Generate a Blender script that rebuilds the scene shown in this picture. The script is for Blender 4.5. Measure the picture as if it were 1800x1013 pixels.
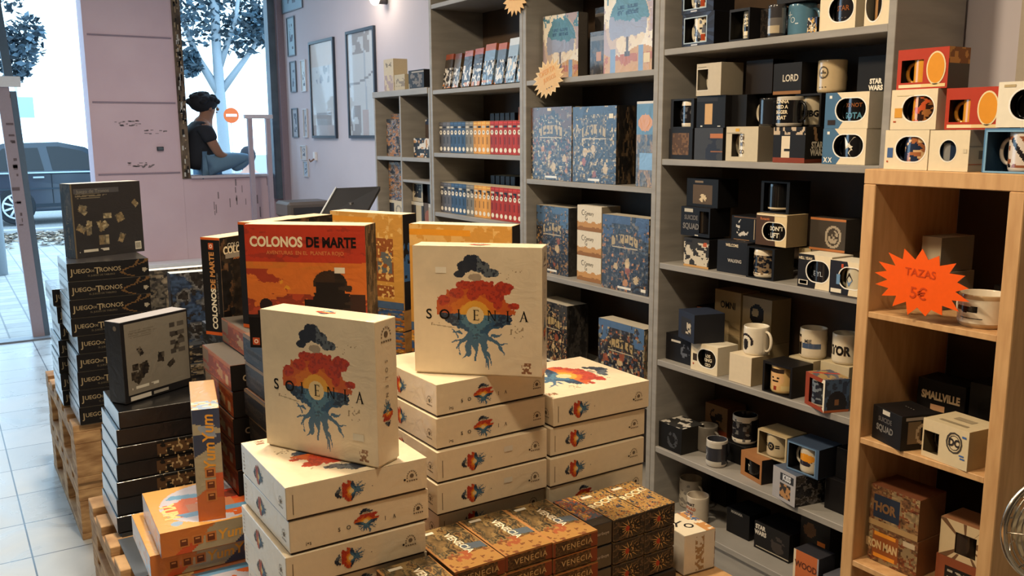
import bpy, math, random
import numpy as np
from mathutils import Vector, Matrix, Euler
from math import sin, cos, pi, radians, atan2, sqrt
for o in list(bpy.data.objects): bpy.data.objects.remove(o)
S = bpy.context.scene
COL = S.collection
# ------------------------------------------------------------------ camera
EYE = 1.62; PITCH = radians(9.85); YAW = radians(32.6); ROLL = radians(-0.3)
f = Vector((sin(YAW)*cos(PITCH), cos(YAW)*cos(PITCH), -sin(PITCH)))
r = Vector((cos(YAW), -sin(YAW), 0)); u = r.cross(f)
r2 = r*cos(ROLL)+u*sin(ROLL); u2 = -r*sin(ROLL)+u*cos(ROLL)
cam = bpy.data.objects.new('camera', bpy.data.cameras.new('camera')); COL.objects.link(cam)
cam.matrix_world = Matrix(((r2.x, u2.x, -f.x, 0), (r2.y, u2.y, -f.y, 0), (r2.z, u2.z, -f.z, EYE), (0, 0, 0, 1)))
cam.data.sensor_width = 36; cam.data.lens = 1580/1800*36; cam.data.clip_start = 0.05; cam.data.clip_end = 300
S.camera = cam
# ------------------------------------------------------------------ light and exposure
S.view_settings.view_transform = 'Standard'; S.view_settings.look = 'None'
S.view_settings.gamma = 1; S.view_settings.use_curve_mapping = False
S.view_settings.exposure = -0.06
W = bpy.data.worlds.new('overcast_sky'); S.world = W; W.use_nodes = True
W.node_tree.nodes['Background'].inputs[0].default_value = (0.50, 0.77, 1.0, 1)
W.node_tree.nodes['Background'].inputs[1].default_value = 4.2
def area(name, loc, rot, sx, sy, power, col, portal=False, spread=180):
    l = bpy.data.lights.new(name, 'AREA'); l.shape = 'RECTANGLE'; l.size = sx; l.size_y = sy
    l.energy = power; l.color = col; l.spread = radians(spread)
    if portal: l.cycles.is_portal = True
    o = bpy.data.objects.new(name, l); COL.objects.link(o); o.location = loc; o.rotation_euler = rot
    return o
area('facade_portal', (-1.0, 7.85, 1.5), (radians(-90), 0, 0), 4.1, 3.0, 1, (1, 1, 1), True)
area('window_portal', (2.12, 7.85, 2.15), (radians(-90), 0, 0), 0.8, 1.8, 1, (1, 1, 1), True)
WARM = (1.0, 0.79, 0.53)
area('lamp_over_tables', (0.72, 1.95, 2.98), (0, 0, 0), 0.16, 0.16, 52, WARM)
area('lamp_over_front_row', (0.62, 0.85, 2.98), (0, 0, 0), 0.16, 0.16, 22, WARM)
area('lamp_over_aisle', (0.55, 3.9, 2.98), (0, 0, 0), 0.18, 0.18, 54, (1.0, 0.80, 0.56))
area('lamp_by_entrance', (-0.4, 2.2, 2.98), (0, 0, 0), 0.2, 0.2, 16, WARM)
area('pier_fill', (1.3, 5.9, 2.98), (0, 0, 0), 0.5, 0.5, 16, (1.0, 0.88, 0.86))  # fill light added to brighten the pink pier and the entrance end

# ------------------------------------------------------------------ materials
def lin(c):
    c = np.asarray(c, dtype=np.float64)
    if c.size and c.max() > 1.001: c = c/255.0
    return np.where(c <= 0.04045, c/12.92, ((c+0.055)/1.055)**2.4)
def L4(c): return tuple(float(x) for x in lin(c))+(1.0,)
MATS = {}
def mat_attr(name, rough, bump=0.0, scale=60, spec=0.5, coat=0.0, metal=0.0):
    m = bpy.data.materials.new(name); m.use_nodes = True; n = m.node_tree.nodes; lk = m.node_tree.links
    b = n['Principled BSDF']; a = n.new('ShaderNodeAttribute'); a.attribute_name = 'Col'
    nz = n.new('ShaderNodeTexNoise'); nz.inputs['Scale'].default_value = scale; nz.inputs['Detail'].default_value = 3
    tc = n.new('ShaderNodeTexCoord'); lk.new(tc.outputs['Object'], nz.inputs['Vector'])
    mx = n.new('ShaderNodeMixRGB'); mx.blend_type = 'MULTIPLY'; mx.inputs[0].default_value = 0.12
    lk.new(a.outputs['Color'], mx.inputs[1]); lk.new(nz.outputs['Fac'], mx.inputs[2]); lk.new(mx.outputs[0], b.inputs['Base Color'])
    b.inputs['Roughness'].default_value = rough; b.inputs['Specular IOR Level'].default_value = spec
    b.inputs['Metallic'].default_value = metal; b.inputs['Coat Weight'].default_value = coat; b.inputs['Coat Roughness'].default_value = 0.12
    if bump:
        bp = n.new('ShaderNodeBump'); bp.inputs['Strength'].default_value = bump; bp.inputs['Distance'].default_value = 0.004
        n2 = n.new('ShaderNodeTexNoise'); n2.inputs['Scale'].default_value = 14; n2.inputs['Detail'].default_value = 4; n2.inputs['Distortion'].default_value = 2.5
        lk.new(tc.outputs['Object'], n2.inputs['Vector']); lk.new(n2.outputs['Fac'], bp.inputs['Height'])
        lk.new(bp.outputs[0], b.inputs['Normal']); lk.new(bp.outputs[0], b.inputs['Coat Normal'])
    MATS[name] = m; return m
mat_attr('printed_card', 0.5, 0.05, spec=0.25)
mat_attr('wrapped_card', 0.38, 0.35, coat=0.45)
mat_attr('ceramic', 0.16, 0.0, coat=0.3)
mat_attr('matte', 0.8, 0.0)
mat_attr('satin', 0.4, 0.0)
mat_attr('metal', 0.25, 0.0, metal=1.0)
mat_attr('foliage', 0.6, 0.0)
mat_attr('fabric', 0.9, 0.0)
def mat_nodes(name, c1, c2, scale, rough, stretch=(1, 1, 1), bump=0.1, detail=5, lo=0.35, hi=0.65):
    m = bpy.data.materials.new(name); m.use_nodes = True; n = m.node_tree.nodes; lk = m.node_tree.links
    b = n['Principled BSDF']; tc = n.new('ShaderNodeTexCoord'); mp = n.new('ShaderNodeMapping'); mp.inputs['Scale'].default_value = stretch
    nz = n.new('ShaderNodeTexNoise'); nz.inputs['Scale'].default_value = scale; nz.inputs['Detail'].default_value = detail
    cr = n.new('ShaderNodeValToRGB'); cr.color_ramp.elements[0].color = L4(c1); cr.color_ramp.elements[1].color = L4(c2)
    cr.color_ramp.elements[0].position = lo; cr.color_ramp.elements[1].position = hi
    lk.new(tc.outputs['Object'], mp.inputs[0]); lk.new(mp.outputs[0], nz.inputs['Vector']); lk.new(nz.outputs['Fac'], cr.inputs[0])
    lk.new(cr.outputs[0], b.inputs['Base Color']); b.inputs['Roughness'].default_value = rough
    if bump:
        bp = n.new('ShaderNodeBump'); bp.inputs['Strength'].default_value = bump; bp.inputs['Distance'].default_value = 0.003
        lk.new(nz.outputs['Fac'], bp.inputs['Height']); lk.new(bp.outputs[0], b.inputs['Normal'])
    MATS[name] = m; return m
mat_nodes('birch', (196, 152, 104), (214, 172, 122), 6, 0.45, (8, 8, 1.2), 0.05)
mat_nodes('grey_shelf', (140, 137, 132), (154, 150, 145), 5, 0.5, (1, 1, 6), 0.03)
mat_nodes('oak_back', (64, 50, 38), (84, 65, 48), 6, 0.6, (1, 6, 1), 0.03)
mat_nodes('dark_back', (52, 40, 32), (64, 50, 38), 6, 0.6, (1, 6, 1), 0.03)
mat_nodes('pallet_wood', (150, 112, 74), (206, 168, 122), 9, 0.8, (1, 1, 5), 0.3)
mat_nodes('plaster_pink', (206, 182, 192), (216, 194, 202), 1.7, 0.85, (1, 1, 1), 0.25)
mat_nodes('plaster_grey', (196, 192, 202), (206, 200, 208), 1.1, 0.8, (1, 1, 1), 0.1)
mat_nodes('plaster_beige', (196, 184, 166), (206, 194, 176), 1.1, 0.8, (1, 1, 1), 0.1)
mat_nodes('wall_brown', (84, 74, 64), (98, 86, 74), 1.1, 0.85, (1, 1, 1), 0.1)
mat_nodes('ceiling_paint', (214, 210, 202), (222, 218, 210), 2, 0.9, (1, 1, 1), 0.0)
mat_nodes('old_wood', (56, 44, 34), (120, 104, 84), 14, 0.8, (1, 1, 0.5), 0.6)
mat_nodes('asphalt', (120, 122, 124), (150, 152, 154), 30, 0.9, (1, 1, 1), 0.2)
mat_nodes('leaf_litter', (74, 62, 54), (178, 170, 160), 22, 0.95, (1, 1, 1), 0.8, lo=0.46, hi=0.54)
mat_nodes('bark', (176, 172, 160), (214, 210, 198), 6, 0.9, (1, 1, 0.4), 0.4)
mat_nodes('frame_blue', (74, 92, 108), (90, 108, 124), 8, 0.5, (1, 1, 1), 0.0)
# floor: square tiles 0.36 m with thin dark joints, worn sheen
def mat_tiles(name, c1, c2, joint, size, ox, oy, rough0, rough1, jw=0.02, spec=0.5):
    m = bpy.data.materials.new(name); m.use_nodes = True; n = m.node_tree.nodes; lk = m.node_tree.links; b = n['Principled BSDF']
    tc = n.new('ShaderNodeTexCoord'); mp = n.new('ShaderNodeMapping'); mp.inputs['Location'].default_value = (-ox/size, -oy/size, 0); mp.inputs['Scale'].default_value = (1/size,)*3
    lk.new(tc.outputs['Object'], mp.inputs[0])
    br = n.new('ShaderNodeTexBrick'); br.offset = 0; br.squash = 1; br.inputs['Scale'].default_value = 1; br.inputs['Brick Width'].default_value = 1; br.inputs['Row Height'].default_value = 1
    br.inputs['Mortar Size'].default_value = jw/2; br.inputs['Mortar Smooth'].default_value = 0.3; br.inputs['Bias'].default_value = 0
    br.inputs['Color1'].default_value = L4(c1); br.inputs['Color2'].default_value = L4(c2); br.inputs['Mortar'].default_value = L4(joint)
    lk.new(mp.outputs[0], br.inputs['Vector'])
    nz = n.new('ShaderNodeTexNoise'); nz.inputs['Scale'].default_value = 3.0; nz.inputs['Detail'].default_value = 6; nz.inputs['Distortion'].default_value = 1.5
    lk.new(tc.outputs['Object'], nz.inputs['Vector'])
    mx = n.new('ShaderNodeMixRGB'); mx.blend_type = 'OVERLAY'; mx.inputs[0].default_value = 0.35
    lk.new(br.outputs['Color'], mx.inputs[1]); lk.new(nz.outputs['Fac'], mx.inputs[2]); lk.new(mx.outputs[0], b.inputs['Base Color'])
    mr = n.new('ShaderNodeMapRange'); mr.inputs['From Min'].default_value = 0.3; mr.inputs['From Max'].default_value = 0.7
    mr.inputs['To Min'].default_value = rough0; mr.inputs['To Max'].default_value = rough1
    lk.new(nz.outputs['Fac'], mr.inputs[0]); lk.new(mr.outputs[0], b.inputs['Roughness'])
    b.inputs['Specular IOR Level'].default_value = spec
    MATS[name] = m
mat_tiles('floor_tiles', (176, 180, 182), (188, 190, 190), (60, 70, 84), 0.36, 0.185, 3.76, 0.22, 0.42, 0.02, 0.7)
mat_tiles('paving', (150, 150, 148), (166, 164, 160), (120, 122, 124), 0.20, 0, 0, 0.7, 0.85, 0.08)
def mat_glass():
    m = bpy.data.materials.new('frame_glass'); m.use_nodes = True; b = m.node_tree.nodes['Principled BSDF']
    b.inputs['Base Color'].default_value = (0.9, 0.95, 1, 1); b.inputs['Roughness'].default_value = 0.04; b.inputs['Alpha'].default_value = 0.22
    b.inputs['Specular IOR Level'].default_value = 1.0; MATS['frame_glass'] = m
mat_glass()

# ------------------------------------------------------------------ mesh builder
class MB:
    def __init__(s): s.v = []; s.nv = 0; s.f = []; s.c = []; s.m = []; s.slots = []; s.smooth = []
    def slot(s, mat):
        if mat not in s.slots: s.slots.append(mat)
        return s.slots.index(mat)
    def add(s, verts, faces, col, mat='printed_card', smooth=False):
        """col: one rgb or one per face"""
        verts = np.asarray(verts, float).reshape(-1, 3); k = s.slot(mat)
        s.v.append(verts); n = len(faces)
        fa = np.asarray(faces) + s.nv if not isinstance(faces, list) else [tuple(i+s.nv for i in q) for q in faces]
        s.f.extend(map(tuple, fa.tolist()) if not isinstance(fa, list) else fa)
        c = np.asarray(col, float)
        if c.ndim == 1: c = np.tile(c, (n, 1))
        if c.max() > 1.001: c = c/255.
        s.c.append(c); s.m.append(np.full(n, k)); s.smooth.append(np.full(n, smooth)); s.nv += len(verts)
        return s
    def box(s, x0, y0, z0, x1, y1, z1, col, mat='printed_card', skip='', flip=False):
        v = [(x0,y0,z0),(x1,y0,z0),(x1,y1,z0),(x0,y1,z0),(x0,y0,z1),(x1,y0,z1),(x1,y1,z1),(x0,y1,z1)]
        F = {'b': (0,3,2,1), 't': (4,5,6,7), 'f': (0,1,5,4), 'r': (1,2,6,5), 'k': (2,3,7,6), 'l': (3,0,4,7)}
        return s.add(v, [F[k][::-1] if flip else F[k] for k in F if k not in skip], col, mat)
    def bbox(s, x0, y0, z0, x1, y1, z1, col, mat='printed_card', bv=0.002):
        """box with chamfered vertical and horizontal edges"""
        bm_v = []; b = bv
        X = [x0, x1]; Y = [y0, y1]; Z = [z0, z1]; idx = {}
        for i in (0, 1):
            for j in (0, 1):
                for k in (0, 1):
                    sx, sy, sz = (b if i == 0 else -b), (b if j == 0 else -b), (b if k == 0 else -b)
                    for ax in range(3):
                        p = [X[i]+sx, Y[j]+sy, Z[k]+sz]; p[ax] = (X[i], Y[j], Z[k])[ax]
                        idx[(i, j, k, ax)] = len(bm_v); bm_v.append(p)
        I = lambda i, j, k, a: idx[(i, j, k, a)]
        F = [(I(0,0,0,0),I(0,0,1,0),I(0,1,1,0),I(0,1,0,0)), (I(1,0,0,0),I(1,1,0,0),I(1,1,1,0),I(1,0,1,0)),
             (I(0,0,0,1),I(1,0,0,1),I(1,0,1,1),I(0,0,1,1)), (I(0,1,0,1),I(0,1,1,1),I(1,1,1,1),I(1,1,0,1)),
             (I(0,0,0,2),I(0,1,0,2),I(1,1,0,2),I(1,0,0,2)), (I(0,0,1,2),I(1,0,1,2),I(1,1,1,2),I(0,1,1,2))]
        for i in (0, 1):
            for j in (0, 1): F.append((I(i,j,0,0),I(i,j,0,1),I(i,j,1,1),I(i,j,1,0))); F.append((I(i,0,j,0),I(i,0,j,2),I(i,1,j,2),I(i,1,j,0))); F.append((I(0,i,j,1),I(0,i,j,2),I(1,i,j,2),I(1,i,j,1)))
            for j in (0, 1):
                for k in (0, 1): F.append((I(i,j,k,0),I(i,j,k,1),I(i,j,k,2)))
        return s.add(bm_v, F, col, mat)
    def tube(s, pts, rad, col, mat='satin', n=8, closed=False, caps=True, smooth=True):
        pts = [Vector(p) for p in pts]; N = len(pts); rad = rad if hasattr(rad, '__len__') else [rad]*N
        V = []; prev = None
        for i, p in enumerate(pts):
            a = pts[i-1] if (i > 0 or closed) else p; b = pts[(i+1) % N] if (i < N-1 or closed) else p
            d = (b-a).normalized()
            if prev is None:
                up = Vector((0, 0, 1)) if abs(d.z) < 0.9 else Vector((1, 0, 0)); e1 = d.cross(up).normalized()
            else: e1 = (prev - d*prev.dot(d)).normalized()
            prev = e1; e2 = d.cross(e1)
            for k in range(n):
                t = 2*pi*k/n; V.append(p+(e1*cos(t)+e2*sin(t))*rad[i])
        F = []
        for i in range(N if closed else N-1):
            j = (i+1) % N
            for k in range(n): F.append((i*n+k, j*n+k, j*n+(k+1) % n, i*n+(k+1) % n))
        if caps and not closed: F.append(tuple(range(n))); F.append(tuple((N-1)*n+k for k in reversed(range(n))))
        return s.add([tuple(v) for v in V], F, col, mat, smooth)
    def lathe(s, prof, col, mat='ceramic', n=28, c=(0, 0, 0), smooth=True, cols=None):
        V = []; F = []; C = []
        for (rr, z) in prof:
            for k in range(n): V.append((c[0]+rr*cos(2*pi*k/n), c[1]+rr*sin(2*pi*k/n), c[2]+z))
        for i in range(len(prof)-1):
            for k in range(n): F.append((i*n+k, i*n+(k+1) % n, (i+1)*n+(k+1) % n, (i+1)*n+k)); C.append(cols[i] if cols else col)
        return s.add(V, F, np.array(C, float), mat, smooth)
    def paint(s, fr, u0, v0, u1, v1, nx, ny, fn, off=0.0004, mat='printed_card'):
        """raster of small coloured facets on the face frame; fn(S,T)->rgb with T up; NaN = leave bare"""
        us = np.linspace(u0, u1, nx+1); vs = np.linspace(v0, v1, ny+1); UU, VV = np.meshgrid(us, vs)
        P = fr.pt(UU.ravel(), VV.ravel(), off)
        i = np.arange(ny)[:, None]*(nx+1)+np.arange(nx)[None, :]
        F = np.stack([i, i+1, i+nx+2, i+nx+1], -1).reshape(-1, 4)
        Sg, Tg = np.meshgrid((np.arange(nx)+.5)/nx, (np.arange(ny)+.5)/ny)
        C = fn(Sg, Tg).reshape(-1, 3); ok = ~np.isnan(C[:, 0]); 
        return s.add(P, F[ok], C[ok], mat)
    def poly(s, fr, pts, col, off=0.0006, mat='printed_card'):
        p = np.array(pts, float); return s.add(fr.pt(p[:, 0], p[:, 1], off), [tuple(range(len(pts)))], col, mat)
    def rect(s, fr, u0, v0, u1, v1, col, off=0.0006, mat='printed_card'): return s.poly(fr, [(u0, v0), (u1, v0), (u1, v1), (u0, v1)], col, off, mat)
    def disc(s, fr, cu, cv, ru, rv, col, off=0.0006, mat='printed_card', n=20): return s.poly(fr, [(cu+ru*cos(2*pi*k/n), cv+rv*sin(2*pi*k/n)) for k in range(n)], col, off, mat)
    def text(s, fr, t, cu, cv, h, col, bold=0.0, rot=0.0, sx=1.0, off=0.0008, mat='printed_card', space=1.0, shear=0.0):
        v, tris, w = glyphs(t, bold, space, shear); v = v.copy(); v[:, 0] = (v[:, 0]-w/2)*sx*h; v[:, 1] = (v[:, 1]-0.35)*h
        c, q = cos(rot), sin(rot)
        return s.add(fr.pt(cu+v[:, 0]*c-v[:, 1]*q, cv+v[:, 0]*q+v[:, 1]*c, off), tris, col, mat)
    def mesh(s, name):
        me = bpy.data.meshes.new(name); me.from_pydata(np.concatenate(s.v).tolist(), [], s.f)
        for k in s.slots: me.materials.append(MATS[k])
        m = np.concatenate(s.m); c = np.concatenate(s.c); c = c*np.clip(.5+c.max(1, keepdims=True)*1.25, .5, 1); sm = np.concatenate(s.smooth)
        me.polygons.foreach_set('material_index', m.astype(np.int32)); me.polygons.foreach_set('use_smooth', sm.astype(bool))
        tot = np.empty(len(me.polygons), np.int32); me.polygons.foreach_get('loop_total', tot)
        a = me.color_attributes.new('Col', 'FLOAT_COLOR', 'CORNER')
        cc = np.ones((len(c), 4)); cc[:, :3] = lin(np.clip(c, 0, 1)); a.data.foreach_set('color', np.repeat(cc, tot, 0).ravel().astype(np.float32))
        me.update(); return me
    def build(s, name, parent=None, loc=None, rot=None, me=None):
        o = bpy.data.objects.new(name, me or s.mesh(name)); COL.objects.link(o)
        if parent is not None: o.parent = parent
        if loc is not None: o.location = loc
        if rot is not None: o.rotation_euler = rot if hasattr(rot, '__len__') else (0, 0, rot)
        return o
class FR:
    def __init__(s, O, U, V): s.O = np.array(O, float); s.U = np.array(U, float); s.V = np.array(V, float); s.N = np.cross(s.U, s.V)
    def pt(s, a, b, off): a = np.asarray(a, float)[:, None]; b = np.asarray(b, float)[:, None]; return s.O+a*s.U+b*s.V+off*s.N
class CYL:
    """wraps a face frame round an upright cylinder; u = arc length from the facing angle, counter-clockwise positive to the right"""
    def __init__(s, R, ang=-pi/2, c=(0, 0)): s.R = R; s.a = ang; s.c = c
    def pt(s, a, b, off):
        a = np.asarray(a, float)/s.R + s.a; b = np.asarray(b, float); R = s.R+off
        return np.stack([s.c[0]+R*np.cos(a), s.c[1]+R*np.sin(a), b], -1)
def faces(L, D, H): return dict(f=FR((0,0,0),(1,0,0),(0,0,1)), l=FR((0,D,0),(0,-1,0),(0,0,1)), r=FR((L,0,0),(0,1,0),(0,0,1)), t=FR((0,0,H),(1,0,0),(0,1,0)), k=FR((L,D,0),(-1,0,0),(0,0,1)))
_gc = {}
def glyphs(t, bold=0.0, space=1.0, shear=0.0):
    k = (t, bold, space, shear)
    if k in _gc: return _gc[k]
    cu = bpy.data.curves.new('tmp', 'FONT'); cu.body = t; cu.size = 1.0; cu.offset = bold; cu.resolution_u = 3; cu.space_character = space; cu.shear = shear
    o = bpy.data.objects.new('tmp', cu); COL.objects.link(o); dg = bpy.context.evaluated_depsgraph_get(); dg.update()
    me = bpy.data.meshes.new_from_object(o.evaluated_get(dg)); v = np.array([q.co[:] for q in me.vertices]).reshape(-1, 3)
    tr = [tuple(p.vertices) for p in me.polygons]
    if len(v): v[:, 0] -= v[:, 0].min()
    w = v[:, 0].max() if len(v) else 0
    bpy.data.objects.remove(o); bpy.data.curves.remove(cu); bpy.data.meshes.remove(me)
    _gc[k] = (v, tr, w); return _gc[k]
def tag(o, label, cat, group=None, kind=None):
    if kind: o['kind'] = kind
    else:
        if not 4 <= len(label.split()) <= 16: print('BADLABEL', len(label.split()), label)
        o['label'] = label; o['category'] = cat
    if kind and label: o['label'] = label
    if group: o['group'] = group
    return o
def empty(name, loc, rz=0):
    o = bpy.data.objects.new(name, None); COL.objects.link(o); o.location = loc; o.rotation_euler = (0, 0, rz); o.empty_display_size = 0.05; return o
def copy_tree(o, loc, rz=None, parent=None):
    c = o.copy(); COL.objects.link(c); c.parent = parent
    if loc is not None: c.location = loc
    if rz is not None: c.rotation_euler = (0, 0, rz)
    for ch in o.children:
        copy_tree(ch, None, None, c)
    return c
# ------------------------------------------------------------------ noise and print helpers
def h2(x, y, s):
    n = (x*374761393 + y*668265263 + s*982451653).astype(np.int64); n = (n ^ (n >> 13))*1274126177 & 0x7fffffff; n = n ^ (n >> 16)
    return (n & 0xffff)/65535.
def vn(x, y, s=0):
    xi = np.floor(x).astype(np.int64); yi = np.floor(y).astype(np.int64); fx = x-xi; fy = y-yi; fx = fx*fx*(3-2*fx); fy = fy*fy*(3-2*fy)
    a = h2(xi, yi, s); b = h2(xi+1, yi, s); c = h2(xi, yi+1, s); d = h2(xi+1, yi+1, s)
    return (a*(1-fx)+b*fx)*(1-fy)+(c*(1-fx)+d*fx)*fy
def fbm(x, y, s=0, o=4): return sum(vn(x*2**i, y*2**i, s+i)*.5**(i+1) for i in range(o))/(1-.5**o)
def img(Sg, col): return np.broadcast_to(np.array(col, float)/255., Sg.shape+(3,)).copy()
def put(C, mask, col, a=1.0):
    m = np.clip(mask.astype(float), 0, 1)*a; return C*(1-m[..., None])+np.array(col, float)/255.*m[..., None]
def collage(pal, seed, sc=6, sharp=3.0, bg=None):
    """busy illustrated cover: patches of the cover's colours"""
    pal = np.array(pal, float)/255.
    def fn(Sg, Tg):
        n = fbm(Sg*sc, Tg*sc, seed, 4); m = fbm(Sg*sc*1.7+9, Tg*sc*1.7, seed+7, 3)
        k = np.clip(((n-.28)/.44)*len(pal), 0, len(pal)-1e-3).astype(int); C = pal[k]
        d = vn(Sg*sc*sharp*2, Tg*sc*sharp*2, seed+3); C = C*(0.72+0.5*d)[..., None]
        return np.clip(np.where((m > .66)[..., None], pal[-1]*.95, C), 0, 1)
    return fn
# ================================================================== the setting
def struct(name, mb, loc=None):
    o = mb.build(name, loc=loc); o['kind'] = 'structure'; return o
WHITE = (255, 255, 255)
m = MB(); m.box(-3.2, -2.6, -0.1, 2.72, 8.0, 0, WHITE, 'floor_tiles'); struct('floor', m)
m = MB(); m.box(-3.2, -2.6, 3.1, 2.9, 8.0, 3.25, WHITE, 'ceiling_paint'); struct('ceiling', m)
# right-hand wall: grey towards the entrance, beige near the camera
m = MB(); m.box(2.6, 1.35, 0, 2.78, 7.9, 3.1, WHITE, 'plaster_grey'); struct('wall_right', m)
m = MB(); m.box(2.6, -2.6, 0, 2.78, 1.35, 3.1, WHITE, 'plaster_beige'); struct('wall_right_front', m)
m = MB(); m.box(2.585, 1.385, 0, 2.6, 1.415, 3.1, (190, 180, 165), 'matte'); struct('trim_2', m)
m = MB(); m.box(-3.2, -2.75, 0, 2.78, -2.6, 3.1, WHITE, 'wall_brown'); struct('wall_back', m)
m = MB(); m.box(-3.35, -2.75, 0, -3.2, 8.0, 3.1, WHITE, 'wall_brown'); struct('wall_left', m)
# pink front wall: pier, wall under the window, lintel
m = MB()
m.box(1.075, 7.75, 0, 1.74, 8.0, 3.1, WHITE, 'plaster_pink')
# shallow courses and chipped plaster of the pier
for z in (2.37, 1.86, 1.30): m.box(1.1, 7.744, z, 1.72, 7.75, z+0.012, (150, 134, 148), 'matte')
rn = random.Random(3)
for cx, cz, n in ((1.33, 1.70, 22), (1.42, 1.37, 26), (1.53, 1.63, 10)):
    for k in range(n):
        x = cx+rn.uniform(-.1, .1); z = cz+rn.uniform(-.02, .02); w = rn.uniform(.006, .03)
        m.box(x, 7.7475, z, x+w, 7.75, z+rn.uniform(.003, .009), (128, 120, 124), 'matte')
struct('wall_front', m)
m = MB(); m.box(1.741, 7.75, 2.95, 2.6, 8.0, 3.1, WHITE, 'plaster_pink'); struct('wall_front_top', m)
m = MB(); m.box(1.741, 7.75, 0, 2.6, 8.0, 1.255, WHITE, 'plaster_pink')
for k in range(14):
    x = 1.95+rn.uniform(0, .5); z = rn.uniform(.9, 1.22); m.box(x, 7.7475, z, x+rn.uniform(.004, .012), 7.75, z+rn.uniform(.03, .1), (140, 128, 134), 'matte')
struct('wall_front_low', m)
m = MB(); m.box(-3.2, 7.75, 2.95, 1.075, 8.0, 3.1, WHITE, 'plaster_pink'); struct('wall_front_lintel', m)
m = MB(); m.box(1.55, 7.73, 1.487, 1.60, 7.75, 1.517, (60, 66, 76), 'matte'); m.box(1.556, 7.727, 1.492, 1.594, 7.731, 1.512, (84, 96, 104), 'matte')
tag(m.build('wall_socket'), 'small dark socket plate on the pink pier', 'socket')
# window opening
m = MB(); m.box(1.735, 7.738, 1.255, 1.80, 8.0, 2.95, WHITE, 'old_wood')
rn = random.Random(5)
for k in range(90):
    z = rn.uniform(1.27, 2.9); x = 1.745+rn.uniform(0, .035); m.box(x, 7.733, z, x+rn.uniform(.006, .018), 7.739, z+rn.uniform(.01, .05), rn.choice([(190, 188, 180), (40, 34, 30), (160, 140, 110)]), 'matte')
struct('window_1', m)
m = MB(); m.box(1.80, 7.72, 1.255, 2.52, 8.0, 1.275, (196, 190, 200), 'matte'); struct('trim_1', m)
m = MB(); m.box(2.485, 7.66, 1.06, 2.6, 7.76, 3.1, WHITE, 'frame_blue'); m.box(2.545, 7.60, 0, 2.6, 7.66, 3.1, (140, 128, 140), 'matte'); struct('window_frame_1', m)
# door opening: leaning steel post with sill
m = MB(); m.box(-3.2, 7.93, 0, 1.075, 8.07, 0.015, (120, 126, 134), 'satin'); struct('door_sill_1', m)
m = MB()
A = Vector((0.60, 8.05, 0)); B = Vector((0.515, 8.05, 2.05)); Cc = Vector((0.49, 8.05, 3.1))
def post(m, a, b, w, d, col, mat='matte'):
    V = []
    for p in (a, b): V += [(p.x-w, p.y-d, p.z), (p.x+w, p.y-d, p.z), (p.x+w, p.y+d, p.z), (p.x-w, p.y+d, p.z)]
    m.add(V, [(0,3,2,1), (4,5,6,7), (0,1,5,4), (1,2,6,5), (2,3,7,6), (3,0,4,7)], col, mat)
post(m, A, B, 0.042, 0.03, (168, 156, 164)); post(m, Vector((0.66, 8.05, 0)), Vector((0.585, 8.05, 1.95)), 0.022, 0.02, (96, 116, 132))
post(m, Vector((0.57, 8.05, 2.0)), Vector((0.50, 8.05, 3.1)), 0.03, 0.03, (88, 108, 124))
m.box(0.46, 8.0, 1.98, 0.64, 8.02, 2.06, (236, 240, 242), 'matte')
rn = random.Random(11)
for k in range(16): z = rn.uniform(.9, 1.9); m.box(0.54+rn.uniform(-.03, .02), 8.017, z, 0.565, 8.021, z+rn.uniform(.01, .03), (110, 96, 100), 'matte')
struct('door_frame_1', m)
# baseboard along the grey wall and low ledge at the pink wall
m = MB(); m.box(1.25, 7.56, 0, 2.05, 7.74, 0.56, (188, 178, 164), 'matte'); m.box(1.23, 7.54, 0.56, 2.07, 7.745, 0.585, (236, 238, 240), 'satin')
tag(m.build('bench'), 'low pale bench with a white top along the pink wall', 'bench')
# ------------------------------------------------------------------ street
m = MB(); m.box(-14, 8.0, -0.12, 24, 17.2, -0.002, WHITE, 'paving'); struct('pavement', m)
m = MB(); m.box(-14, 17.2, -0.30, 40, 70, -0.03, WHITE, 'asphalt'); struct('road', m)
m = MB(); m.box(-14, 17.0, -0.1, 24, 17.25, 0.05, (170, 172, 174), 'matte'); struct('kerb', m)
m = MB(); rn = random.Random(9)
for k in range(1800):
    x = rn.uniform(-1.2, 4.5); y = rn.gauss(16.2, .8); 
    if y > 16.95 or y < 14.6: y = 16.2+rn.uniform(-.5, .5)
    a = rn.uniform(0, 6.28); l = rn.uniform(.05, .11); z = .002; w = l*.4
    V = [(x-cos(a)*l, y-sin(a)*l, z), (x+sin(a)*w, y-cos(a)*w, z+.03), (x+cos(a)*l, y+sin(a)*l, z+.02), (x-sin(a)*w, y+cos(a)*w, z+.01)]
    m.add(V, [(0, 1, 2, 3)], rn.choice([(112, 96, 84), (150, 130, 110), (84, 76, 70), (176, 164, 150)]), 'matte')
tag(m.build('fallen_leaves'), 'brown fallen leaves scattered along the kerb', 'leaves', kind='stuff')
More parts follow.
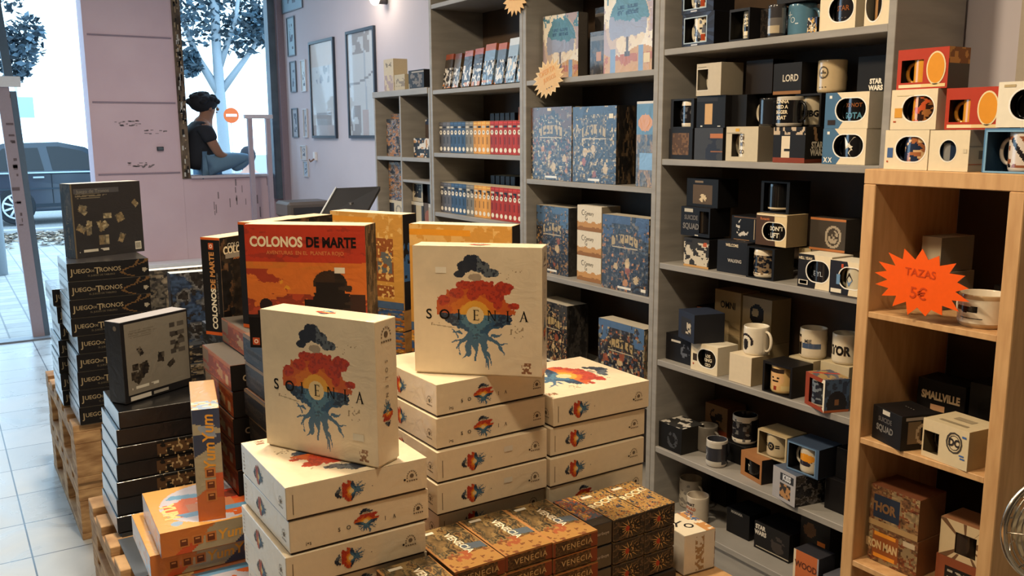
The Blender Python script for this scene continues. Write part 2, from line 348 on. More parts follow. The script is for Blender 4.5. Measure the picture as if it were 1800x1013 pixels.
# car: profile in x-z lofted across y
def car():
    root = empty('car', (1.13, 18.7, 0)); tag(root, 'dark blue grey hatchback parked across the street', 'car')
    m = MB(); c = (38, 54, 70)
    lower = [(-0.75, .30), (-0.82, .55), (-0.80, .86), (-0.62, .93), (2.1, .93), (2.9, .84), (3.2, .66), (3.24, .34), (3.0, .22), (-0.6, .22)]
    n = len(lower); V = [(x, -0.0+0.03*(z > .85), z) for x, z in lower]+[(x, 1.66, z) for x, z in lower]
    F = [tuple(range(n)), tuple(n+k for k in reversed(range(n)))]+[(k, n+k, n+(k+1) % n, (k+1) % n) for k in range(n)]
    m.add(V, F, c, 'ceramic')
    top = [(-0.66, .93), (-0.36, 1.34), (0.0, 1.46), (0.9, 1.48), (1.35, 1.38), (2.02, .93)]
    n = len(top); V = [(x, 0.05+(z-.93)*.25, z) for x, z in top]+[(x, 1.6-(z-.93)*.25, z) for x, z in top]
    F = [tuple(range(n)), tuple(n+k for k in reversed(range(n)))]+[(k, n+k, n+(k+1) % n, (k+1) % n) for k in range(n)]
    m.add(V, F, c, 'ceramic')
    for x in (0.72, 1.85): m.box(x, -0.006, .32, x+.012, .01, .92, (24, 34, 44), 'matte')
    m.box(-0.8, -0.02, .30, 3.2, .0, .36, (40, 52, 64), 'matte'); m.box(-0.5, -0.016, .62, 3.1, .0, .65, (46, 60, 74), 'matte')
    m.box(-0.62, -0.012, .915, 2.06, 0.05, .94, (176, 196, 208), 'ceramic')
    m.build('body', root)
    def win(name, pts):
        w = MB(); V = [(x, 0.038+(z-.93)*.25, z) for x, z in pts]; w.add(V, [tuple(range(len(pts)))], (20, 28, 38), 'satin'); w.build(name, root)
    win('side_window', [(-0.42, .97), (0.62, .97), (0.55, 1.38), (-0.02, 1.37)]); win('side_window', [(0.76, .97), (1.75, .97), (1.3, 1.31), (0.9, 1.40), (0.70, 1.40)])
    for x in (0.1, 2.55):
        w = MB(); prof = [(0.0, 0), (0.31, 0), (0.325, .02), (0.325, .2), (0.3, .22)]
        V = []; N = 26
        for rr, yy in prof:
            for k in range(N): V.append((x+rr*cos(2*pi*k/N), -0.03+yy, .325+rr*sin(2*pi*k/N)))
        F = [(i*N+k, i*N+(k+1) % N, (i+1)*N+(k+1) % N, (i+1)*N+k) for i in range(4) for k in range(N)]
        w.add(V, F, (36, 42, 50), 'matte'); ty = w.build('wheel', root)
        w = MB(); 
        for k in range(9):
            a = 2*pi*k/9; w.tube([(x+.05*cos(a), -.045, .325+.05*sin(a)), (x+.2*cos(a), -.04, .325+.2*sin(a))], .022, (206, 214, 220), 'satin', 6)
        w.tube([(x+.215*cos(2*pi*k/24), -.04, .325+.215*sin(2*pi*k/24)) for k in range(24)], .018, (206, 214, 220), 'satin', 6, closed=True)
        w.build('rim', ty)
    w = MB(); w.lathe([(.0, -.08), (.07, -.06), (.09, 0), (.07, .06), (0, .08)], (48, 62, 76), 'ceramic', 12, (1.62, -.12, 1.0)); w.build('wing_mirror', root)
    w = MB(); w.box(0.42, -.02, .83, .6, 0, .86, (170, 186, 196), 'ceramic'); w.build('door_handle', root)
car()
def tree(label, base, trunk, crown, seed, nleaf, col, spread):
    root = empty('tree', base); tag(root, label, 'tree', 'street trees')
    t = MB()
    for pts, r0, r1 in trunk:
        n = len(pts); t.tube(pts, [r0+(r1-r0)*i/(n-1) for i in range(n)], (150, 160, 168), 'matte', 8)
    t.build('trunk', root)
    rn = random.Random(seed); c = MB(); V = []; F = []; K = []
    for i in range(nleaf):
        b = crown[i % len(crown)]; d = Vector((rn.gauss(0, 1), rn.gauss(0, 1), rn.gauss(0, 1))).normalized()*(rn.random()**.4)
        p = Vector(b[0])+Vector((d.x*b[1], d.y*b[1], d.z*b[2])); 
        a = Vector((rn.gauss(0, 1), rn.gauss(0, 1), rn.gauss(0, .6))).normalized(); e = a.cross(Vector((rn.gauss(0, 1), rn.gauss(0, 1), rn.gauss(0, 1)))).normalized(); l = rn.uniform(.03, .075)*spread; k = len(V)
        V += [tuple(p-a*l), tuple(p-e*l*.5), tuple(p+a*l), tuple(p+e*l*.5)]; F.append((k, k+1, k+2, k+3)); s_ = rn.uniform(.65, 1.25); K.append([min(255, q*s_) for q in col])
    c.add(V, F, np.array(K), 'foliage'); c.build('crown', root)
tree('pale barked street tree with spreading limbs framed by the window', (3.78, 14, 0),
     [([(0, 0, 0), (.0, 0, 1.2), (-.02, 0, 2.2), (-.03, 0, 3.0), (.0, 0, 4.6)], .10, .06), ([(-.02, 0, 2.2), (-.3, .1, 2.75), (-.55, .2, 3.6)], .07, .03), ([(0, 0, 2.25), (.4, 0, 2.75), (.8, 0, 3.3)], .06, .02), ([(0, 0, 2.6), (.25, -.1, 3.3), (.4, 0, 4.0)], .05, .02)],
     [((-.35, 0, 3.3), .45, .45), ((.35, 0, 3.1), .4, .35), ((0, .4, 3.7), .6, .5), ((-.5, .3, 3.9), .5, .5), ((.6, .3, 3.7), .4, .5), ((.1, -.2, 4.3), .7, .5), ((-.42, 0, 2.65), .16, .22), ((.62, 0, 3.25), .25, .3)], 4, 3300, (62, 84, 98), 1.0)
tree('street tree with drooping leaves seen behind the leaning door post', (0.55, 12, 0),
     [([(0, 0, 0), (.0, 0, 1.6), (.12, 0, 2.4), (.2, 0, 3.0), (.27, 0, 4.2)], .09, .06)],
     [((.35, 0, 3.35), .24, .35), ((.5, 0, 2.7), .22, .3), ((.36, .2, 2.45), .22, .25), ((.2, 0, 3.8), .5, .4)], 8, 1500, (72, 92, 106), .9)
# no-entry sign
root = empty('road_sign', (3.66, 13.1, 0)); tag(root, 'round orange no entry sign with a white bar on a thin pole', 'road sign')
m = MB(); m.tube([(0, .03, 0), (0, .03, 1.93)], .008, (214, 222, 226), 'matte', 8); m.build('pole', root)
m = MB(); N = 28; m.add([(.107*cos(2*pi*k/N), yy, 1.873+.107*sin(2*pi*k/N)) for yy in (0, .015) for k in range(N)], [tuple(range(N)), tuple(N+k for k in reversed(range(N)))]+[(k, N+k, N+(k+1) % N, (k+1) % N) for k in range(N)], (214, 96, 40), 'matte'); d = m.build('sign_disc', root)
m = MB(); m.box(-.075, -.006, 1.856, .075, .0, 1.892, (250, 250, 250), 'matte'); m.build('white_bar', d)
root = empty('street_sign', (1.55, 20.5, 0)); tag(root, 'small pale blue street sign on a thin pole behind the car', 'sign')
m = MB(); m.tube([(0, .03, -.03), (0, .03, 2.6)], .03, (196, 212, 222), 'matte', 8); m.build('pole', root); m = MB(); m.box(-.12, -.02, 1.95, .28, .01, 2.35, (176, 208, 232), 'matte'); m.build('sign_panel', root)

# ------------------------------------------------------------------ people
def body(name, verts, edges, radii, col, mat, parent=None, loc=(0, 0, 0), rootv=0, level=2):
    me = bpy.data.meshes.new(name); me.from_pydata(verts, edges, []); o = bpy.data.objects.new(name, me); COL.objects.link(o); o.location = loc
    sk = o.modifiers.new('skin', 'SKIN'); 
    if not me.skin_vertices: me.skin_vertices.new() if hasattr(me.skin_vertices, 'new') else None
    for i, rr in enumerate(radii): me.skin_vertices[0].data[i].radius = (rr, rr) if not hasattr(rr, '__len__') else rr
    me.skin_vertices[0].data[rootv].use_root = True
    ss = o.modifiers.new('sub', 'SUBSURF'); ss.levels = level; ss.render_levels = level
    dg = bpy.context.evaluated_depsgraph_get(); dg.update(); me2 = bpy.data.meshes.new_from_object(o.evaluated_get(dg))
    bpy.data.objects.remove(o); 
    v = np.array([q.co[:] for q in me2.vertices]); fc = [tuple(p.vertices) for p in me2.polygons]
    m = MB(); m.add(v, fc, col, mat, True); return m.build(name, parent, loc)
def ball(m, c, rx, ry, rz, col, mat='fabric', n=14):
    V = []; F = []
    for i in range(n//2+1):
        t = pi*i/(n//2)
        for k in range(n): V.append((c[0]+rx*sin(t)*cos(2*pi*k/n), c[1]+ry*sin(t)*sin(2*pi*k/n), c[2]+rz*cos(t)))
    for i in range(n//2):
        for k in range(n): F.append((i*n+k, (i+1)*n+k, (i+1)*n+(k+1) % n, i*n+(k+1) % n))
    m.add(V, F, col, mat, True)
def person1():
    root = empty('person', (1.935, 7.90, 1.275)); root.scale = (1.16, 1.0, 1.0); tag(root, 'person in dark shirt and jeans sitting sideways on the window sill with knees drawn up', 'person', 'people outside the window')
    # skin: neck, head, arms as one body; x to the right along the sill
    V = [(0, 0, .12), (.0, 0, .30), (.03, 0, .43), (.045, 0, .475), (.065, 0, .535), (.07, 0, .60)]
    E = [(0, 1), (1, 2), (2, 3), (3, 4), (4, 5)]; R_ = [.10, .10, .055, .045, .062, .058]
    for sy in (-1, 1):
        k = len(V); V += [(.0, sy*.15, .41), (.05, sy*.17, .26), (.10, sy*.14, .17), (.19, sy*.08, .14), (.23, sy*.06, .15)]
        E += [(2, k), (k, k+1), (k+1, k+2), (k+2, k+3), (k+3, k+4)]; R_ += [.045, .04, .034, .026, .02]
        for f_ in range(4): j = len(V); V += [(.255, sy*.06+(f_-1.5)*.016, .145), (.275, sy*.06+(f_-1.5)*.017, .13)]; E += [(k+4, j), (j, j+1)]; R_ += [.009, .008]
        j = len(V); V += [(.235, sy*.06-sy*.03, .165), (.255, sy*.06-sy*.035, .165)]; E += [(k+4, j), (j, j+1)]; R_ += [.01, .009]
    body('body', V, E, R_, (150, 112, 92), 'matte', root, rootv=0)
    V = [(-.02, 0, .03), (-.02, 0, .16), (-.0, 0, .30), (.01, 0, .40), (.02, 0, .43)]; E = [(0, 1), (1, 2), (2, 3), (3, 4)]; R_ = [(.12, .15), (.115, .14), (.125, .155), (.10, .13), (.06, .06)]
    for sy in (-1, 1):
        k = len(V); V += [(.0, sy*.155, .40), (.045, sy*.175, .27)]; E += [(3, k), (k, k+1)]; R_ += [.062, .056]
    body('shirt', V, E, R_, (38, 44, 56), 'fabric', root)
    V = [(-.02, 0, .09)]; E = []; R_ = [.115]
    for sy in (-1, 1):
        k = len(V); V += [(.05, sy*.08, .085), (.20, sy*.10, .12), (.33, sy*.10, .15), (.27, sy*.09, .08), (.22+.03*sy, sy*.07, .045)]
        E += [(0, k), (k, k+1), (k+1, k+2), (k+2, k+3), (k+3, k+4)]; R_ += [.085, .075, .06, .05, .042]
    body('jeans', V, E, R_, (98, 132, 158), 'fabric', root)
    m = MB(); ball(m, (.035, 0, .60), .105, .095, .082, (32, 36, 46)); 
    rn = random.Random(2)
    for k in range(26):
        a = rn.uniform(0, 6.28); t = rn.uniform(.0, 1.5); ball(m, (.035+.095*cos(a)*sin(t), .085*sin(a)*sin(t), .60+.072*cos(t)), .03, .03, .026, (30, 34, 44), n=8)
    m.build('hair', root)
    for sy in (-1, 1):
        m = MB(); ball(m, (.126, sy*.024, .565), .008, .009, .006, (240, 240, 238), 'ceramic', 8); e = m.build('eye', root)
        m = MB(); ball(m, (.132, sy*.024, .565), .004, .004, .004, (30, 26, 24), 'ceramic', 8); m.build('pupil', e)
        m = MB(); ball(m, (.07, sy*.064, .553), .014, .008, .018, (150, 112, 92), 'matte', 8); m.build('ear', root)
    m = MB(); ball(m, (.137, 0, .548), .012, .010, .014, (150, 112, 92), 'matte', 8); m.build('nose', root)
    m = MB(); ball(m, (.128, 0, .522), .008, .020, .005, (128, 72, 66), 'matte', 8); m.build('mouth', root)
person1()
def person2():
    root = empty('person', (3.25, 11.0, .06)); tag(root, 'person with dark hair and a pale pink top, small behind the grey rack', 'person', 'people outside the window')
    V = [(0, 0, .5), (0, 0, .75), (0, 0, 1.0), (0, 0, 1.12), (0, 0, 1.22), (0, 0, 1.30)]; E = [(0, 1), (1, 2), (2, 3), (3, 4), (4, 5)]; R_ = [.13, .12, .13, .05, .075, .07]
    for sx in (-1, 1):
        k = len(V); V += [(sx*.17, 0, 1.02), (sx*.2, -.04, .82), (sx*.14, -.2, .68), (sx*.12, -.28, .66)]; E += [(2, k), (k, k+1), (k+1, k+2), (k+2, k+3)]; R_ += [.05, .042, .034, .03]
        k = len(V); V += [(sx*.09, -.1, .48), (sx*.1, -.42, .5), (sx*.1, -.44, .1), (sx*.1, -.54, .04)]; E += [(0, k), (k, k+1), (k+1, k+2), (k+2, k+3)]; R_ += [.085, .065, .045, .04]
    body('body', V, E, R_, (196, 152, 136), 'matte', root)
    V = [(0, 0, .52), (0, 0, .75), (0, 0, .98), (0, 0, 1.07)]; E = [(0, 1), (1, 2), (2, 3)]; R_ = [.15, .135, .145, .075]
    for sx in (-1, 1): k = len(V); V += [(sx*.17, 0, 1.02), (sx*.2, -.03, .86)]; E += [(2, k), (k, k+1)]; R_ += [.065, .055]
    body('shirt', V, E, R_, (232, 196, 198), 'fabric', root)
    m = MB(); ball(m, (0, .02, 1.30), .095, .10, .11, (48, 50, 60)); ball(m, (0, .07, 1.17), .07, .05, .12, (48, 50, 60)); m.build('hair', root)
    m = MB(); m.box(-.3, -.2, .0, .3, .22, .38, (200, 206, 210), 'matte'); b = m.build('stone_block', None, (3.25, 11.0, .0)); tag(b, 'pale stone seat block under the person in pink', 'stone block')
person2()
# grey upright rack frame in front of the window
m = MB(); 
for x in (2.222, 2.372): m.box(x, 7.48, 0, x+.035, 7.52, 1.76, (176, 166, 180), 'satin')
m.box(2.2, 7.478, 1.74, 2.43, 7.522, 1.772, (206, 204, 216), 'satin'); m.box(2.2, 7.4, 0, 2.43, 7.6, .02, (176, 166, 180), 'satin')
tag(m.build('rack_frame'), 'slim grey upright frame standing before the window sill', 'rack')

# ------------------------------------------------------------------ wall pictures
def on_wall(name, label, y0, y1, z0, z1, x=2.6, fw=.02, fc=(46, 62, 82), art=None, cat='picture', group=None, depth=.02, glass=True):
    """y0>y1: left edge is the far one; local frame u runs towards the camera"""
    w = y0-y1; h = z1-z0; root = empty(name, (x, y0, z0), -pi/2); tag(root, label, cat, group)
    m = MB(); fwv = fw
    for a in ((0, 0, w, fw), (0, h-fw, w, h), (0, fw, fw, h-fw), (w-fw, fw, w, h-fw)): m.box(a[0], -depth, a[1], a[2], -.0005, a[3], fc, 'satin')
    m.build('frame', root)
    m = MB(); fr = FR((0, -depth*.35, 0), (1, 0, 0), (0, 0, 1)); m.box(fw, -depth*.35, fw, w-fw, -.001, h-fw, (214, 222, 230), 'matte')
    if art: m.paint(fr, fw, fw, w-fw, h-fw, 30, 44, art, .0006, 'printed_card')
    pr = m.build('print', root)
    if glass: g = MB(); g.box(fw, -depth*.6, fw, w-fw, -depth*.5, h-fw, WHITE, 'frame_glass'); g.build('glass', root)
    return root
def art_a(Sg, Tg):
    C = img(Sg, (206, 216, 222)); C = put(C, Tg > .76, (206, 190, 176)); C = put(C, (abs(Tg-.66) < .09) & (vn(Sg*12, Tg*20, 2) > .5) & (abs(Sg-.5) < .3), (120, 140, 160))
    C = put(C, (Tg < .24) & (Tg > .12) & (abs(Sg-.5) < .32), (104, 112, 124)); return put(C, (Tg < .12), (156, 150, 156))
def art_b(Sg, Tg):
    C = img(Sg, (196, 212, 224)); C = put(C, (Tg > .8) & (vn(Sg*9, Tg*14, 5) > .35) & (abs(Sg-.5) < .33), (92, 96, 110)); C = put(C, (abs(Sg-.7+Tg*.1) < .03) & (Tg < .85), (150, 178, 200))
    C = put(C, abs(Tg-(.50+.12*Sg**2)) < .012, (60, 92, 120)); C = put(C, (Tg < .3) & (Sg < .42) & (vn(Sg*14, Tg*14, 6) > .4), (88, 100, 118)); return put(C, (Tg < .26) & (Sg > .5) & (Sg < .72), (170, 156, 164))
on_wall('picture_frame', 'tall dark blue framed picture, farther of the two large ones', 6.99, 6.48, 1.58, 2.32, art=art_a, group='large framed pictures')
on_wall('picture_frame', 'tall dark blue framed picture beside the low cubby shelf', 6.235, 5.75, 1.582, 2.33, art=art_b, group='large framed pictures')
def art_c(seed, base):
    def fn(Sg, Tg): C = img(Sg, base); return put(C, (abs(Sg-.5) < .25) & (abs(Tg-.5) < .33) & (vn(Sg*7, Tg*10, seed) > .55), (96, 110, 130))
    return fn
cards = [(7.60, 7.11, 2.60, 2.95, 'pale blue framed print highest on the grey wall', (150, 184, 206)), (7.50, 7.317, 2.247, 2.56, 'pale blue framed print below the highest one', (170, 200, 216)),
 (7.47, 7.33, 1.955, 2.205, 'small grey blue print left of the slim white card', (164, 184, 200)), (7.215, 7.10, 1.95, 2.20, 'slim bright white card beside the small grey blue print', (216, 232, 240)),
 (7.475, 7.335, 1.585, 1.825, 'small print with lettering low left of the tall frame', (176, 184, 196)), (7.205, 7.11, 1.585, 1.815, 'small grey patterned print just left of the farther tall frame', (186, 194, 204)),
 (7.30, 7.165, 1.40, 1.52, 'tiny card with a dark figure and ochre top edge', (206, 206, 210)), (7.255, 7.14, 1.265, 1.395, 'pale blue tag hanging below the tiny figure card', (176, 200, 222))]
for i, (a, b, c, d, lb, col) in enumerate(cards): on_wall('wall_card', lb, a, b, c, d, fw=.008, fc=(92, 108, 124) if i < 3 or i == 4 else (206, 208, 214), art=art_c(i, col), cat='print', group='small prints on the grey wall', depth=.012, glass=False)
root = empty('wall_hook', (2.6, 7.0, 1.385), -pi/2); tag(root, 'white wall hook below the farther tall frame', 'hook')
m = MB(); m.box(0.02, -.02, .02, .06, -.0005, .085, (236, 238, 242), 'satin'); m.build('plate', root); m = MB(); m.tube([(.04, -.02, .03), (.04, -.05, .01), (.04, -.06, .03)], .007, (140, 112, 96), 'satin', 8); m.build('peg', root)
# wall lamp near the ceiling
root = empty('wall_lamp', (2.6, 5.56, 2.43), -pi/2); tag(root, 'small lit lamp high on the wall above the tall frame', 'lamp')
m = MB(); m.tube([(0, -.001, .03), (0, -.06, .03)], .018, (90, 88, 92), 'satin', 10); m.build('arm', root)
em = bpy.data.materials.new('lamp_glow'); em.use_nodes = True; em.node_tree.nodes['Principled BSDF'].inputs['Emission Color'].default_value = (1, .85, .65, 1); em.node_tree.nodes['Principled BSDF'].inputs['Emission Strength'].default_value = 4; MATS['lamp_glow'] = em
m = MB(); ball(m, (0, -.085, .045), .035, .035, .045, (255, 240, 220), 'lamp_glow'); m.build('bulb', root)
lp = bpy.data.lights.new('wall_lamp_light', 'POINT'); lp.energy = 4; lp.color = (1.0, .78, .55); lp.shadow_soft_size = .05; lo = bpy.data.objects.new('wall_lamp_light', lp); COL.objects.link(lo); lo.location = (2.42, 5.56, 2.50)

# ------------------------------------------------------------------ shelving
def shelf_unit(label, y0, y1, x0, x1, H, tops, mat, back, th=.022, side=.025, group='shelving', name='bookcase', z0=0.0, thick_front=None):
    """y0 > y1; origin at the front left floor corner"""
    root = empty(name, (x0, y0, z0), -pi/2); tag(root, label, 'bookcase', group)
    L = y0-y1; Dp = x1-x0; tops_low = min(tops)
    for a in (0, L-side): m = MB(); m.bbox(a, 0, 0, a+side, Dp, H, WHITE, mat, .0015); m.build('side_panel', root)
    for z in tops: m = MB(); m.bbox(side, .002, z-th, L-side, Dp-.012, z, WHITE, mat, .0015); m.build('shelf_board', root)
    m = MB(); m.box(side, .012, 0, L-side, .03, tops_low-th-.001, WHITE, mat); m.build('kick_board', root)
    m = MB(); m.box(side, Dp-.012, 0.05, L-side, Dp-.002, H, WHITE, back); m.build('back_panel', root)
    return root
shelf_unit('tall grey bookcase full of boxed mugs beside the birch unit', 2.525, 1.570, 2.25, 2.575, 3.08, [1.909, 1.52, 1.137, .765, .42, .16, 2.29, 2.67], 'grey_shelf', 'oak_back')
shelf_unit('tall grey bookcase of large game boxes between books and mugs', 3.42, 2.527, 2.25, 2.575, 3.08, [1.843, 1.412, .993, .575, .16, 2.27, 2.67], 'grey_shelf', 'oak_back')
shelf_unit('tall grey bookcase with rows of coloured paperbacks', 4.31, 3.422, 2.25, 2.575, 3.08, [2.27, 1.838, 1.514, 1.2, .8, .45, .12, 2.67], 'grey_shelf', 'oak_back')
# low cubby unit
root = shelf_unit('low grey cubby unit of small boxed figures by the pictures', 5.035, 4.315, 2.25, 2.575, 1.852, [1.852, 1.483, 1.1, .72, .35], 'grey_shelf', 'oak_back', side=.02)
m = MB(); m.bbox(.345, .001, .03, .363, .3, 1.83, WHITE, 'grey_shelf', .0015); m.build('divider', root)
m = MB(); m.bbox(.365, .002, 1.343, .70, .3, 1.358, WHITE, 'grey_shelf', .0015); m.build('shelf_board', root)
m = MB(); m.bbox(-.008, -.004, 1.822, .70, .31, 1.856, WHITE, 'grey_shelf', .002); m.build('top_board', root)
# birch unit at the right
root = empty('bookcase', (2.10, 1.531, 0), -pi/2); tag(root, 'birch wood cube bookcase at the right with an orange star price tag', 'bookcase', 'shelving')
m = MB(); m.bbox(0, 0, 1.478, .428, .39, 1.518, WHITE, 'birch', .002); m.build('top_board', root)
for a in (0, .391): m = MB(); m.bbox(a, 0, 0, a+.037, .39, 1.4775, WHITE, 'birch', .002); m.build('side_panel', root)
for z in (1.135, .778, .412, .045): m = MB(); m.bbox(.0375, .002, z-.016, .3905, .388, z, WHITE, 'birch', .001); m.build('shelf_board', root)
m = MB(); m.box(.0375, .3885, .05, .27, .394, 1.47, WHITE, 'dark_back'); m.build('back_panel', root)
# star-shaped price cards
def star(name, label, loc, rz, w, h, n, col, texts, tc, tilt=0, stretch=.72, edge=None, seed=1, group=None):
    m = MB(); rn = random.Random(seed); pts = []
    for k in range(n*2):
        a = 2*pi*k/(n*2)+.1; q = 1 if k % 2 == 0 else stretch+rn.uniform(-.03, .03); q *= rn.uniform(.95, 1.05); pts.append((w/2*q*cos(a), h/2*q*sin(a)))
    N = len(pts); V = [(x, y, z) for y in (0, .0015) for x, z in pts]; V = V+[(0, 0, 0), (0, .0015, 0)]
    F = [(2*N, (k) , (k+1) % N) for k in range(N)]+[(2*N+1, N+(k+1) % N, N+k) for k in range(N)]+[(k, N+k, N+(k+1) % N, (k+1) % N) for k in range(N)]
    m.add(V, F, col, 'satin')
    if edge: m.add([(x*.86, -.0003, z*.86) for x, z in pts]+[(0, -.0003, 0)], [(N, k, (k+1) % N) for k in range(N)], edge, 'satin')
    fr = FR((0, 0, 0), (1, 0, 0), (0, 0, 1))
    for t, cu, cv, hh, c_ in texts: m.text(fr, t, cu, cv, hh, c_, .01, off=.0012, mat='satin')
    o = m.build(name, None, loc, (0, tilt, rz)); tag(o, label, 'price tag', group); return o
star('price_tag', 'orange star price tag hung on the birch bookcase', (2.085, 1.339, 1.236), -pi/2, .27, .172, 17, (255, 96, 10), [('TAZAS', 0, .026, .028, (206, 70, 16)), ('5€', 0, -.026, .042, (206, 70, 16))], None, .03)
star('price_tag', 'yellow star price tag below the sky coloured game boxes', (2.235, 3.203, 1.843), -pi/2, .235, .155, 19, (228, 190, 118), [('OFERTA', .0, .03, .032, (226, 150, 40)), ('JUEGOS', .01, -.002, .026, (226, 150, 40)), ('- - -', 0, -.036, .03, (90, 70, 50))], None, -.25, .74, (222, 174, 88), 2)
star('price_tag', 'yellow star price tag at the top edge between bookcases', (2.235, 3.46, 2.20), -pi/2, .2, .15, 17, (232, 180, 90), [('OFERTA', 0, .0, .026, (226, 140, 40))], None, .1, .7, None, 3)
# small round fan on a stand
def fan():
    root = empty('fan', (1.90, .878, 0), 0); tag(root, 'round silver cage fan at the lower right edge', 'fan')
    hd = empty('fan_head', (0, 0, .797), 0); hd.parent = root
    ax = Vector((-.42, -.9, .08)).normalized(); e1 = ax.cross(Vector((0, 0, 1))).normalized(); e2 = e1.cross(ax)
    P3 = lambda rr, a, d: tuple(e1*rr*cos(a)+e2*rr*sin(a)+ax*d)
    m = MB(); Rr = .113
    for q in (1.0,): m.tube([P3(Rr, 2*pi*k/40, 0) for k in range(40)], .006, (216, 206, 190), 'metal', 8, closed=True)
    for i, rr in enumerate((.03, .05, .062, .074, .084, .093, .101, .108)): m.tube([P3(rr, 2*pi*k/36, .035*(1-(rr/Rr)**2)) for k in range(36)], .0017, (206, 198, 186), 'metal', 5, closed=True)
    for k in range(8): a = 2*pi*k/8; m.tube([P3(.012, a, .037), P3(.07, a, .028), P3(Rr, a, 0)], .002, (216, 206, 190), 'metal', 5)
    for k in range(8): a = 2*pi*k/8+.2; m.tube([P3(Rr, a, 0), P3(.08, a, -.04), P3(.02, a, -.05)], .0017, (206, 198, 186), 'metal', 5)
    m.build('cage', hd)
    m = MB()
    for k in range(4):
        a0 = 2*pi*k/4; V = []
        for i in range(6):
            rr = .02+i*.015
            for j, da in enumerate((-.35-.05*i, .0, .35+.05*i)): V.append(P3(rr, a0+da, .012*(1-j)))
        F = [(i*3+j, i*3+j+1, i*3+j+4, i*3+j+3) for i in range(5) for j in range(2)]
        m.add(V, F, (222, 208, 176), 'satin', True); m.add([tuple(Vector(p)-ax*.002) for p in V], [q[::-1] for q in F], (222, 208, 176), 'satin', True)
    m.build('blades', hd)
    m = MB(); m.tube([tuple(ax*.03), tuple(ax*-.06)], .022, (190, 184, 174), 'metal', 14); m.build('motor', hd)
    m = MB(); m.tube([tuple(ax*-.05+Vector((0, 0, .797))), tuple(ax*-.05+Vector((0, 0, .7))), tuple(ax*-.05+Vector((0, 0, .02)))], .011, (170, 164, 156), 'metal', 10); m.build('pole', root)
    b = ax*-.05; m = MB(); m.lathe([(0, .03), (.03, .028), (.15, .012), (.16, 0), (0, 0)], (60, 58, 56), 'satin', 24, (b.x, b.y, 0)); m.build('base', root)
    m = MB(); m.tube([P3(.118, 2.5, 0), P3(.14, 2.5, .004)], .006, (206, 160, 110), 'metal', 8); ball(m, P3(.145, 2.5, .004), .009, .009, .009, (230, 190, 140), 'metal', 8); m.build('clamp_screw', hd)
fan()
# ================================================================== pallets
# block pallets seen from their side: blocks with gaps between boards
def block_pallet(label, x, y, z, L, D, H=.235):
    root = empty('pallet', (x, y, z)); tag(root, label, 'pallet', 'wooden pallets'); t = .03
    for j in range(3):
        a = j*(L-.1)/2; m = MB(); m.bbox(a, 0, 0, a+.1, D, t*.9, WHITE, 'pallet_wood', .002); m.build('bottom_board', root)
        m = MB(); m.bbox(a, 0, H-t*2.6, a+.1, D, H-t-.0005, WHITE, 'pallet_wood', .002); m.build('stringer', root)
        for i in range(3): b = i*(D-.14)/2; m = MB(); m.bbox(a+.002, b, t*.9+.0005, a+.098, b+.14, H-t*2.6-.0005, WHITE, 'pallet_wood', .002); m.build('block', root)
    n = max(4, int(D/.16))
    for i in range(n): a = i*(D-.11)/(n-1); m = MB(); m.bbox(0, a, H-t+.0002, L, a+.11, H, WHITE, 'pallet_wood', .002); m.build('deck_board', root)
    return root
block_pallet('wooden pallet on the floor under the far game stacks', .37, 3.81, 0, .95, 1.0, .242)
block_pallet('wooden pallet stacked on the far one, carrying the far game stacks', .37, 3.80, .2425, .95, 1.0, .242)
block_pallet('wooden pallet hidden between the far and near stacks, lower one', .68, 3.395, 0, .6, .395, .242)
block_pallet('wooden pallet hidden between the far and near stacks, upper one', .68, 3.395, .2425, .6, .395, .242)
block_pallet('wooden pallet on the floor under the plain black game stack', .355, 2.02, 0, .96, 1.33, .174)
block_pallet('upper wooden pallet directly under the plain black game stack', .355, 2.00, .1745, .96, 1.36, .171)
LOW = .3460
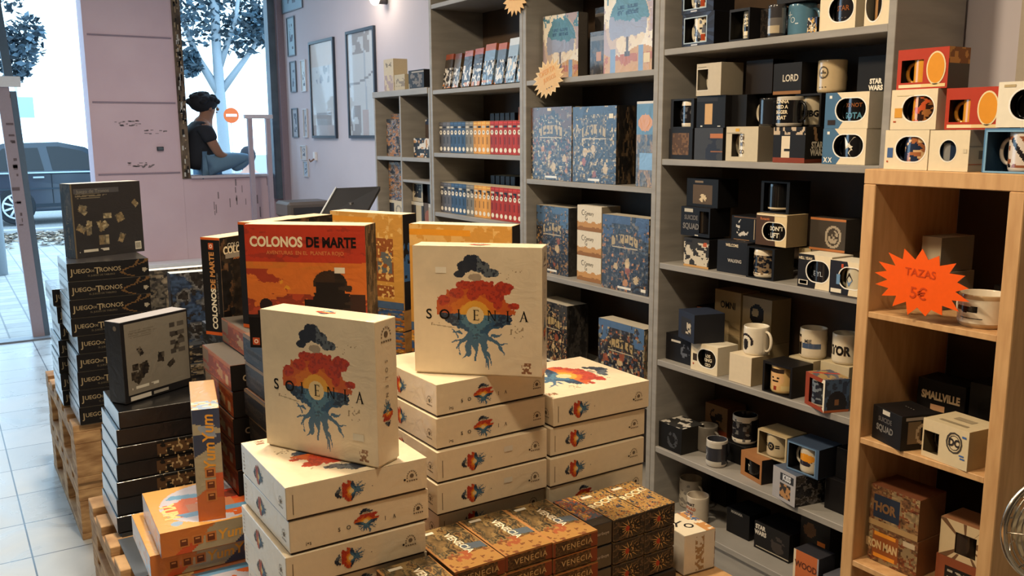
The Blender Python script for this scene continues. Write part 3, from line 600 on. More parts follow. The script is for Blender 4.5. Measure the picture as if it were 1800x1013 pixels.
# ================================================================== printed box art
CREAM = (240, 223, 193)
def blob(Sg, Tg, cx, cy, rx, ry): return 1-np.sqrt(((Sg-cx)/rx)**2+((Tg-cy)/ry)**2)
def seg(Sg, Tg, x0, y0, x1, y1, w0, w1):
    dx, dy = x1-x0, y1-y0; t = np.clip(((Sg-x0)*dx+(Tg-y0)*dy)/(dx*dx+dy*dy), 0, 1); d = np.hypot(Sg-x0-t*dx, Tg-y0-t*dy); return (w0+(w1-w0)*t)-d
def float_tree(Sg, Tg, C, fine=True):
    """generic floating island: dark cloud, red canopy, sun, blue island with hanging roots; t measured from the top"""
    T = 1-Tg; nz = (fbm(Sg*26, T*26, 3, 3)-.5)*.9; n2 = (fbm(Sg*60, T*60, 5, 2)-.5)
    fan = np.clip((.53-T)/.26, 0, 1); rad = np.hypot((Sg-.48)/.30, (T-.54)/.25)
    orange = (T < .535) & (rad+nz*.35 < 1.0) & (T > .30)
    C = put(C, orange, (206, 96, 40)); C = put(C, orange & (rad+nz*.3 < .66), (222, 120, 40)); C = put(C, orange & (rad+nz*.25 < .42), (236, 160, 50)); 
    red = np.full(Sg.shape, -1.)
    for b in ((.41, .30, .065, .035), (.34, .365, .06, .04), (.235, .425, .055, .042), (.70, .315, .085, .055), (.54, .315, .12, .055), (.64, .38, .07, .06), (.785, .455, .05, .026), (.47, .37, .06, .05), (.66, .44, .04, .04)):
        red = np.maximum(red, blob(Sg, T, *b))
    C = put(C, red+nz*.75 > .06, (196, 66, 42)); C = put(C, (red+nz*.75 > .10) & (n2 > .08), (164, 52, 40))
    cl = np.full(Sg.shape, -1.)
    for b in ((.47, .115, .075, .055), (.41, .155, .065, .05), (.365, .215, .045, .03), (.52, .155, .08, .05), (.60, .20, .07, .035)): cl = np.maximum(cl, blob(Sg, T, *b))
    C = put(C, cl+nz*.6 > .05, (44, 54, 74)); C = put(C, (cl+nz*.6 > .05) & (Sg > .50) & (n2 > -.12), (96, 106, 116)); C = put(C, (blob(Sg, T, .49, .235, .06, .03)+nz*.6 > .1), (176, 160, 140))
    half = np.where(T < .60, .285-.9*np.clip(T-.545, 0, 1)*1.0, .225-2.2*(T-.60)); half = np.maximum(half, .085-.1*(T-.6))
    isl = (T > .522+nz*.02) & (T < .84) & (np.abs(Sg-.495)+nz*.13 < half) & (T < .755)
    C = put(C, isl, (48, 88, 124)); C = put(C, isl & (np.abs(Sg-.5) < half*.45+nz*.12), (84, 130, 158)); C = put(C, isl & (np.abs(Sg-.5) > half*.62+nz*.1) & (T < .62), (38, 58, 86)); C = put(C, isl & (n2 > .16), (66, 92, 116))
    rt = np.full(Sg.shape, -1.); S0, T0 = Sg, T; Sg = Sg+(fbm(S0*13, T0*13, 61, 3)-.5)*.07; T = T+(fbm(S0*13+5, T0*13, 62, 3)-.5)*.07
    for a in ((.44, .68, .33, .80, .026, .006), (.40, .71, .30, .75, .014, .004), (.36, .77, .36, .84, .010, .004), (.45, .72, .41, .86, .024, .006), (.42, .80, .38, .88, .010, .004), (.49, .74, .47, .90, .024, .006), (.55, .74, .59, .96, .034, .006), (.57, .84, .56, .95, .010, .004), (.59, .84, .62, .93, .010, .004), (.57, .70, .68, .78, .022, .006), (.64, .75, .72, .74, .010, .004), (.66, .77, .70, .83, .009, .004), (.62, .69, .67, .66, .014, .004), (.36, .66, .29, .69, .014, .004), (.34, .71, .28, .66, .008, .003)):
        rt = np.maximum(rt, seg(Sg, T, *a))
    C = put(C, (rt+nz*.008 > 0), (74, 112, 144)); Sg, T = S0, T0
    sun = np.hypot(Sg-.485, T-.535); C = put(C, (sun < .068), (240, 214, 160)); C = put(C, (sun < .115) & (sun >= .068) & (T < .53), (238, 174, 62))
    if fine:
        C = put(C, (np.abs(T-.20+.02*np.sin(Sg*40)) < .03) & (Sg > .68) & (Sg < .86) & (vn(Sg*90, T*90, 9) > .82), (150, 120, 84))
        C = put(C, (np.abs(T-.66) < .06) & (Sg > .74) & (Sg < .86) & (vn(Sg*80, T*80, 12) > .8), (170, 150, 118))
        C = put(C, (np.abs(T-(.60+.12*Sg)) < .004) & (Sg > .15) & (Sg < .32), (190, 172, 140)); C = put(C, (np.abs(T-.62) < .02) & (Sg > .12) & (Sg < .24) & (vn(Sg*70, T*70, 13) > .75), (176, 156, 124))
        C = put(C, (abs(Sg-.88) < .04) & (abs(T-.94) < .042) & (vn(Sg*75, T*75, 21) > .45) , (150, 104, 70))
    return C
def tree_cover(Sg, Tg):
    C = img(Sg, CREAM); w = fbm(Sg*4, Tg*4, 31, 3); C = C*(0.95+.09*w)[..., None]; return np.clip(float_tree(Sg, Tg, C), 0, 1)
def tree_small(turn=0, bg=None):
    def fn(Sg, Tg):
        s, t = (Sg, Tg) if turn == 0 else (Tg, 1-Sg) if turn == 1 else (1-Sg, 1-Tg) if turn == 2 else (1-Tg, Sg)
        C0 = np.full(Sg.shape+(3,), np.nan); F_ = float_tree(s*.8+.1, t*.98+.02, img(Sg, (255, 0, 255)), False); bgm = (np.abs(F_-np.array([1, 0, 1])).sum(-1) < .02)
        F_[bgm] = np.nan; return F_
    return fn
SER = {'S': 'S', 'O': 'O', 'L': 'L', 'E': 'E', 'N': 'N', 'I': 'I', 'A': 'A'}
def serif(m, fr, ch, cu, cv, h, col, off=.0009):
    """thin book lettering with serifs"""
    R_ = lambda a, b, c, d: m.rect(fr, cu+a*h, cv+b*h, cu+c*h, cv+d*h, col, off)
    if ch in 'SO': m.text(fr, ch, cu, cv, h*1.36, col, .012, off=off)
    if ch == 'L': R_(-.2, -.5, -.07, .5); R_(-.28, .46, .02, .5); R_(-.28, -.5, .3, -.46); R_(.26, -.5, .3, -.3)
    if ch == 'E': R_(-.2, -.5, -.07, .5); R_(-.28, .45, .28, .5); R_(-.28, -.5, .3, -.45); R_(-.1, -.02, .2, .02); R_(.24, .32, .28, .5); R_(.26, -.5, .3, -.3); R_(.16, -.08, .2, .08)
    if ch == 'I': R_(-.065, -.5, .065, .5); R_(-.16, .46, .16, .5); R_(-.16, -.5, .16, -.46)
    if ch == 'N':
        R_(-.36, -.5, -.28, .5); R_(.28, -.5, .36, .5); m.poly(fr, [(cu-.36*h, cv+.5*h), (cu+.27*h, cv-.5*h), (cu+.34*h, cv-.5*h), (cu-.2*h, cv+.5*h)], col, off+.0001)
        R_(-.44, .46, -.2, .5); R_(-.42, -.5, -.2, -.46); R_(.2, .46, .44, .5)
    if ch == 'A':
        m.poly(fr, [(cu-.36*h, cv-.5*h), (cu-.28*h, cv-.5*h), (cu+.06*h, cv+.42*h), (cu-.01*h, cv+.5*h)], col, off); m.poly(fr, [(cu-.06*h, cv+.52*h), (cu+.20*h, cv-.5*h), (cu+.38*h, cv-.5*h), (cu+.05*h, cv+.52*h)], col, off)
        R_(-.2, -.16, .22, -.12); R_(-.44, -.5, -.24, -.46); R_(.14, -.5, .44, -.46)
def word_solenia(m, fr, c0, cv, step, h, col, skip=()):
    for i, ch in enumerate('SOLENIA'):
        if i not in skip: serif(m, fr, ch, c0+i*step, cv, h, col)
def emblem(m, fr, cu, cv, s, col):
    rn = random.Random(4)
    for k in range(9):
        a = pi*k/8; m.poly(fr, [(cu+s*(q*cos(a)*.5), cv-s*.1+s*q*sin(a)*.6) for q in (.8, 1.0)]+[(cu+s*(q*cos(a+.2)*.5), cv-s*.1+s*q*sin(a+.2)*.6) for q in (1.0, .8)], col, .0007)
    m.disc(fr, cu, cv, s*.2, s*.2, col, .0007, n=10)
    for k in range(5): m.rect(fr, cu-s*.5+k*s*.22, cv-s*.5, cu-s*.5+k*s*.22+s*.14, cv-s*.38, col, .0007)
def game_box(L, D, H, col, art, matn='wrapped_card', base_col=None, lip=.004, name='game_box'):
    """lid (origin front left bottom) with art painter; box base as a part of its own showing at the lip"""
    m = MB(); m.bbox(0, 0, lip, L, D, H, col, matn, .0012); art(m, faces(L, D, H))
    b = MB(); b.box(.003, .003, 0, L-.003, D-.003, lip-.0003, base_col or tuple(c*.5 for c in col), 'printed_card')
    return m.mesh('box_lid'), b.mesh('box_base')
def place_box(meshes, label, loc, rz, group=None, cat='board game', stickers=(), name='game_box'):
    o = empty(name, loc, rz); tag(o, label, cat, group)
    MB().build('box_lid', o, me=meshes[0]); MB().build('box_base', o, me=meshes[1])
    for fr, a, b, w, h, c in stickers:
        m = MB(); m.rect(fr, a, b, a+w, b+h, c, .0012); s_ = m.build('price_sticker', o)
    return o
DK = (40, 34, 34)
# ------------------------------------------------------------------ cream stacks
def cream_art(v, ux, top=True):
    def art(m, F):
        f = F['f']; H_ = .066
        if v == 0:
            m.paint(f, ux-.033, .006, ux+.031, .060, 44, 40, tree_small(0), .0005); word_solenia(m, f, ux-.036*1.55, .027, .0186, .008, DK, (2, 3, 4))
            emblem(m, f, .257, .03, .02, (96, 78, 60)); m.text(f, 'i•s', .035, .016, .012, (96, 80, 62))
        else:
            m.paint(f, ux-.033, .008, ux+.035, .060, 44, 40, tree_small(1), .0005); m.text(f, '◂', ux+.045, .034, .008, DK); m.rect(f, .012, .012, .0135, .05, (120, 100, 76)); emblem(m, f, .247, .036, .022, (120, 104, 84)); m.disc(f, .232, .03, .0022, .0022, DK)
        l = F['l']; m.paint(l, .08, .010, .15, .058, 36, 26, tree_small(1), .0005); emblem(m, l, .25, .03, .022, (124, 110, 92)); 
        for a in range(5): m.rect(l, .012, .015+.008*a, .02, .0165+.008*a, (150, 130, 104))
        r = F['r']; m.paint(r, .10, .010, .17, .058, 30, 24, tree_small(0), .0005); word_solenia(m, r, .06, .03, .024, .008, DK)
        if top: m.paint(F['t'], .0, .0, .28, .28, 84, 84, {0: lambda S_, T_: tree_cover(S_, T_), 1: lambda S_, T_: tree_cover(1-T_, S_), 2: lambda S_, T_: tree_cover(1-S_, 1-T_)}[top-1 if top else 0], .0004, 'wrapped_card')
    return art
def cream_stack(x, y, ztop, H, n, variants, ux, nm, toprot, jit, stick):
    cache = {}
    for i in range(n):
        v = variants[i] if i < len(variants) else 1; key = (v, i == 0)
        if key not in cache:
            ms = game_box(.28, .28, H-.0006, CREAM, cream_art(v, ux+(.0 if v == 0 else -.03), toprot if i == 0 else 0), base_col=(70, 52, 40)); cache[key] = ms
        ordn = ['topmost', 'second from the top', 'third from the top', 'fourth from the top', 'fifth from the top', 'sixth from the top', 'seventh from the top', 'eighth from the top'][i]
        F = faces(.28, .28, H); dx, dy, rz = jit[i % len(jit)]
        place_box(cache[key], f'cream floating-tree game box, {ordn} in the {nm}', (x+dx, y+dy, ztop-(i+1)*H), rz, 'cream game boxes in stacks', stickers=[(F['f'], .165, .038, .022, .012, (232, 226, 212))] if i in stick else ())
cream_stack(.4726, 1.489, 1.0, .0655, 6, [1, 0, 1, 0], .15, 'nearest cream stack', 3, [(0, 0, -.01), (.004, .002, .0), (-.006, .0, -.008), (.0, .004, .004)], ())
cream_stack(.834, 1.60, 1.103, .0705, 7, [0, 0, 1, 1, 1], .117, 'middle cream stack', 1, [(.004, .004, .03), (.0, .0, .02), (-.004, -.008, .0), (-.007, -.01, -.006)], (2, 3))
cream_stack(1.122, 1.592, 1.028, .0698, 6, [1, 1, 1, 0], .10, 'cream stack next to the bookcases', 2, [(.006, 0, -.01), (.0, .004, .0), (-.006, -.004, .006), (-.006, .0, .0)], ())
# upright cream boxes
def cream_upright(v):
    def art(m, F):
        m.paint(F['f'], 0, .004, .28, .28, 190, 186, tree_cover, .0004, 'wrapped_card'); word_solenia(m, F['f'], .034, .133, .0345, .0225, (26, 22, 24))
        r = F['r']; word_solenia_v(m, r, .032, .17, .018, .010); emblem(m, r, .033, .252, .03, (110, 92, 72)); m.paint(r, .012, .07, .052, .13, 24, 34, tree_small(2), .0005)
        t = F['t']; m.paint(t, .11, .015, .17, .05, 26, 20, tree_small(2), .0005)
    return art
def word_solenia_v(m, fr, cu, c0, step, h):
    for i, ch in enumerate('SOLENIA'): m.text(fr, ch, cu, c0-i*step*.9+.03, h*1.2, (120, 100, 76), rot=-pi/2)
up = game_box(.28, .065, .28, CREAM, cream_upright(0), base_col=CREAM, lip=.004)
FU = faces(.28, .065, .28)
place_box(up, 'upright cream floating-tree game leaning corner-on atop the nearest cream stack', (.5165, 1.7265, 1.0004), -1.0777, 'upright cream game boxes', stickers=[(FU['f'], .222, .048, .026, .013, (236, 230, 214))])
place_box(up, 'upright cream floating-tree game standing on the middle cream stack', (.846, 1.716, 1.1034), -.765, 'upright cream game boxes', stickers=[(FU['f'], .05, .222, .024, .013, (244, 238, 222))])
# support under the front stacks: low plinth table
root = empty('plinth_table', (.44, .62, 0)); tag(root, 'low display table under the cream stacks and the small game boxes', 'table')
m = MB(); m.bbox(0, 0, .575, 1.03, 1.34, .606, (120, 96, 70), 'birch', .002); m.build('table_top', root)
for a, b in ((.03, .03), (.95, .03), (.03, 1.26), (.95, 1.26)): m = MB(); m.bbox(a, b, 0, a+.05, b+.05, .5745, WHITE, 'birch', .002); m.build('leg', root)
# ------------------------------------------------------------------ small brown game boxes in front
def brown_art(m, F):
    t = F['t']; pal = [(150, 122, 80), (112, 100, 74), (170, 140, 92), (96, 92, 76), (190, 150, 92), (130, 92, 60), (206, 170, 110)]
    cg = collage(pal, 5, 4)
    def fn(Sg, Tg):
        C = cg(Sg, Tg)*.8; C = put(C, (Tg < .30), (190, 142, 80)); C = put(C, (Tg < .33) & (vn(Sg*16, Tg*26, 4) > .72), (136, 84, 50)); C = put(C, (abs(Tg-.5+.1*Sg) < .07) & (Sg > .55), (92, 108, 124)); C = put(C, (Sg < .05) | (Sg > .97), (196, 140, 84))
        return put(C, (abs(Sg-.42) < .16) & (abs(Tg-.26) < .1) & (vn(Sg*14, Tg*20, 8) > .45), (176, 96, 60))
    m.paint(t, 0, 0, .1125, .19, 46, 72, fn, .0004, 'wrapped_card')
    m.text(t, 'VENECIA', .068, .104, .024, (244, 236, 214), .02, rot=-1.5, space=1.0); m.rect(t, .018, .168, .046, .178, (236, 230, 214), .0009)
    f = F['f']; cf = lambda a, b: put(collage([(92, 66, 44), (76, 56, 40), (104, 78, 50), (84, 58, 40)], 7, 5)(a, b), (a > .86) | (a < .04), (124, 58, 36))
    m.paint(f, 0, .003, .1125, .0345, 40, 12, cf, .0004); m.text(f, 'VENECIA', .06, .018, .017, (196, 170, 122), .01, space=1.2); m.rect(f, 0, .0325, .1125, .0348, (180, 120, 66), .0006)
bb = game_box(.1125, .19, .0352, (126, 92, 60), brown_art, base_col=(60, 44, 34), lip=.003, name='card_game_box')
colx = [(.636, 1.290, -.01), (.7565, 1.388, .005), (.8705, 1.390, .0), (.9845, 1.388, -.005)]
names = ['leftmost pile by the nearest cream stack', 'second pile from the left', 'third pile from the left', 'fourth pile beside the comic-burst boxes']
names[0] = 'leftmost pile at the bottom edge'
for j, (x, y, rz) in enumerate(colx):
    for i in range(5):
        od = ['top', 'second', 'third', 'fourth', 'fifth'][i]
        place_box(bb, f'small brown card game box, {od} in the {names[j]}', (x+.002*((i*7+j) % 3-1)*.6, y+.001*((i*5+j) % 3), .8016-.0355*(i+1)), rz, 'small brown card game boxes', 'card game', name='card_game_box')
m = MB(); m.bbox(0, 0, 0, .485, .20, .0170, (176, 140, 96), 'matte', .001); tag(m.build('cardboard_tray', None, (.612, 1.285, .6063)), 'flat cardboard tray under the small brown card games', 'tray')
# comic burst boxes
def burst_art(m, F):
    t = F['t']; pal = [(220, 168, 90), (226, 182, 108), (150, 130, 100), (224, 170, 90), (190, 96, 50), (232, 196, 130), (214, 160, 84)]
    m.paint(t, 0, 0, .086, .15, 44, 70, lambda a, b: put(put(collage(pal, 15, 8)(a, b), (vn(a*14, b*22, 6) > .62), (226, 176, 100)), (vn(a*22, b*34, 9) > .74), (70, 84, 104))*.85, .0004, 'wrapped_card'); m.text(t, 'ROCK!', .04, .09, .028, (250, 236, 196), .03, rot=.25); m.rect(t, .012, .125, .04, .135, (240, 234, 214), .0009)
    f = F['f']; m.paint(f, 0, .003, .086, .050, 34, 20, collage([(70, 60, 50), (92, 74, 58), (54, 50, 48)], 3, 4), .0004)
    for k in range(14): a = 2*pi*k/14; m.poly(f, [(.045+.008*cos(a-.2), .026+.006*sin(a-.2)), (.045+.036*cos(a), .026+.022*sin(a)), (.045+.008*cos(a+.2), .026+.006*sin(a+.2))], (214, 176, 110), .0007)
    m.text(f, 'R  CK!', .045, .026, .023, (34, 28, 28), .03, rot=.2, off=.0011); m.disc(f, .0385, .0255, .0055, .0065, (170, 60, 40), .0012)
    r = F['r']; m.paint(r, 0, .003, .15, .05, 40, 16, collage([(96, 74, 50), (130, 100, 64), (70, 60, 52)], 9, 5), .0004); m.text(r, 'ROCK!', .045, .027, .028, (206, 166, 104), .02, rot=.15)
ba = game_box(.086, .15, .0520, (84, 66, 50), burst_art, base_col=(40, 34, 30), lip=.003, name='card_game_box')
def dark_pub(m, F):
    f = F['f']; m.text(f, 'distribuye', .022, .03, .010, (200, 196, 190)); m.text(F['t'], 'editorial', .02, .06, .010, (180, 174, 160)); m.paint(F['t'], 0, .03, .05, .15, 20, 40, collage([(206, 150, 74), (104, 100, 92), (176, 84, 44), (72, 88, 110)], 22, 7), .0004, 'wrapped_card')
bd = game_box(.05, .15, .0520, (38, 38, 44), dark_pub, base_col=(20, 20, 24), lip=.003, name='card_game_box')
for i in range(3):
    od = ['top', 'second', 'third'][i]
    place_box(ba, f'comic burst card game box, {od} in the pile nearest the white carton', (1.153, 1.405, .8016-.0525*(i+1)+.0), 0.0, 'comic burst game boxes', 'card game', name='card_game_box')
    place_box(ba, f'comic burst card game box, {od} in the pile behind the one by the white carton', (1.242, 1.405, .8016-.0525*(i+1)), 0.0, 'comic burst game boxes', 'card game', name='card_game_box')
    place_box(bd, f'dark narrow card game box, {od} in the pile between brown and burst boxes', (1.1005, 1.407, .8016-.0525*(i+1)), 0.0, 'dark narrow game boxes', 'card game', name='card_game_box')
m = MB(); m.bbox(0, 0, 0, .235, .17, .036, (60, 50, 42), 'matte', .001); tag(m.build('cardboard_tray', None, (1.098, 1.40, .6063)), 'flat dark tray under the comic burst card games', 'tray')
# white carton at the end of the row
def wc(m, F):
    t = F['t']; m.paint(t, 0, 0, .09, .11, 24, 30, lambda S_, T_: put(put(img(S_, (238, 228, 206)), (S_ > .72) & (vn(S_*8, T_*12, 3) > .3), (206, 150, 92)), (S_ > .75) & (T_ > .5) & (vn(S_*20, T_*20, 5) > .6), (84, 110, 150)), .0004); m.text(t, 'Yo', .035, .055, .05, (50, 50, 54), rot=-.6)
    f = F['f']; m.paint(f, .03, .008, .06, .092, 14, 30, lambda S_, T_: np.where(((vn(S_*5, T_*16, 8) > .5) & (abs(S_-.5) < .42))[..., None], np.array([168, 140, 104])/255., np.nan), .0004); m.paint(F['r'], 0, 0, .11, .099, 20, 30, lambda S_, T_: put(img(S_, (222, 206, 176)), vn(S_*5, T_*12, 6) > .55, (150, 96, 58)), .0004)
wm = game_box(.09, .11, .100, (226, 220, 208), wc, base_col=(160, 150, 136))
place_box(wm, 'white carton with ochre print standing before the two white mugs', (1.368, 1.412, .6064), -.08, None, 'carton')
# ------------------------------------------------------------------ red sunset science game
def sunset(Sg, Tg):
    T = 1-Tg; C = img(Sg, (222, 118, 46)); n = fbm(Sg*7, T*16, 3, 4)
    C = put(C, T < .30+.02*(n-.5), (196, 62, 38)); C = put(C, (T < .3) & (n > .66), (170, 56, 38)); C = put(C, (T > .30) & (T < .36) & (n > .5), (214, 120, 46))
    C = put(C, (T > .44) & (T < .52) & (n > .5) & (Sg > .28) & (Sg < .62), (236, 160, 44)); C = put(C, (T > .36) & (T < .66) & (Sg < .34) & (n > .55), (170, 62, 36)); C = put(C, (T > .56) & (n > .44), (150, 58, 34)); C = put(C, (T > .56) & (n > .6), (186, 72, 40)); C = put(C, (T > .70), (134, 56, 34)); C = put(C, (T > .70) & (n > .55), (176, 70, 40))
    C = put(C, (T > .84), (62, 36, 28)); C = put(C, (T > .84) & (n > .6), (96, 48, 34))
    nn = (n-.5)*.06
    dome = ((Sg-.70)/.14)**2+((T-.47)/.11)**2 < 1; C = put(C, dome & (T < .49), (72, 48, 30)); C = put(C, dome & (Sg > .74) & (T < .46), (58, 42, 30))
    bd = (abs(Sg-.71) < .155+nn) & (T > .46) & (T < .74); C = put(C, bd & ((abs(Sg-.70) < .12) | (T > .54)), (46, 34, 28)); C = put(C, (abs(Sg-.70) < .22) & (T > .60) & (T < .74+nn), (44, 32, 26)); C = put(C, (Sg > .86) & (Sg < .99) & (T > .55) & (T < .72), (74, 44, 32))
    C = put(C, (abs(Sg-.46) < .05) & (T > .67) & (T < .74), (52, 36, 30)); C = put(C, bd & (n > .62), (70, 52, 40))
    C = put(C, (np.hypot(Sg-.155, (T-.66)*.9) < .055), (52, 30, 26)); C = put(C, (abs(Sg-.15) < .10-.03*(T < .74)) & (T > .70) , (50, 30, 26)); C = put(C, (T > .735) & (Sg < .26), (44, 28, 26))
    C = put(C, (abs(Sg-.80) < .02) & (T > .68) & (T < .78), (120, 92, 66)); return C
ORB = (212, 96, 36)
def logo(m, fr, cu, cv, s):
    m.rect(fr, cu-s, cv-s, cu+s, cv+s, (196, 88, 48), .0010); m.disc(fr, cu, cv, s*.62, s*.62, (240, 214, 190), .0012, n=12); m.disc(fr, cu, cv, s*.3, s*.3, (190, 60, 40), .0013, n=8)
def marte_art(m, F, L=.30, H=.30):
    f = F['f']; m.paint(f, .0, .004, L, H, 150, 140, sunset, .0004, 'wrapped_card')
    m.text(f, 'COLONOS', .079, H-.040, .0330, (244, 226, 190), .04, sx=.82); m.text(f, 'DE MARTE', .216, H-.040, .0330, (40, 26, 24), .04, sx=.80)
    m.text(f, 'AVENTURAS  EN EL  PLANETA ROJO', .150, H-.066, .0125, (222, 140, 84), .01, sx=.95)
    m.rect(f, 0, .0, .032, .075, (30, 24, 24), .0007); logo(m, f, .016, .016, .009)
    l = F['l']; m.rect(l, 0, .004, .075, H, (36, 32, 32), .0004); m.text(l, 'COLONOS', .040, .082, .027, (240, 230, 206), .04, rot=pi/2, sx=.95); m.text(l, 'DE MARTE', .040, .200, .027, (200, 140, 80), .035, rot=pi/2, sx=.9)
    m.text(l, 'AVENTURAS EN EL PLANETA ROJO', .058, .13, .008, (150, 140, 130), rot=pi/2); logo(m, l, .040, H-.026, .010); m.rect(l, 0, .0, .075, .010, ORB, .0006); m.rect(l, 0, H-.007, .075, H, ORB, .0006)
    k = F['k']; m.paint(k, 0, 0, L, H, 50, 50, collage([(44, 38, 36), (62, 50, 42), (90, 64, 46), (40, 40, 44)], 41, 5), .0004)
    t = F['t']; m.rect(t, .003, .003, L-.003, .072, (226, 206, 172), .0004); r = F['r']; m.paint(r, 0, 0, .075, H, 18, 60, collage([(112, 96, 74), (136, 116, 88), (90, 84, 74), (70, 62, 56)], 43, 4), .0004)
mu = game_box(.30, .075, .30, (206, 180, 140), marte_art, base_col=(50, 36, 30))
FM = faces(.30, .075, .30)
place_box(mu, 'upright red sunset space game facing front behind the upright cream box', (.611, 2.135, 1.1076), -.745, 'upright space colony games', stickers=[(FM['f'], .222, .187, .026, .014, (236, 226, 206))])
# back-facing, black spine to the front-left
def marte_back(m, F):
    marte_art(m, F); f = F['f']; m.paint(f, .0, .004, .30, .30, 60, 60, collage([(48, 42, 38), (66, 54, 44), (96, 70, 50), (40, 40, 42)], 44, 5), .0006); m.text(f, 'COLONOS DE MARTE', .12, .275, .018, (206, 196, 176), .02, off=.0012); m.rect(f, .02, .235, .28, .25, (150, 140, 126), .0010)
mb_ = game_box(.30, .075, .30, (206, 180, 140), marte_back, base_col=(50, 36, 30))
place_box(mb_, 'upright space game turned to show its black spine, left of the red one', (.703, 2.7215, 1.0119), .5504, 'upright space colony games')
place_box(mb_, 'upright space game half hidden right behind the red sunset one', (.738, 2.455, 1.0766), .45, 'upright space colony games')
def side_art(m, F, H=.0745):
    l = F['l']; n = 30
    def fn(Sg, Tg):
        n_ = fbm(Sg*6, Tg*6, 9, 3); C = img(Sg, (164, 76, 36)); C = put(C, n_ > .55, (196, 96, 40)); C = put(C, (Tg > .9), (206, 130, 78)); C = put(C, (Sg < .22) & (n_ > .4), (150, 120, 84)); C = put(C, (abs(Sg-.62) < .10) & (abs(Tg-.45+.8*(Sg-.6)) < .2) & (n_ > .4), (206, 160, 110)); return put(C, (abs(Sg-.86) < .05) & (Tg < .5) & (Tg > .1), (222, 190, 146))
    m.paint(l, 0, .004, .30, H, 54, 16, fn, .0004, 'printed_card')
    f = F['f']; m.rect(f, 0, .004, .30, H, (40, 36, 36), .0004); m.text(f, 'COLONOS DE MARTE', .15, .036, .024, (180, 160, 130), .03)
    m.rect(F['t'], .002, .002, .298, .298, (92, 86, 80), .0004, 'printed_card')
def side_art2(m, F, H=.0745):
    l = F['l']
    def fn(Sg, Tg):
        n_ = fbm(Sg*5, Tg*8, 19, 3); C = img(Sg, (48, 42, 38)); C = put(C, (n_ > .58), (74, 62, 50)); C = put(C, (Tg > .88), (150, 120, 84)); return put(C, (Sg > .9) & (Tg > .2) & (Tg < .7), (196, 150, 96))
    m.paint(l, 0, .004, .30, H, 54, 16, fn, .0004, 'printed_card'); m.text(l, 'COLONOS DE MARTE', .12, .034, .02, (84, 74, 62), .01); f = F['f']; m.rect(f, 0, .004, .30, H, (150, 78, 42), .0004); m.rect(F['t'], .002, .002, .298, .298, (120, 84, 60), .0004, 'printed_card')
sA = game_box(.30, .30, .0745, (120, 66, 38), side_art, base_col=(60, 40, 30), matn='printed_card'); sB = game_box(.30, .30, .0745, (60, 46, 38), side_art2, base_col=(110, 62, 36), matn='printed_card')
ORD = ['topmost', 'second from the top', 'third from the top', 'fourth from the top', 'fifth from the top', 'sixth from the top', 'seventh from the top', 'eighth from the top', 'ninth from the top', 'tenth from the top']
def stack(ms, x, y, ztop, H, base, fmt, group, jit=.004, rz=0, seed=1, cat='board game', what='', low=None):
    """boxes down from ztop to base; a flat cardboard tray fills what is left"""
    rn = random.Random(seed); n = int((ztop-base+.0005)/H)
    for i in range(n):
        mm = ms[i % len(ms)] if isinstance(ms, list) else ms
        place_box(mm, fmt.format(ORD[i]), (x+rn.uniform(-jit, jit)+(low[1] if low and ztop-i*H < low[0] else 0), y+rn.uniform(-jit, jit), ztop-(i+1)*H), rz+(rn.uniform(-.01, .01) if jit else 0), group, cat)
    rest = ztop-n*H-base
    if rest > .003 and what:
        c_, s_ = cos(rz), sin(rz); m = MB(); m.box(.02, .02, 0, .27, .27, rest-.0004, (150, 116, 80), 'matte'); tag(m.build('cardboard_tray', None, (x+(low[1] if low else 0), y, base+.0002), rz), f'flat brown cardboard tray under the {what}', 'tray', 'cardboard trays')
stack([sA], .69, 2.40, 1.0752, .075, 1.0, 'space game lying flat, {}, set back on the orange-sided stack', 'flat space games', .0)
stack([sA], .63, 2.40, 1.0, .075, LOW, 'orange-sided space game box, {} of the stack behind the narrow upright', 'flat space games', .003, seed=3, what='orange-sided space games', low=(.64, .085))
stack([sB, sB, sB, sB, sA], .655, 2.05, 1.0972, .075, LOW, 'dark striped space game box, {} under the red sunset game', 'flat space games', .004, seed=5, what='dark striped space games', low=(.66, .07))
# ------------------------------------------------------------------ throne game stack
def throne_art(m, F, H=.0712):
    f = F['f']; L = .295
    m.paint(f, 0, .004, L, H, 60, 15, lambda S_, T_: put(put(img(S_, (38, 36, 40)), ((abs(S_-.82+.16*np.sin(T_*5)) < .022) | ((abs(S_-.79-.2*(T_-.5)) < .016) & (T_ > .5))) & (vn(S_*60, T_*14, 3) > .25), (112, 84, 54)), np.hypot((S_-.945)*4, T_-.36) < .13, (170, 160, 142)), .0004)
    GT = (168, 152, 122); m.text(f, 'J', .013, .038, .034, GT, .01); m.text(f, 'UEGO', .051, .040, .023, GT, .01, sx=.95); m.text(f, 'DE', .089, .038, .012, GT); m.text(f, 'T', .106, .038, .036, GT, .01); m.text(f, 'RONOS', .153, .040, .024, GT, .01, sx=.95); m.text(f, 'EL JUEGO DE TABLERO', .12, .020, .0095, (120, 110, 92))
    l = F['l']; m.rect(l, 0, .004, .295, H, (196, 200, 206), .0004, 'wrapped_card')  # left face made pale: daylight sheen from the doorway put into the colour
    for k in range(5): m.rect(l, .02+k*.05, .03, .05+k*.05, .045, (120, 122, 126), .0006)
    m.rect(F['t'], .002, .002, .293, .293, (52, 50, 54), .0004, 'wrapped_card')
th = game_box(.295, .295, .0712, (52, 56, 64), throne_art, base_col=(120, 112, 100))
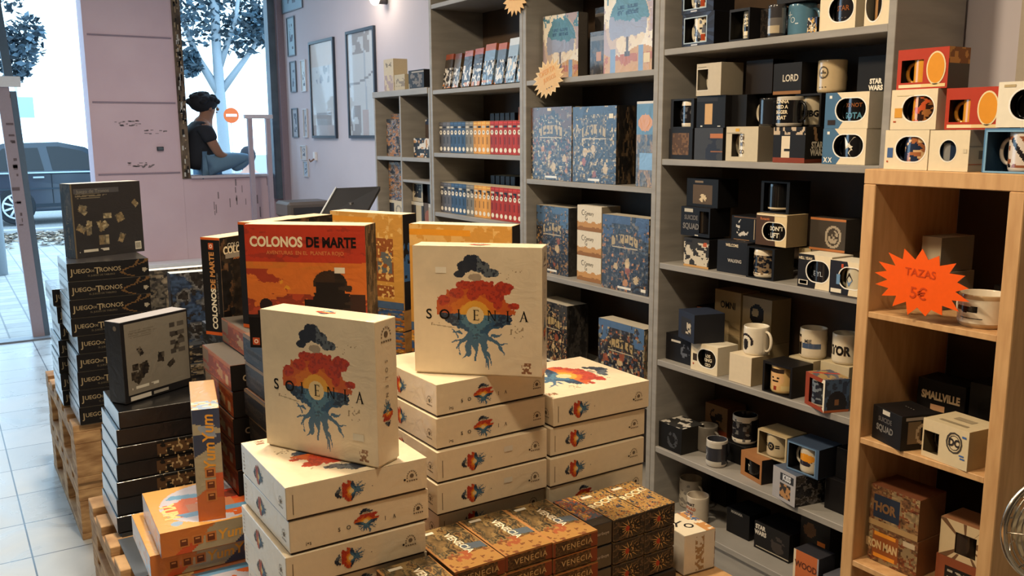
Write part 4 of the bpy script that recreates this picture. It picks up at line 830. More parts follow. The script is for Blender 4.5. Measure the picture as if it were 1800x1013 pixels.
for i in range(9):
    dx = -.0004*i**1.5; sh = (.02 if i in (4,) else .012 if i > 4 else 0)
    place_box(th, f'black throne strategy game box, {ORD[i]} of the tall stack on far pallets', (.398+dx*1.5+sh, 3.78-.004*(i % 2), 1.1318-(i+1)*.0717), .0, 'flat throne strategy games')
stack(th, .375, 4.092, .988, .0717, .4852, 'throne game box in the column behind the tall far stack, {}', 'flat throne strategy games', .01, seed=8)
def items_back(pal, bg, seed, rows=True):
    cg = collage(pal, seed, 6)
    def fn(Sg, Tg):
        C = img(Sg, bg); n = vn(Sg*3, Tg*3, seed); 
        rn = random.Random(seed)
        for k in range(12):
            cx, cy, w, h = rn.uniform(.1, .92), rn.uniform(.2, .72), rn.uniform(.03, .08), rn.uniform(.03, .07); c, s_ = cos(k), sin(k)
            a = (Sg-cx)*c+(Tg-cy)*s_; b = -(Sg-cx)*s_+(Tg-cy)*c; M_ = (abs(a) < w) & (abs(b) < h); C = np.where(M_[..., None], cg(Sg, Tg), C)
        for k in range(5): C = put(C, (abs(Tg-.80-k*.022) < .006) & (Sg > .06) & (Sg < .4+.05*(k % 3)) & (vn(Sg*50, Tg*5, k) > .3), pal[0], .6)
        C = put(C, (Sg > .06) & (Sg < .5) & (abs(Tg-.09) < .018) & (vn(Sg*30, Tg*4, 3) > .35), (206, 202, 190))
        return C
    return fn
def throne_up(m, F):
    f = F['f']; m.paint(f, 0, .0, .295, .295, 84, 84, items_back([(160, 148, 120), (112, 104, 88), (134, 118, 90)], (58, 56, 60), 12), .0004, 'wrapped_card'); m.rect(f, .012, .255, .20, .275, (84, 84, 90), .0008); m.text(f, 'Juego de Tronos', .09, .264, .02, (130, 128, 122), off=.0012)
    m.rect(f, .255, .012, .282, .045, (214, 210, 196), .0008); m.rect(f, .0, .0, .006, .295, (110, 100, 84), .0007)
    for k in range(9): m.rect(f, .258+.0024*k, .016, .2592+.0024*k, .04, (40, 40, 40), .001)
    l = F['l']; m.paint(l, 0, 0, .079, .295, 20, 60, collage([(50, 48, 50), (66, 62, 60), (84, 74, 62)], 6, 5), .0004); m.text(l, 'Juego de Tronos', .04, .12, .026, (130, 116, 90), rot=pi/2)
    m.rect(F['t'], .002, .002, .293, .077, (196, 196, 192), .0004)
tu = game_box(.295, .079, .295, (66, 66, 70), throne_up, base_col=(60, 60, 60), lip=.003)
place_box(tu, 'upright throne game showing its back, standing on the tall far stack', (.4482, 3.9139, 1.1322), .4745-.12, 'upright games on stacks')
# ------------------------------------------------------------------ plain black stack
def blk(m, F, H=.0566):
    m.rect(F['l'], 0, .003, .29, H, (206, 210, 214), .0004, 'wrapped_card')  # near-white left side of a black box, doorway daylight painted in
def blk2(m, F, H=.0566):
    blk(m, F); m.paint(F['f'], .12, .003, .285, H, 50, 16, lambda S_, T_: put(put(img(S_, (40, 36, 34)), (vn(S_*9, T_*3, 4) > .5) & (abs(T_-.45) < .34), (92, 66, 44)), (vn(S_*24, T_*6, 5) > .8), (176, 150, 110)), .0004)
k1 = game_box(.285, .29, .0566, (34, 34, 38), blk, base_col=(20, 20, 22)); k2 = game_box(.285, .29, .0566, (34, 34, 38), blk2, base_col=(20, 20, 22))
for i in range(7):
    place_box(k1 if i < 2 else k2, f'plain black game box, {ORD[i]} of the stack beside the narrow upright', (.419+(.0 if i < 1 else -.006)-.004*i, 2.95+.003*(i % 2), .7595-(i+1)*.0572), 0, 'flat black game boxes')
def dark_up(m, F):
    f = F['f']; L = .27
    m.paint(f, .014, .028, L-.006, .262, 84, 76, items_back([(96, 88, 78), (52, 46, 44), (70, 62, 54)], (128, 122, 112), 31), .0006, 'wrapped_card')
    for k in range(4): m.rect(f, .19+.0*k, .22-.03*k, .212, .235-.03*k, (76, 70, 66), .001); m.rect(f, .222, .22-.03*k, .25, .235-.03*k, (90, 84, 78), .001)
    m.rect(f, .02, .008, .10, .022, (196, 192, 184), .001); m.rect(f, .11, .010, .17, .020, (150, 146, 140), .001)
    m.rect(F['t'], .002, .002, L-.002, .073, (170, 170, 176), .0004); logo_c = (120, 110, 96); m.disc(F['l'], .05, .25, .008, .008, logo_c)
du = game_box(.27, .075, .27, (42, 40, 44), dark_up, base_col=(30, 30, 30), lip=.003)
place_box(du, 'upright dark game with grey parts diagram on its back, atop the black stack', (.452, 3.012, .7600), .50, 'upright games on stacks')
m = MB(); m.box(.0, .0, 0, .28, .29, .0125, (60, 64, 70), 'matte'); tag(m.build('cardboard_tray', None, (.40, 2.95, .3460)), 'flat dark sheet under the plain black game stack', 'tray', 'cardboard trays')
m = MB(); m.box(0, 0, 0, .24, .30, .003, (96, 104, 116), 'satin'); tag(m.build('cardboard_sheet', None, (.385, 2.635, .3458)), 'blue grey sheet lying on the pallet before the plain black games', 'sheet')
# low art-fronted stacks behind, blue and grey uprights
def darkart(seed):
    def art(m, F):
        m.paint(F['f'], 0, .003, .295, .068, 60, 16, collage([(44, 44, 50), (62, 60, 62), (110, 96, 76), (50, 56, 70), (150, 138, 120)], seed, 4), .0004); m.paint(F['l'], 0, .003, .295, .068, 40, 12, collage([(60, 66, 74), (84, 90, 98), (50, 54, 60)], seed+1, 4), .0004); m.rect(F['t'], .002, .002, .293, .293, (70, 76, 86), .0004)
    return art
da = game_box(.295, .295, .070, (60, 60, 66), darkart(51), base_col=(30, 30, 34)); db = game_box(.295, .295, .070, (60, 60, 66), darkart(57), base_col=(30, 30, 34))
stack([da, db], .705, 3.40, .8416, .0705, .4852, 'patterned dark game box, {} below the upright blue game', 'patterned dark games', .006, seed=12, what='patterned games below the blue upright')
stack([db, da], .70, 3.80, .7710, .0705, .4852, 'patterned dark game box, {} below the upright grey game', 'patterned dark games', .006, seed=14, what='patterned games below the grey upright')
stack([da, db], .70, 2.71, 1.0109, .0705, LOW, 'patterned dark game box, {} under the black-spined space game', 'patterned dark games', .004, seed=15, what='patterned games below the black-spined game')
def up_art(pal, seed, L, D, H, topc, title=None):
    def art(m, F):
        m.paint(F['f'], 0, 0, L, H, 60, 60, collage(pal, seed, 6), .0004, 'wrapped_card'); m.paint(F['l'], 0, 0, D, H, 16, 50, collage(pal, seed+2, 5), .0004, 'wrapped_card'); m.paint(F['r'], 0, 0, D, H, 16, 50, collage(pal, seed+3, 5), .0004); m.rect(F['t'], .002, .002, L-.002, D-.002, topc, .0004)
        if title: m.text(F['f'], title[0], L/2, H*.8, title[1], title[2], .02, off=.0012)
    return art
gu = game_box(.30, .06, .29, (112, 106, 98), up_art([(118, 112, 102), (84, 80, 76), (140, 130, 114), (60, 60, 62)], 61, .30, .06, .29, (236, 238, 240)), lip=.003)
place_box(gu, 'upright grey game with dark tiles printed, beyond the black stack', (.70, 3.90, .7715), .0, 'upright games on stacks')
bu = game_box(.28, .06, .265, (60, 84, 116), up_art([(58, 76, 106), (48, 62, 90), (84, 88, 96), (110, 110, 112), (60, 56, 56)], 64, .28, .06, .265, (200, 214, 224)), lip=.003)
place_box(bu, 'upright blue game with grey figures between black-spined and grey games', (.705, 3.46, .8421), -.05, 'upright games on stacks')
# ------------------------------------------------------------------ yellow puzzle-like games
def yel_art(m, F):
    f = F['f']
    def fn(Sg, Tg):
        n = fbm(Sg*10, Tg*10, 71, 3); C = img(Sg, (206, 150, 70)); C = put(C, (Tg > .8) & (n > .5), (222, 176, 104)); C = put(C, (abs(Tg-.93) < .03) & (Sg < .6), (224, 150, 44)); C = put(C, (Sg > .62) & (Sg < .88) & (Tg > .12) & (Tg < .78) & (((Tg*4) % 1) > .14), (150, 86, 44)); C = put(C, (Sg > .66) & (Sg < .85) & (Tg > .38) & (Tg < .6) & (vn(Sg*22, Tg*22, 3) > .4), (100, 104, 104)); C = put(C, (Sg > .64) & (Sg < .87) & (Tg > .1) & (Tg < .8) & (vn(Sg*40, Tg*40, 6) > .72), (230, 186, 110)); return put(C, (Tg < .08), (74, 98, 130))
    m.paint(f, 0, 0, .30, .30, 96, 90, fn, .0004, 'wrapped_card'); m.rect(F['t'], .002, .002, .298, .068, (232, 222, 200), .0004)
    m.paint(F['r'], 0, 0, .07, .30, 18, 60, lambda S_, T_: put(put(img(S_, (40, 38, 42)), (abs(T_-.5) < .2) & (vn(S_*8, T_*20, 4) > .4), (60, 104, 160)), (S_ < .08), (220, 176, 110)), .0004); m.paint(F['l'], 0, 0, .07, .30, 18, 60, lambda S_, T_: put(img(S_, (220, 140, 44)), vn(S_*6, T_*12, 4) > .6, (196, 96, 40)), .0004)
yu = game_box(.30, .07, .30, (214, 170, 96), yel_art, lip=.003)
place_box(yu, 'upright yellow game right behind the red sunset game', (1.0759, 2.7767, 1.0710), -1.1428, 'upright yellow games')
place_box(yu, 'upright yellow game hidden behind the second upright cream box', (1.0989, 2.2459, 1.0710), -.8937, 'upright yellow games')
def yflat(m, F):
    m.paint(F['f'], 0, .003, .30, .069, 50, 14, collage([(206, 150, 70), (180, 110, 50), (96, 100, 104), (60, 90, 140)], 75, 5), .0004); m.paint(F['l'], 0, .003, .30, .069, 50, 14, collage([(206, 150, 70), (180, 110, 50), (150, 140, 120)], 76, 5), .0004); m.paint(F['t'], 0, 0, .30, .30, 50, 50, collage([(150, 156, 170), (120, 130, 150), (176, 170, 160), (206, 160, 96)], 77, 5), .0004, 'wrapped_card')
yf = game_box(.30, .30, .070, (196, 144, 72), yflat, base_col=(90, 70, 44))
stack(yf, 1.0759, 2.7767, 1.0704, .0705, LOW, 'flat yellow-sided game box, {} under the farther upright yellow game', 'flat yellow games', .0, -1.1428, what='farther yellow-sided games')
stack(yf, 1.0989, 2.2459, 1.0704, .0705, LOW, 'flat yellow-sided game box, {} under the nearer upright yellow game', 'flat yellow games', .0, -.8937, what='nearer yellow-sided games')
# box with white top behind, dark slanted screen
place_box(mb_, 'upright pale-topped space game farthest back, left of the slanted dark screen', (.93, 3.10, 1.0120), .62, 'upright space colony games')
stack([da, db], 1.005, 3.095, 1.0109, .0705, LOW, 'patterned dark game box, {} below the pale-topped upright space game', 'patterned dark games', .004, .0, seed=17, what='patterned games farthest back')
root = empty('monitor', (1.62, 4.35, .0), -.35); tag(root, 'dark slanted flat screen on a counter, seen behind the game boxes', 'monitor')
m = MB(); V = [(0, 0, 1.19), (.24, 0, 1.215), (.33, .17, 1.34), (.10, .17, 1.335)]; m.add(V+[(a, b+.004, c-.02) for a, b, c in V], [(0, 1, 2, 3), (7, 6, 5, 4), (0, 4, 5, 1), (1, 5, 6, 2), (2, 6, 7, 3), (3, 7, 4, 0)], (50, 52, 58), 'satin'); sc_ = m.build('screen', root)
m = MB(); m.tube([(0, 0, 1.192), (.10, .17, 1.338)], .005, (206, 214, 222), 'satin', 6); m.build('bezel_edge', sc_)
m = MB(); m.tube([(.17, .08, 1.265), (.18, .12, 1.12), (.18, .12, 1.07)], .014, (60, 60, 64), 'satin', 8); m.bbox(.08, .04, 1.056, .30, .2, 1.07, (60, 60, 64), 'satin'); m.build('stand', root)
root = empty('counter', (1.42, 4.15, 0)); tag(root, 'dark brown counter far back before the cubby unit', 'counter')
m = MB(); m.bbox(0, 0, 1.02, .62, .75, 1.055, (92, 80, 72), 'satin', .003); m.build('counter_top', root); m = MB(); m.bbox(.02, .02, 0, .60, .73, 1.0195, (76, 64, 56), 'satin', .003); m.build('body', root)
m = MB(); m.bbox(0, 0, 1.0, .35, .3, 1.12, (96, 88, 82), 'satin', .02); m.bbox(.04, -.005, 1.03, .3, 0, 1.08, (60, 58, 60), 'satin', .001); m.bbox(.02, .02, 0, .33, .28, .999, (84, 76, 70), 'satin', .003); tag(m.build('cabinet', None, (2.16, 6.4, 0)), 'dark grey low cabinet at the foot of the grey wall', 'cabinet')
# ------------------------------------------------------------------ orange children's food game
def yum_front(Sg, Tg):
    n = fbm(Sg*5, Tg*5, 81, 3); k = Sg+.25*(1-Tg); C = img(Sg, (206, 120, 54)); C = put(C, k > .46+.08*(n-.5), (176, 164, 136)); C = put(C, k > .86, (52, 62, 96)); C = put(C, (k > .36) & (k < .5) & (Tg < .4), (206, 84, 44)); return C
def yum_icons(m, fr, u0, v, s, rot=0):
    for k in range(3):
        du, dv = (s*1.25*k, 0) if rot == 0 else (0, s*1.25*k)
        m.rect(fr, u0+du-s*.5, v+dv-s*.5, u0+du+s*.5, v+dv+s*.5, (206, 130, 70), .0008); m.rect(fr, u0+du-s*.34, v+dv-s*.38, u0+du+s*.34, v+dv+s*.3, (110, 58, 36), .001); m.rect(fr, u0+du-s*.2, v+dv+s*.05, u0+du+s*.2, v+dv+s*.2, (214, 150, 92), .0012)
def yum_top(Sg, Tg):
    C = img(Sg, (222, 168, 92)); r_ = np.hypot(Sg-.55, Tg-.5); C = put(C, r_ < .47, (196, 196, 214)); n = fbm(Sg*6, Tg*6, 85, 3)
    C = put(C, (r_ < .44) & (n > .50), (212, 104, 52)); C = put(C, (r_ < .44) & (abs(Tg-.78+.2*Sg) < .05), (108, 164, 206)); C = put(C, (r_ < .4) & (abs(Tg-.28) < .05), (104, 156, 200)); C = put(C, (np.hypot(Sg-.72, Tg-.58) < .13), (200, 70, 44)); C = put(C, (np.hypot(Sg-.72, Tg-.58) < .08), (120, 54, 40)); C = put(C, (np.hypot(Sg-.46, Tg-.60) < .045), (250, 240, 224)); C = put(C, (abs(Sg-.5) < .2) & (abs(Tg-.42) < .09), (196, 128, 92))
    return put(C, np.hypot(Sg-.16, Tg-.14) < .05, (150, 180, 214))
def yum_flat(m, F):
    f = F['f']; m.paint(f, 0, .003, .30, .0692, 60, 16, yum_front, .0004, 'wrapped_card'); yum_icons(m, f, .056, .034, .027); m.text(f, 'YumYum', .212, .037, .038, (240, 176, 72), .02, rot=.05, shear=.15)
    m.paint(F['t'], 0, 0, .30, .30, 80, 80, yum_top, .0004, 'wrapped_card'); m.text(F['t'], 'YUM', .045, .13, .05, (236, 206, 140), .05, rot=-pi/2)
    m.paint(F['l'], 0, .003, .30, .0692, 40, 10, lambda S_, T_: put(put(img(S_, (196, 176, 160)), S_ > .7, (150, 176, 206)), vn(S_*9, T_*4, 5) > .7, (206, 140, 84)), .0004, 'wrapped_card')
yb = game_box(.30, .30, .0692, (214, 140, 70), yum_flat, base_col=(180, 110, 60), lip=.003)
for i, (dx, dy, rz, lb) in enumerate([(0, 0, -.046, 'orange children\'s food game lying flat, top of its pile by the narrow upright'), (-.022, .035, -.03, 'orange children\'s food game, second down and set back to the left'), (.012, -.075, -.05, 'orange children\'s food game, third down, its red top showing in front'), (.0, -.01, -.04, 'orange children\'s food game, lowest of its pile')]):
    place_box(yb, lb, (.3957+dx, 2.2741+dy, .6249-.0698*(i+1)), rz, 'orange food games')
def yum_up(m, F):
    f = F['f']; L, H = .067, .30
    def fn(Sg, Tg): n = fbm(Sg*3, Tg*8, 91, 3); C = img(Sg, (176, 164, 136)); C = put(C, Tg < .26+.16*(Sg-.2), (206, 110, 50)); C = put(C, (Tg < .42) & (Tg > .2) & (Sg > .72), (206, 90, 46)); C = put(C, (Tg > .58+.12*Sg) & (Tg < .78), (52, 62, 92)); C = put(C, Tg > .88-.06*Sg, (54, 64, 96)); return put(C, (Tg > .74) & (Tg < .86) & (n > .5), (150, 160, 176))
    m.paint(f, 0, .0, L, H, 26, 90, fn, .0004, 'wrapped_card'); m.text(f, 'YumYum', .036, .212, .040, (240, 170, 66), .02, rot=pi/2, shear=.15); yum_icons(m, f, .036, .065, .026, 1)
    m.paint(F['t'], 0, 0, L, .075, 20, 24, lambda S_, T_: put(put(img(S_, (150, 176, 206)), vn(S_*5, T_*6, 3) > .5, (222, 214, 190)), vn(S_*7, T_*7, 7) > .7, (206, 160, 90)), .0004, 'wrapped_card'); m.paint(F['l'], 0, 0, .075, H, 14, 50, lambda S_, T_: put(img(S_, (150, 132, 104)), vn(S_*4, T_*12, 8) > .6, (190, 160, 120)), .0004)
    m.paint(F['r'], 0, 0, .29, H, 50, 50, collage([(206, 110, 50), (176, 164, 136), (84, 130, 170)], 95, 4), .0004)
yuu = game_box(.067, .29, .30, (196, 160, 110), yum_up, lip=.003)
place_box(yuu, 'narrow upright blue and orange food game standing on the flat orange one', (.4965, 2.2935, .6253), -.2101, 'orange food games')
# other flat games right of the orange pile
# ================================================================== mugs and mug boxes
def mug(label, x, y, z, rz=0, R=.0405, H=.094, col=(236, 230, 218), inner=None, rim=None, handle=0.0, hcol=None, art=None, texts=(), group='mugs', flat=True, hspan=.62):
    """handle = angle of the handle about the mug, measured from straight right as seen from the front (-y local)"""
    inner = inner or col; m = MB(); w = .0035
    prof = [(0, 0), (R*.86, 0), (R*.93, .002), (R, .008), (R, .012), (R, H-.012), (R, H-.003), (R-.001, H-.0005), (R-w+.001, H-.0005), (R-w, H-.003), (R-w, .01), (R-w-.006, .005), (0, .005)]
    cols = [col]*5+[rim or col, rim or col, rim or inner, inner, inner, inner, inner]
    if rim: cols[3] = rim; cols[2] = rim
    m.lathe(prof, col, 'ceramic', 30, cols=cols); cy = CYL(R+.0002)
    if art: m.paint(cy, -R*1.25, .012, R*1.25, H-.012, 34, 26, art, .0003, 'ceramic')
    for t, u_, v_, hh, c_, *rest in texts:
        v, tr, wd = glyphs(t, rest[0] if rest else .02); sx = rest[1] if len(rest) > 1 else .9; v = v.copy(); v[:, 0] = (v[:, 0]-wd/2)*hh*sx+u_; v[:, 1] = (v[:, 1]-.35)*hh+v_
        m.add(cy.pt(v[:, 0], v[:, 1], .0008), tr, c_, 'ceramic')
    o = empty('mug', (x, y, z), rz); tag(o, label, 'mug', group); m.build('cup', o)
    h = MB(); ca, sa = cos(handle), sin(handle); pts = []
    zc = H*.5; hh = H*hspan/2
    for k in range(13):
        t = -pi/2+pi*k/12; rr = R-.003+.026*max(0, cos(t))**.7; pts.append((rr*ca, rr*sa, zc+hh*sin(t)))
    h.tube(pts, .0048, hcol or col, 'ceramic', 8); h.build('handle', o); return o
def hole_pts(kind, cu, cv, ru, rv, th):
    c, s_ = cos(th), sin(th)
    if kind == 'rect': k = min(ru/abs(c) if abs(c) > 1e-9 else 1e9, rv/abs(s_) if abs(s_) > 1e-9 else 1e9); return (cu+c*k, cv+s_*k)
    if kind == 'round': k = 1/sqrt((c/ru)**2+(s_/rv)**2); return (cu+c*k, cv+s_*k)
    a = ru-rv  # stadium
    if a <= 0: return (cu+c*rv, cv+s_*rv)
    if abs(s_)*a < abs(c)*rv+1e-12:
        # hits cap
        b_ = -2*a*abs(c); cc = a*a-rv*rv; k = (-b_+sqrt(max(0, b_*b_-4*cc)))/2; return (cu+c*k, cv+s_*k)
    k = rv/abs(s_); 
    if abs(c)*k > a: b_ = -2*a*abs(c); cc = a*a-rv*rv; k = (-b_+sqrt(max(0, b_*b_-4*cc)))/2
    return (cu+c*k, cv+s_*k)
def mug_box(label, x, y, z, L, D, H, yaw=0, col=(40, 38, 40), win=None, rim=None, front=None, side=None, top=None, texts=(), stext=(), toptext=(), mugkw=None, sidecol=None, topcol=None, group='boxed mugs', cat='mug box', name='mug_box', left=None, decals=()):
    """origin front left bottom; yaw 0 = front parallel to the bookcase front"""
    m = MB(); rz = -pi/2+yaw; F = faces(L, D, H); fr = F['f']; sc = sidecol or col; tc = topcol or col
    if win:
        kind, cu, cv, ru, rv = win; cu *= L; cv *= H; ru *= L; rv *= H
        angs = sorted(set([2*pi*k/40 for k in range(40)]+[atan2(b-cv, a-cu) % (2*pi) for a, b in ((0, 0), (L, 0), (L, H), (0, H))]+([atan2(b, a) % (2*pi) for a, b in ((ru, rv), (-ru, rv), (-ru, -rv), (ru, -rv))] if kind == 'rect' else [])))
        inn = [hole_pts(kind, cu, cv, ru, rv, a) for a in angs]; out = []
        for a in angs:
            c, s_ = cos(a), sin(a); k = min([q for q in ((L-cu)/c if c > 1e-9 else 1e9, -cu/c if c < -1e-9 else 1e9, (H-cv)/s_ if s_ > 1e-9 else 1e9, -cv/s_ if s_ < -1e-9 else 1e9) if q > 0]); out.append((cu+c*k, cv+s_*k))
        N = len(angs); P = np.array(inn+out); V = fr.pt(P[:, 0], P[:, 1], 0); Q = [(k, N+k, N+(k+1) % N, (k+1) % N) for k in range(N)]
        if front:
            S_ = P[N:, 0]; cc = []
            for k in range(N):
                a = (P[k]+P[N+k])/2; cc.append(front(np.array([[a[0]/L]]), np.array([[a[1]/H]]))[0, 0])
            m.add(V, Q, np.array(cc))
        else: m.add(V, Q, col)
        # card edge thickness and pale rim
        Vi = np.concatenate([fr.pt(P[:N, 0], P[:N, 1], 0), fr.pt(P[:N, 0], P[:N, 1], -.0015)]); m.add(Vi, [(k, (k+1) % N, N+(k+1) % N, N+k) for k in range(N)], rim or col)
        if rim:
            rm = MB(); P2 = np.array([((p[0]-cu)*1.07+cu, (p[1]-cv)*1.09+cv) for p in inn]); V = np.concatenate([fr.pt(P[:N, 0], P[:N, 1], .0005), fr.pt(P2[:, 0], P2[:, 1], .0005)]); rm.add(V, [(k, N+k, N+(k+1) % N, (k+1) % N) for k in range(N)], rim)
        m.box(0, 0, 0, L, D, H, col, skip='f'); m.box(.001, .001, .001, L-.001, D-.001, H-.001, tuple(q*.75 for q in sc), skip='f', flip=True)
    else:
        m.bbox(0, 0, 0, L, D, H, col, 'printed_card', .0008)
        if front: m.paint(fr, 0, 0, L, H, 34, 28, front, .0004)
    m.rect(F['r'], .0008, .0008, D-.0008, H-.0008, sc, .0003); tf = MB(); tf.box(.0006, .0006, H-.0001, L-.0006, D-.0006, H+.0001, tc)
    if side: m.paint(F['r'], 0, 0, D, H, 24, 28, side, .0005)
    if left: m.paint(F['l'], 0, 0, D, H, 20, 24, left, .0005)
    if top: tf.paint(F['t'], 0, 0, L, D, 26, 20, top, .0005)
    for which, lst in (('f', texts), ('r', stext), ('t', toptext)):
        wd = D if which == 'r' else L; hd = D if which == 't' else H
        for t, a, b, hh, c_, *rest in lst: (tf if which == 't' else m).text(F[which], t, a*wd, b*hd, hh, c_, rest[0] if rest else .02, sx=rest[1] if len(rest) > 1 else .85, off=.0011, rot=rest[2] if len(rest) > 2 else 0)
    for which, a, b, c_, d, cl in decals:
        wd = D if which == 'r' else L; hd = D if which == 't' else H; (tf if which == 't' else m).rect(F[which], a*wd, b*hd, c_*wd, d*hd, cl, .0009)
    o = empty(name, (x, y, z+.0004), rz); tag(o, label, cat, group); m.build('carton', o); tf.build('top_flap', o)
    if win and rim: rm.build('window_rim', o)
    if mugkw:
        k = dict(mugkw); lb = k.pop('label'); ax = k.pop('ax', L/2 if L < .13 else L/2-.012); R_ = k.pop('R', min(.0405, D/2-.006, L/2-.004)); ay = k.pop('ay', min(R_+.004, D/2)); Hm = k.pop('H', H-.008)
        hc = cos(k.get('handle', 0)); R_ = min(R_, (L-.036)/2)
        if hc < -.5: ax = min(max(ax, R_+.031), L-R_-.004)
        elif hc > .5: ax = max(min(ax, L-R_-.031), R_+.004)
        c, s_ = cos(rz), sin(rz); mug(lb, x+ax*c-ay*s_, y+ax*s_+ay*c, z+.0018, rz+k.pop('turn', 0), R=R_, H=Hm, group='mugs inside window boxes', **k)
    return o
def pic(pal, seed, sc=5): return collage(pal, seed, sc)
BLK = (34, 32, 34); CR_ = (238, 222, 190); BRN = (120, 84, 54); NAV = (42, 50, 72)
def stadium_box(label, x, y, z, L, D, H, left_col, mlabel, mcol, mtexts=(), split=.38, texts=(), decals=(), mart=None, **kw):
    return mug_box(label, x, y, z, L, D, H, col=CR_, win=('stadium', .60, .52, .34, .31), rim=(252, 248, 238), front=lambda S_, T_: put(img(S_, CR_), S_ < split, left_col), sidecol=kw.pop('sidecol', (214, 204, 184)), topcol=kw.pop('topcol', (240, 230, 208)), texts=texts, decals=decals,
                   mugkw=dict(label=mlabel, ax=L*.62, col=mcol, texts=mtexts, handle=pi, art=mart, ay=.043), **kw)
G3 = 'boxed mugs on the tall grey bookcase'; X = 2.25
Z1, Z2, Z3, Z4, Z5, Z6 = 1.9092, 1.5202, 1.1372, .7652, .4202, .1602
comic = lambda S_, T_: put(put(put(img(S_, (232, 222, 198)), vn(S_*8, T_*6, 3) > .62, (110, 116, 130)), vn(S_*10, T_*7, 8) > .72, (60, 56, 56)), (abs(S_-.72) < .07) & (T_ < .34) & (T_ > .06), (176, 74, 44))
cg_ = collage([(46, 58, 84), (52, 66, 94), (40, 48, 70)], 3, 4)
for k, (zz, nm) in enumerate(((Z1, 'lower'), (Z1+.114, 'upper'))):
    mug_box(f'navy mug box with comic strip mug, {nm} of two at the left end', 2.28, 2.440+.006*k, zz, .155, .10, .113, col=NAV, win=('rect', .42, .5, .34, .36), rim=(176, 196, 214), front=cg_, sidecol=(24, 24, 28), group=G3,
            decals=[('t', .2, .3, .45, .4, (196, 200, 210)), ('t', .5, .6, .8, .66, (196, 200, 210)), ('f', .3, .04, .5, .08, (206, 210, 220))],
            mugkw=dict(label=f'white comic strip mug inside the {nm} navy box', ax=.072, col=(236, 228, 206), art=comic, handle=pi))
mug_box('narrow black mug box with cream window, beside the navy boxes', 2.28, 2.215, Z1, .088, .095, .105, win=('rect', .5, .5, .43, .42), group=G3, mugkw=dict(label='cream mug with black words inside the narrow black box', col=(238, 224, 192), handle=pi*.9, texts=[('NEVER', 0, .078, .013, BLK, .03), ('SAY', 0, .064, .013, BLK, .03), ('NO', 0, .05, .015, BLK, .03), ('TO COFFEE', 0, .016, .008, BLK, .01)], art=lambda S_, T_: put(img(S_, (238, 224, 192)), (abs(S_-.5) < .15) & (abs(T_-.38) < .1), (40, 36, 38))))
mug_box('dark mug box with faint brown figure, between cream mug and steel mug', 2.33, 2.125, Z1, .08, .09, .10, front=pic([(44, 38, 34), (60, 50, 44), (34, 30, 30)], 33), texts=[('1', .4, .5, .05, (196, 160, 120), .0)], group=G3)
mug('steel coloured mug with dark lid band beside the light blue mug', 2.288, 2.020, Z1, -pi/2, R=.028, H=.10, col=(120, 118, 116), rim=(70, 68, 70), art=lambda S_, T_: put(put(img(S_, (110, 106, 104)), T_ > .6, (72, 70, 74)), (T_ < .3) & (abs(S_-.6) < .3), (190, 176, 150)), handle=pi/2, group='loose mugs on the tall grey bookcase')
mug('light blue mug with a white line emblem under the top black box', 2.345, 1.968, Z1, -pi/2, R=.044, H=.10, col=(92, 134, 160), texts=[('+', -.012, .066, .045, (206, 222, 232), -.01), ('o', .0, .055, .04, (206, 222, 232), -.015), ('-', .014, .045, .05, (206, 222, 232), -.01)], handle=0, group='loose mugs on the tall grey bookcase')
mug_box('black box with a white label balanced on the light blue mug', 2.295, 2.03, Z1+.1012, .125, .10, .075, decals=[('f', .45, .18, .75, .55, (222, 216, 204)), ('f', .1, .7, .9, .78, (80, 80, 84))], texts=[('LOVE', .6, .38, .018, (40, 40, 44))], group=G3)
mug_box('small printed box with blue and yellow squares near the shelf front', 2.27, 1.885, Z1, .035, .05, .045, front=pic([(60, 84, 130), (206, 160, 70), (220, 214, 200), (50, 46, 50)], 12, 3), group=G3)
stadium_box('big cream mug box with oval window at the top right shelf', 2.275, 1.845, Z1, .125, .10, .112, CR_, 'dark printed mug inside the big cream box of the top shelf', (52, 50, 56), [('STAR', 0, .06, .02, (150, 90, 50), .02), ('- - -', 0, .035, .02, (110, 104, 100))], split=.0, texts=[('•', .93, .86, .03, (170, 150, 120))], group=G3)
mug_box('dark box right behind the big cream mug box on the top shelf', 2.42, 1.80, Z1, .08, .09, .11, col=(60, 54, 48), group=G3)
mug_box('cream mug box with looped window at the right end of the top shelf', 2.275, 1.690, Z1, .085, .085, .112, col=CR_, win=('round', .34, .52, .30, .40), rim=(252, 248, 238), sidecol=(220, 208, 180), group=G3, mugkw=dict(label='black mug inside the looped cream box of the top shelf', col=(46, 40, 36), art=lambda S_, T_: put(img(S_, (46, 40, 36)), abs(S_-.45) < .08, (176, 130, 80)), ax=.04, handle=0))
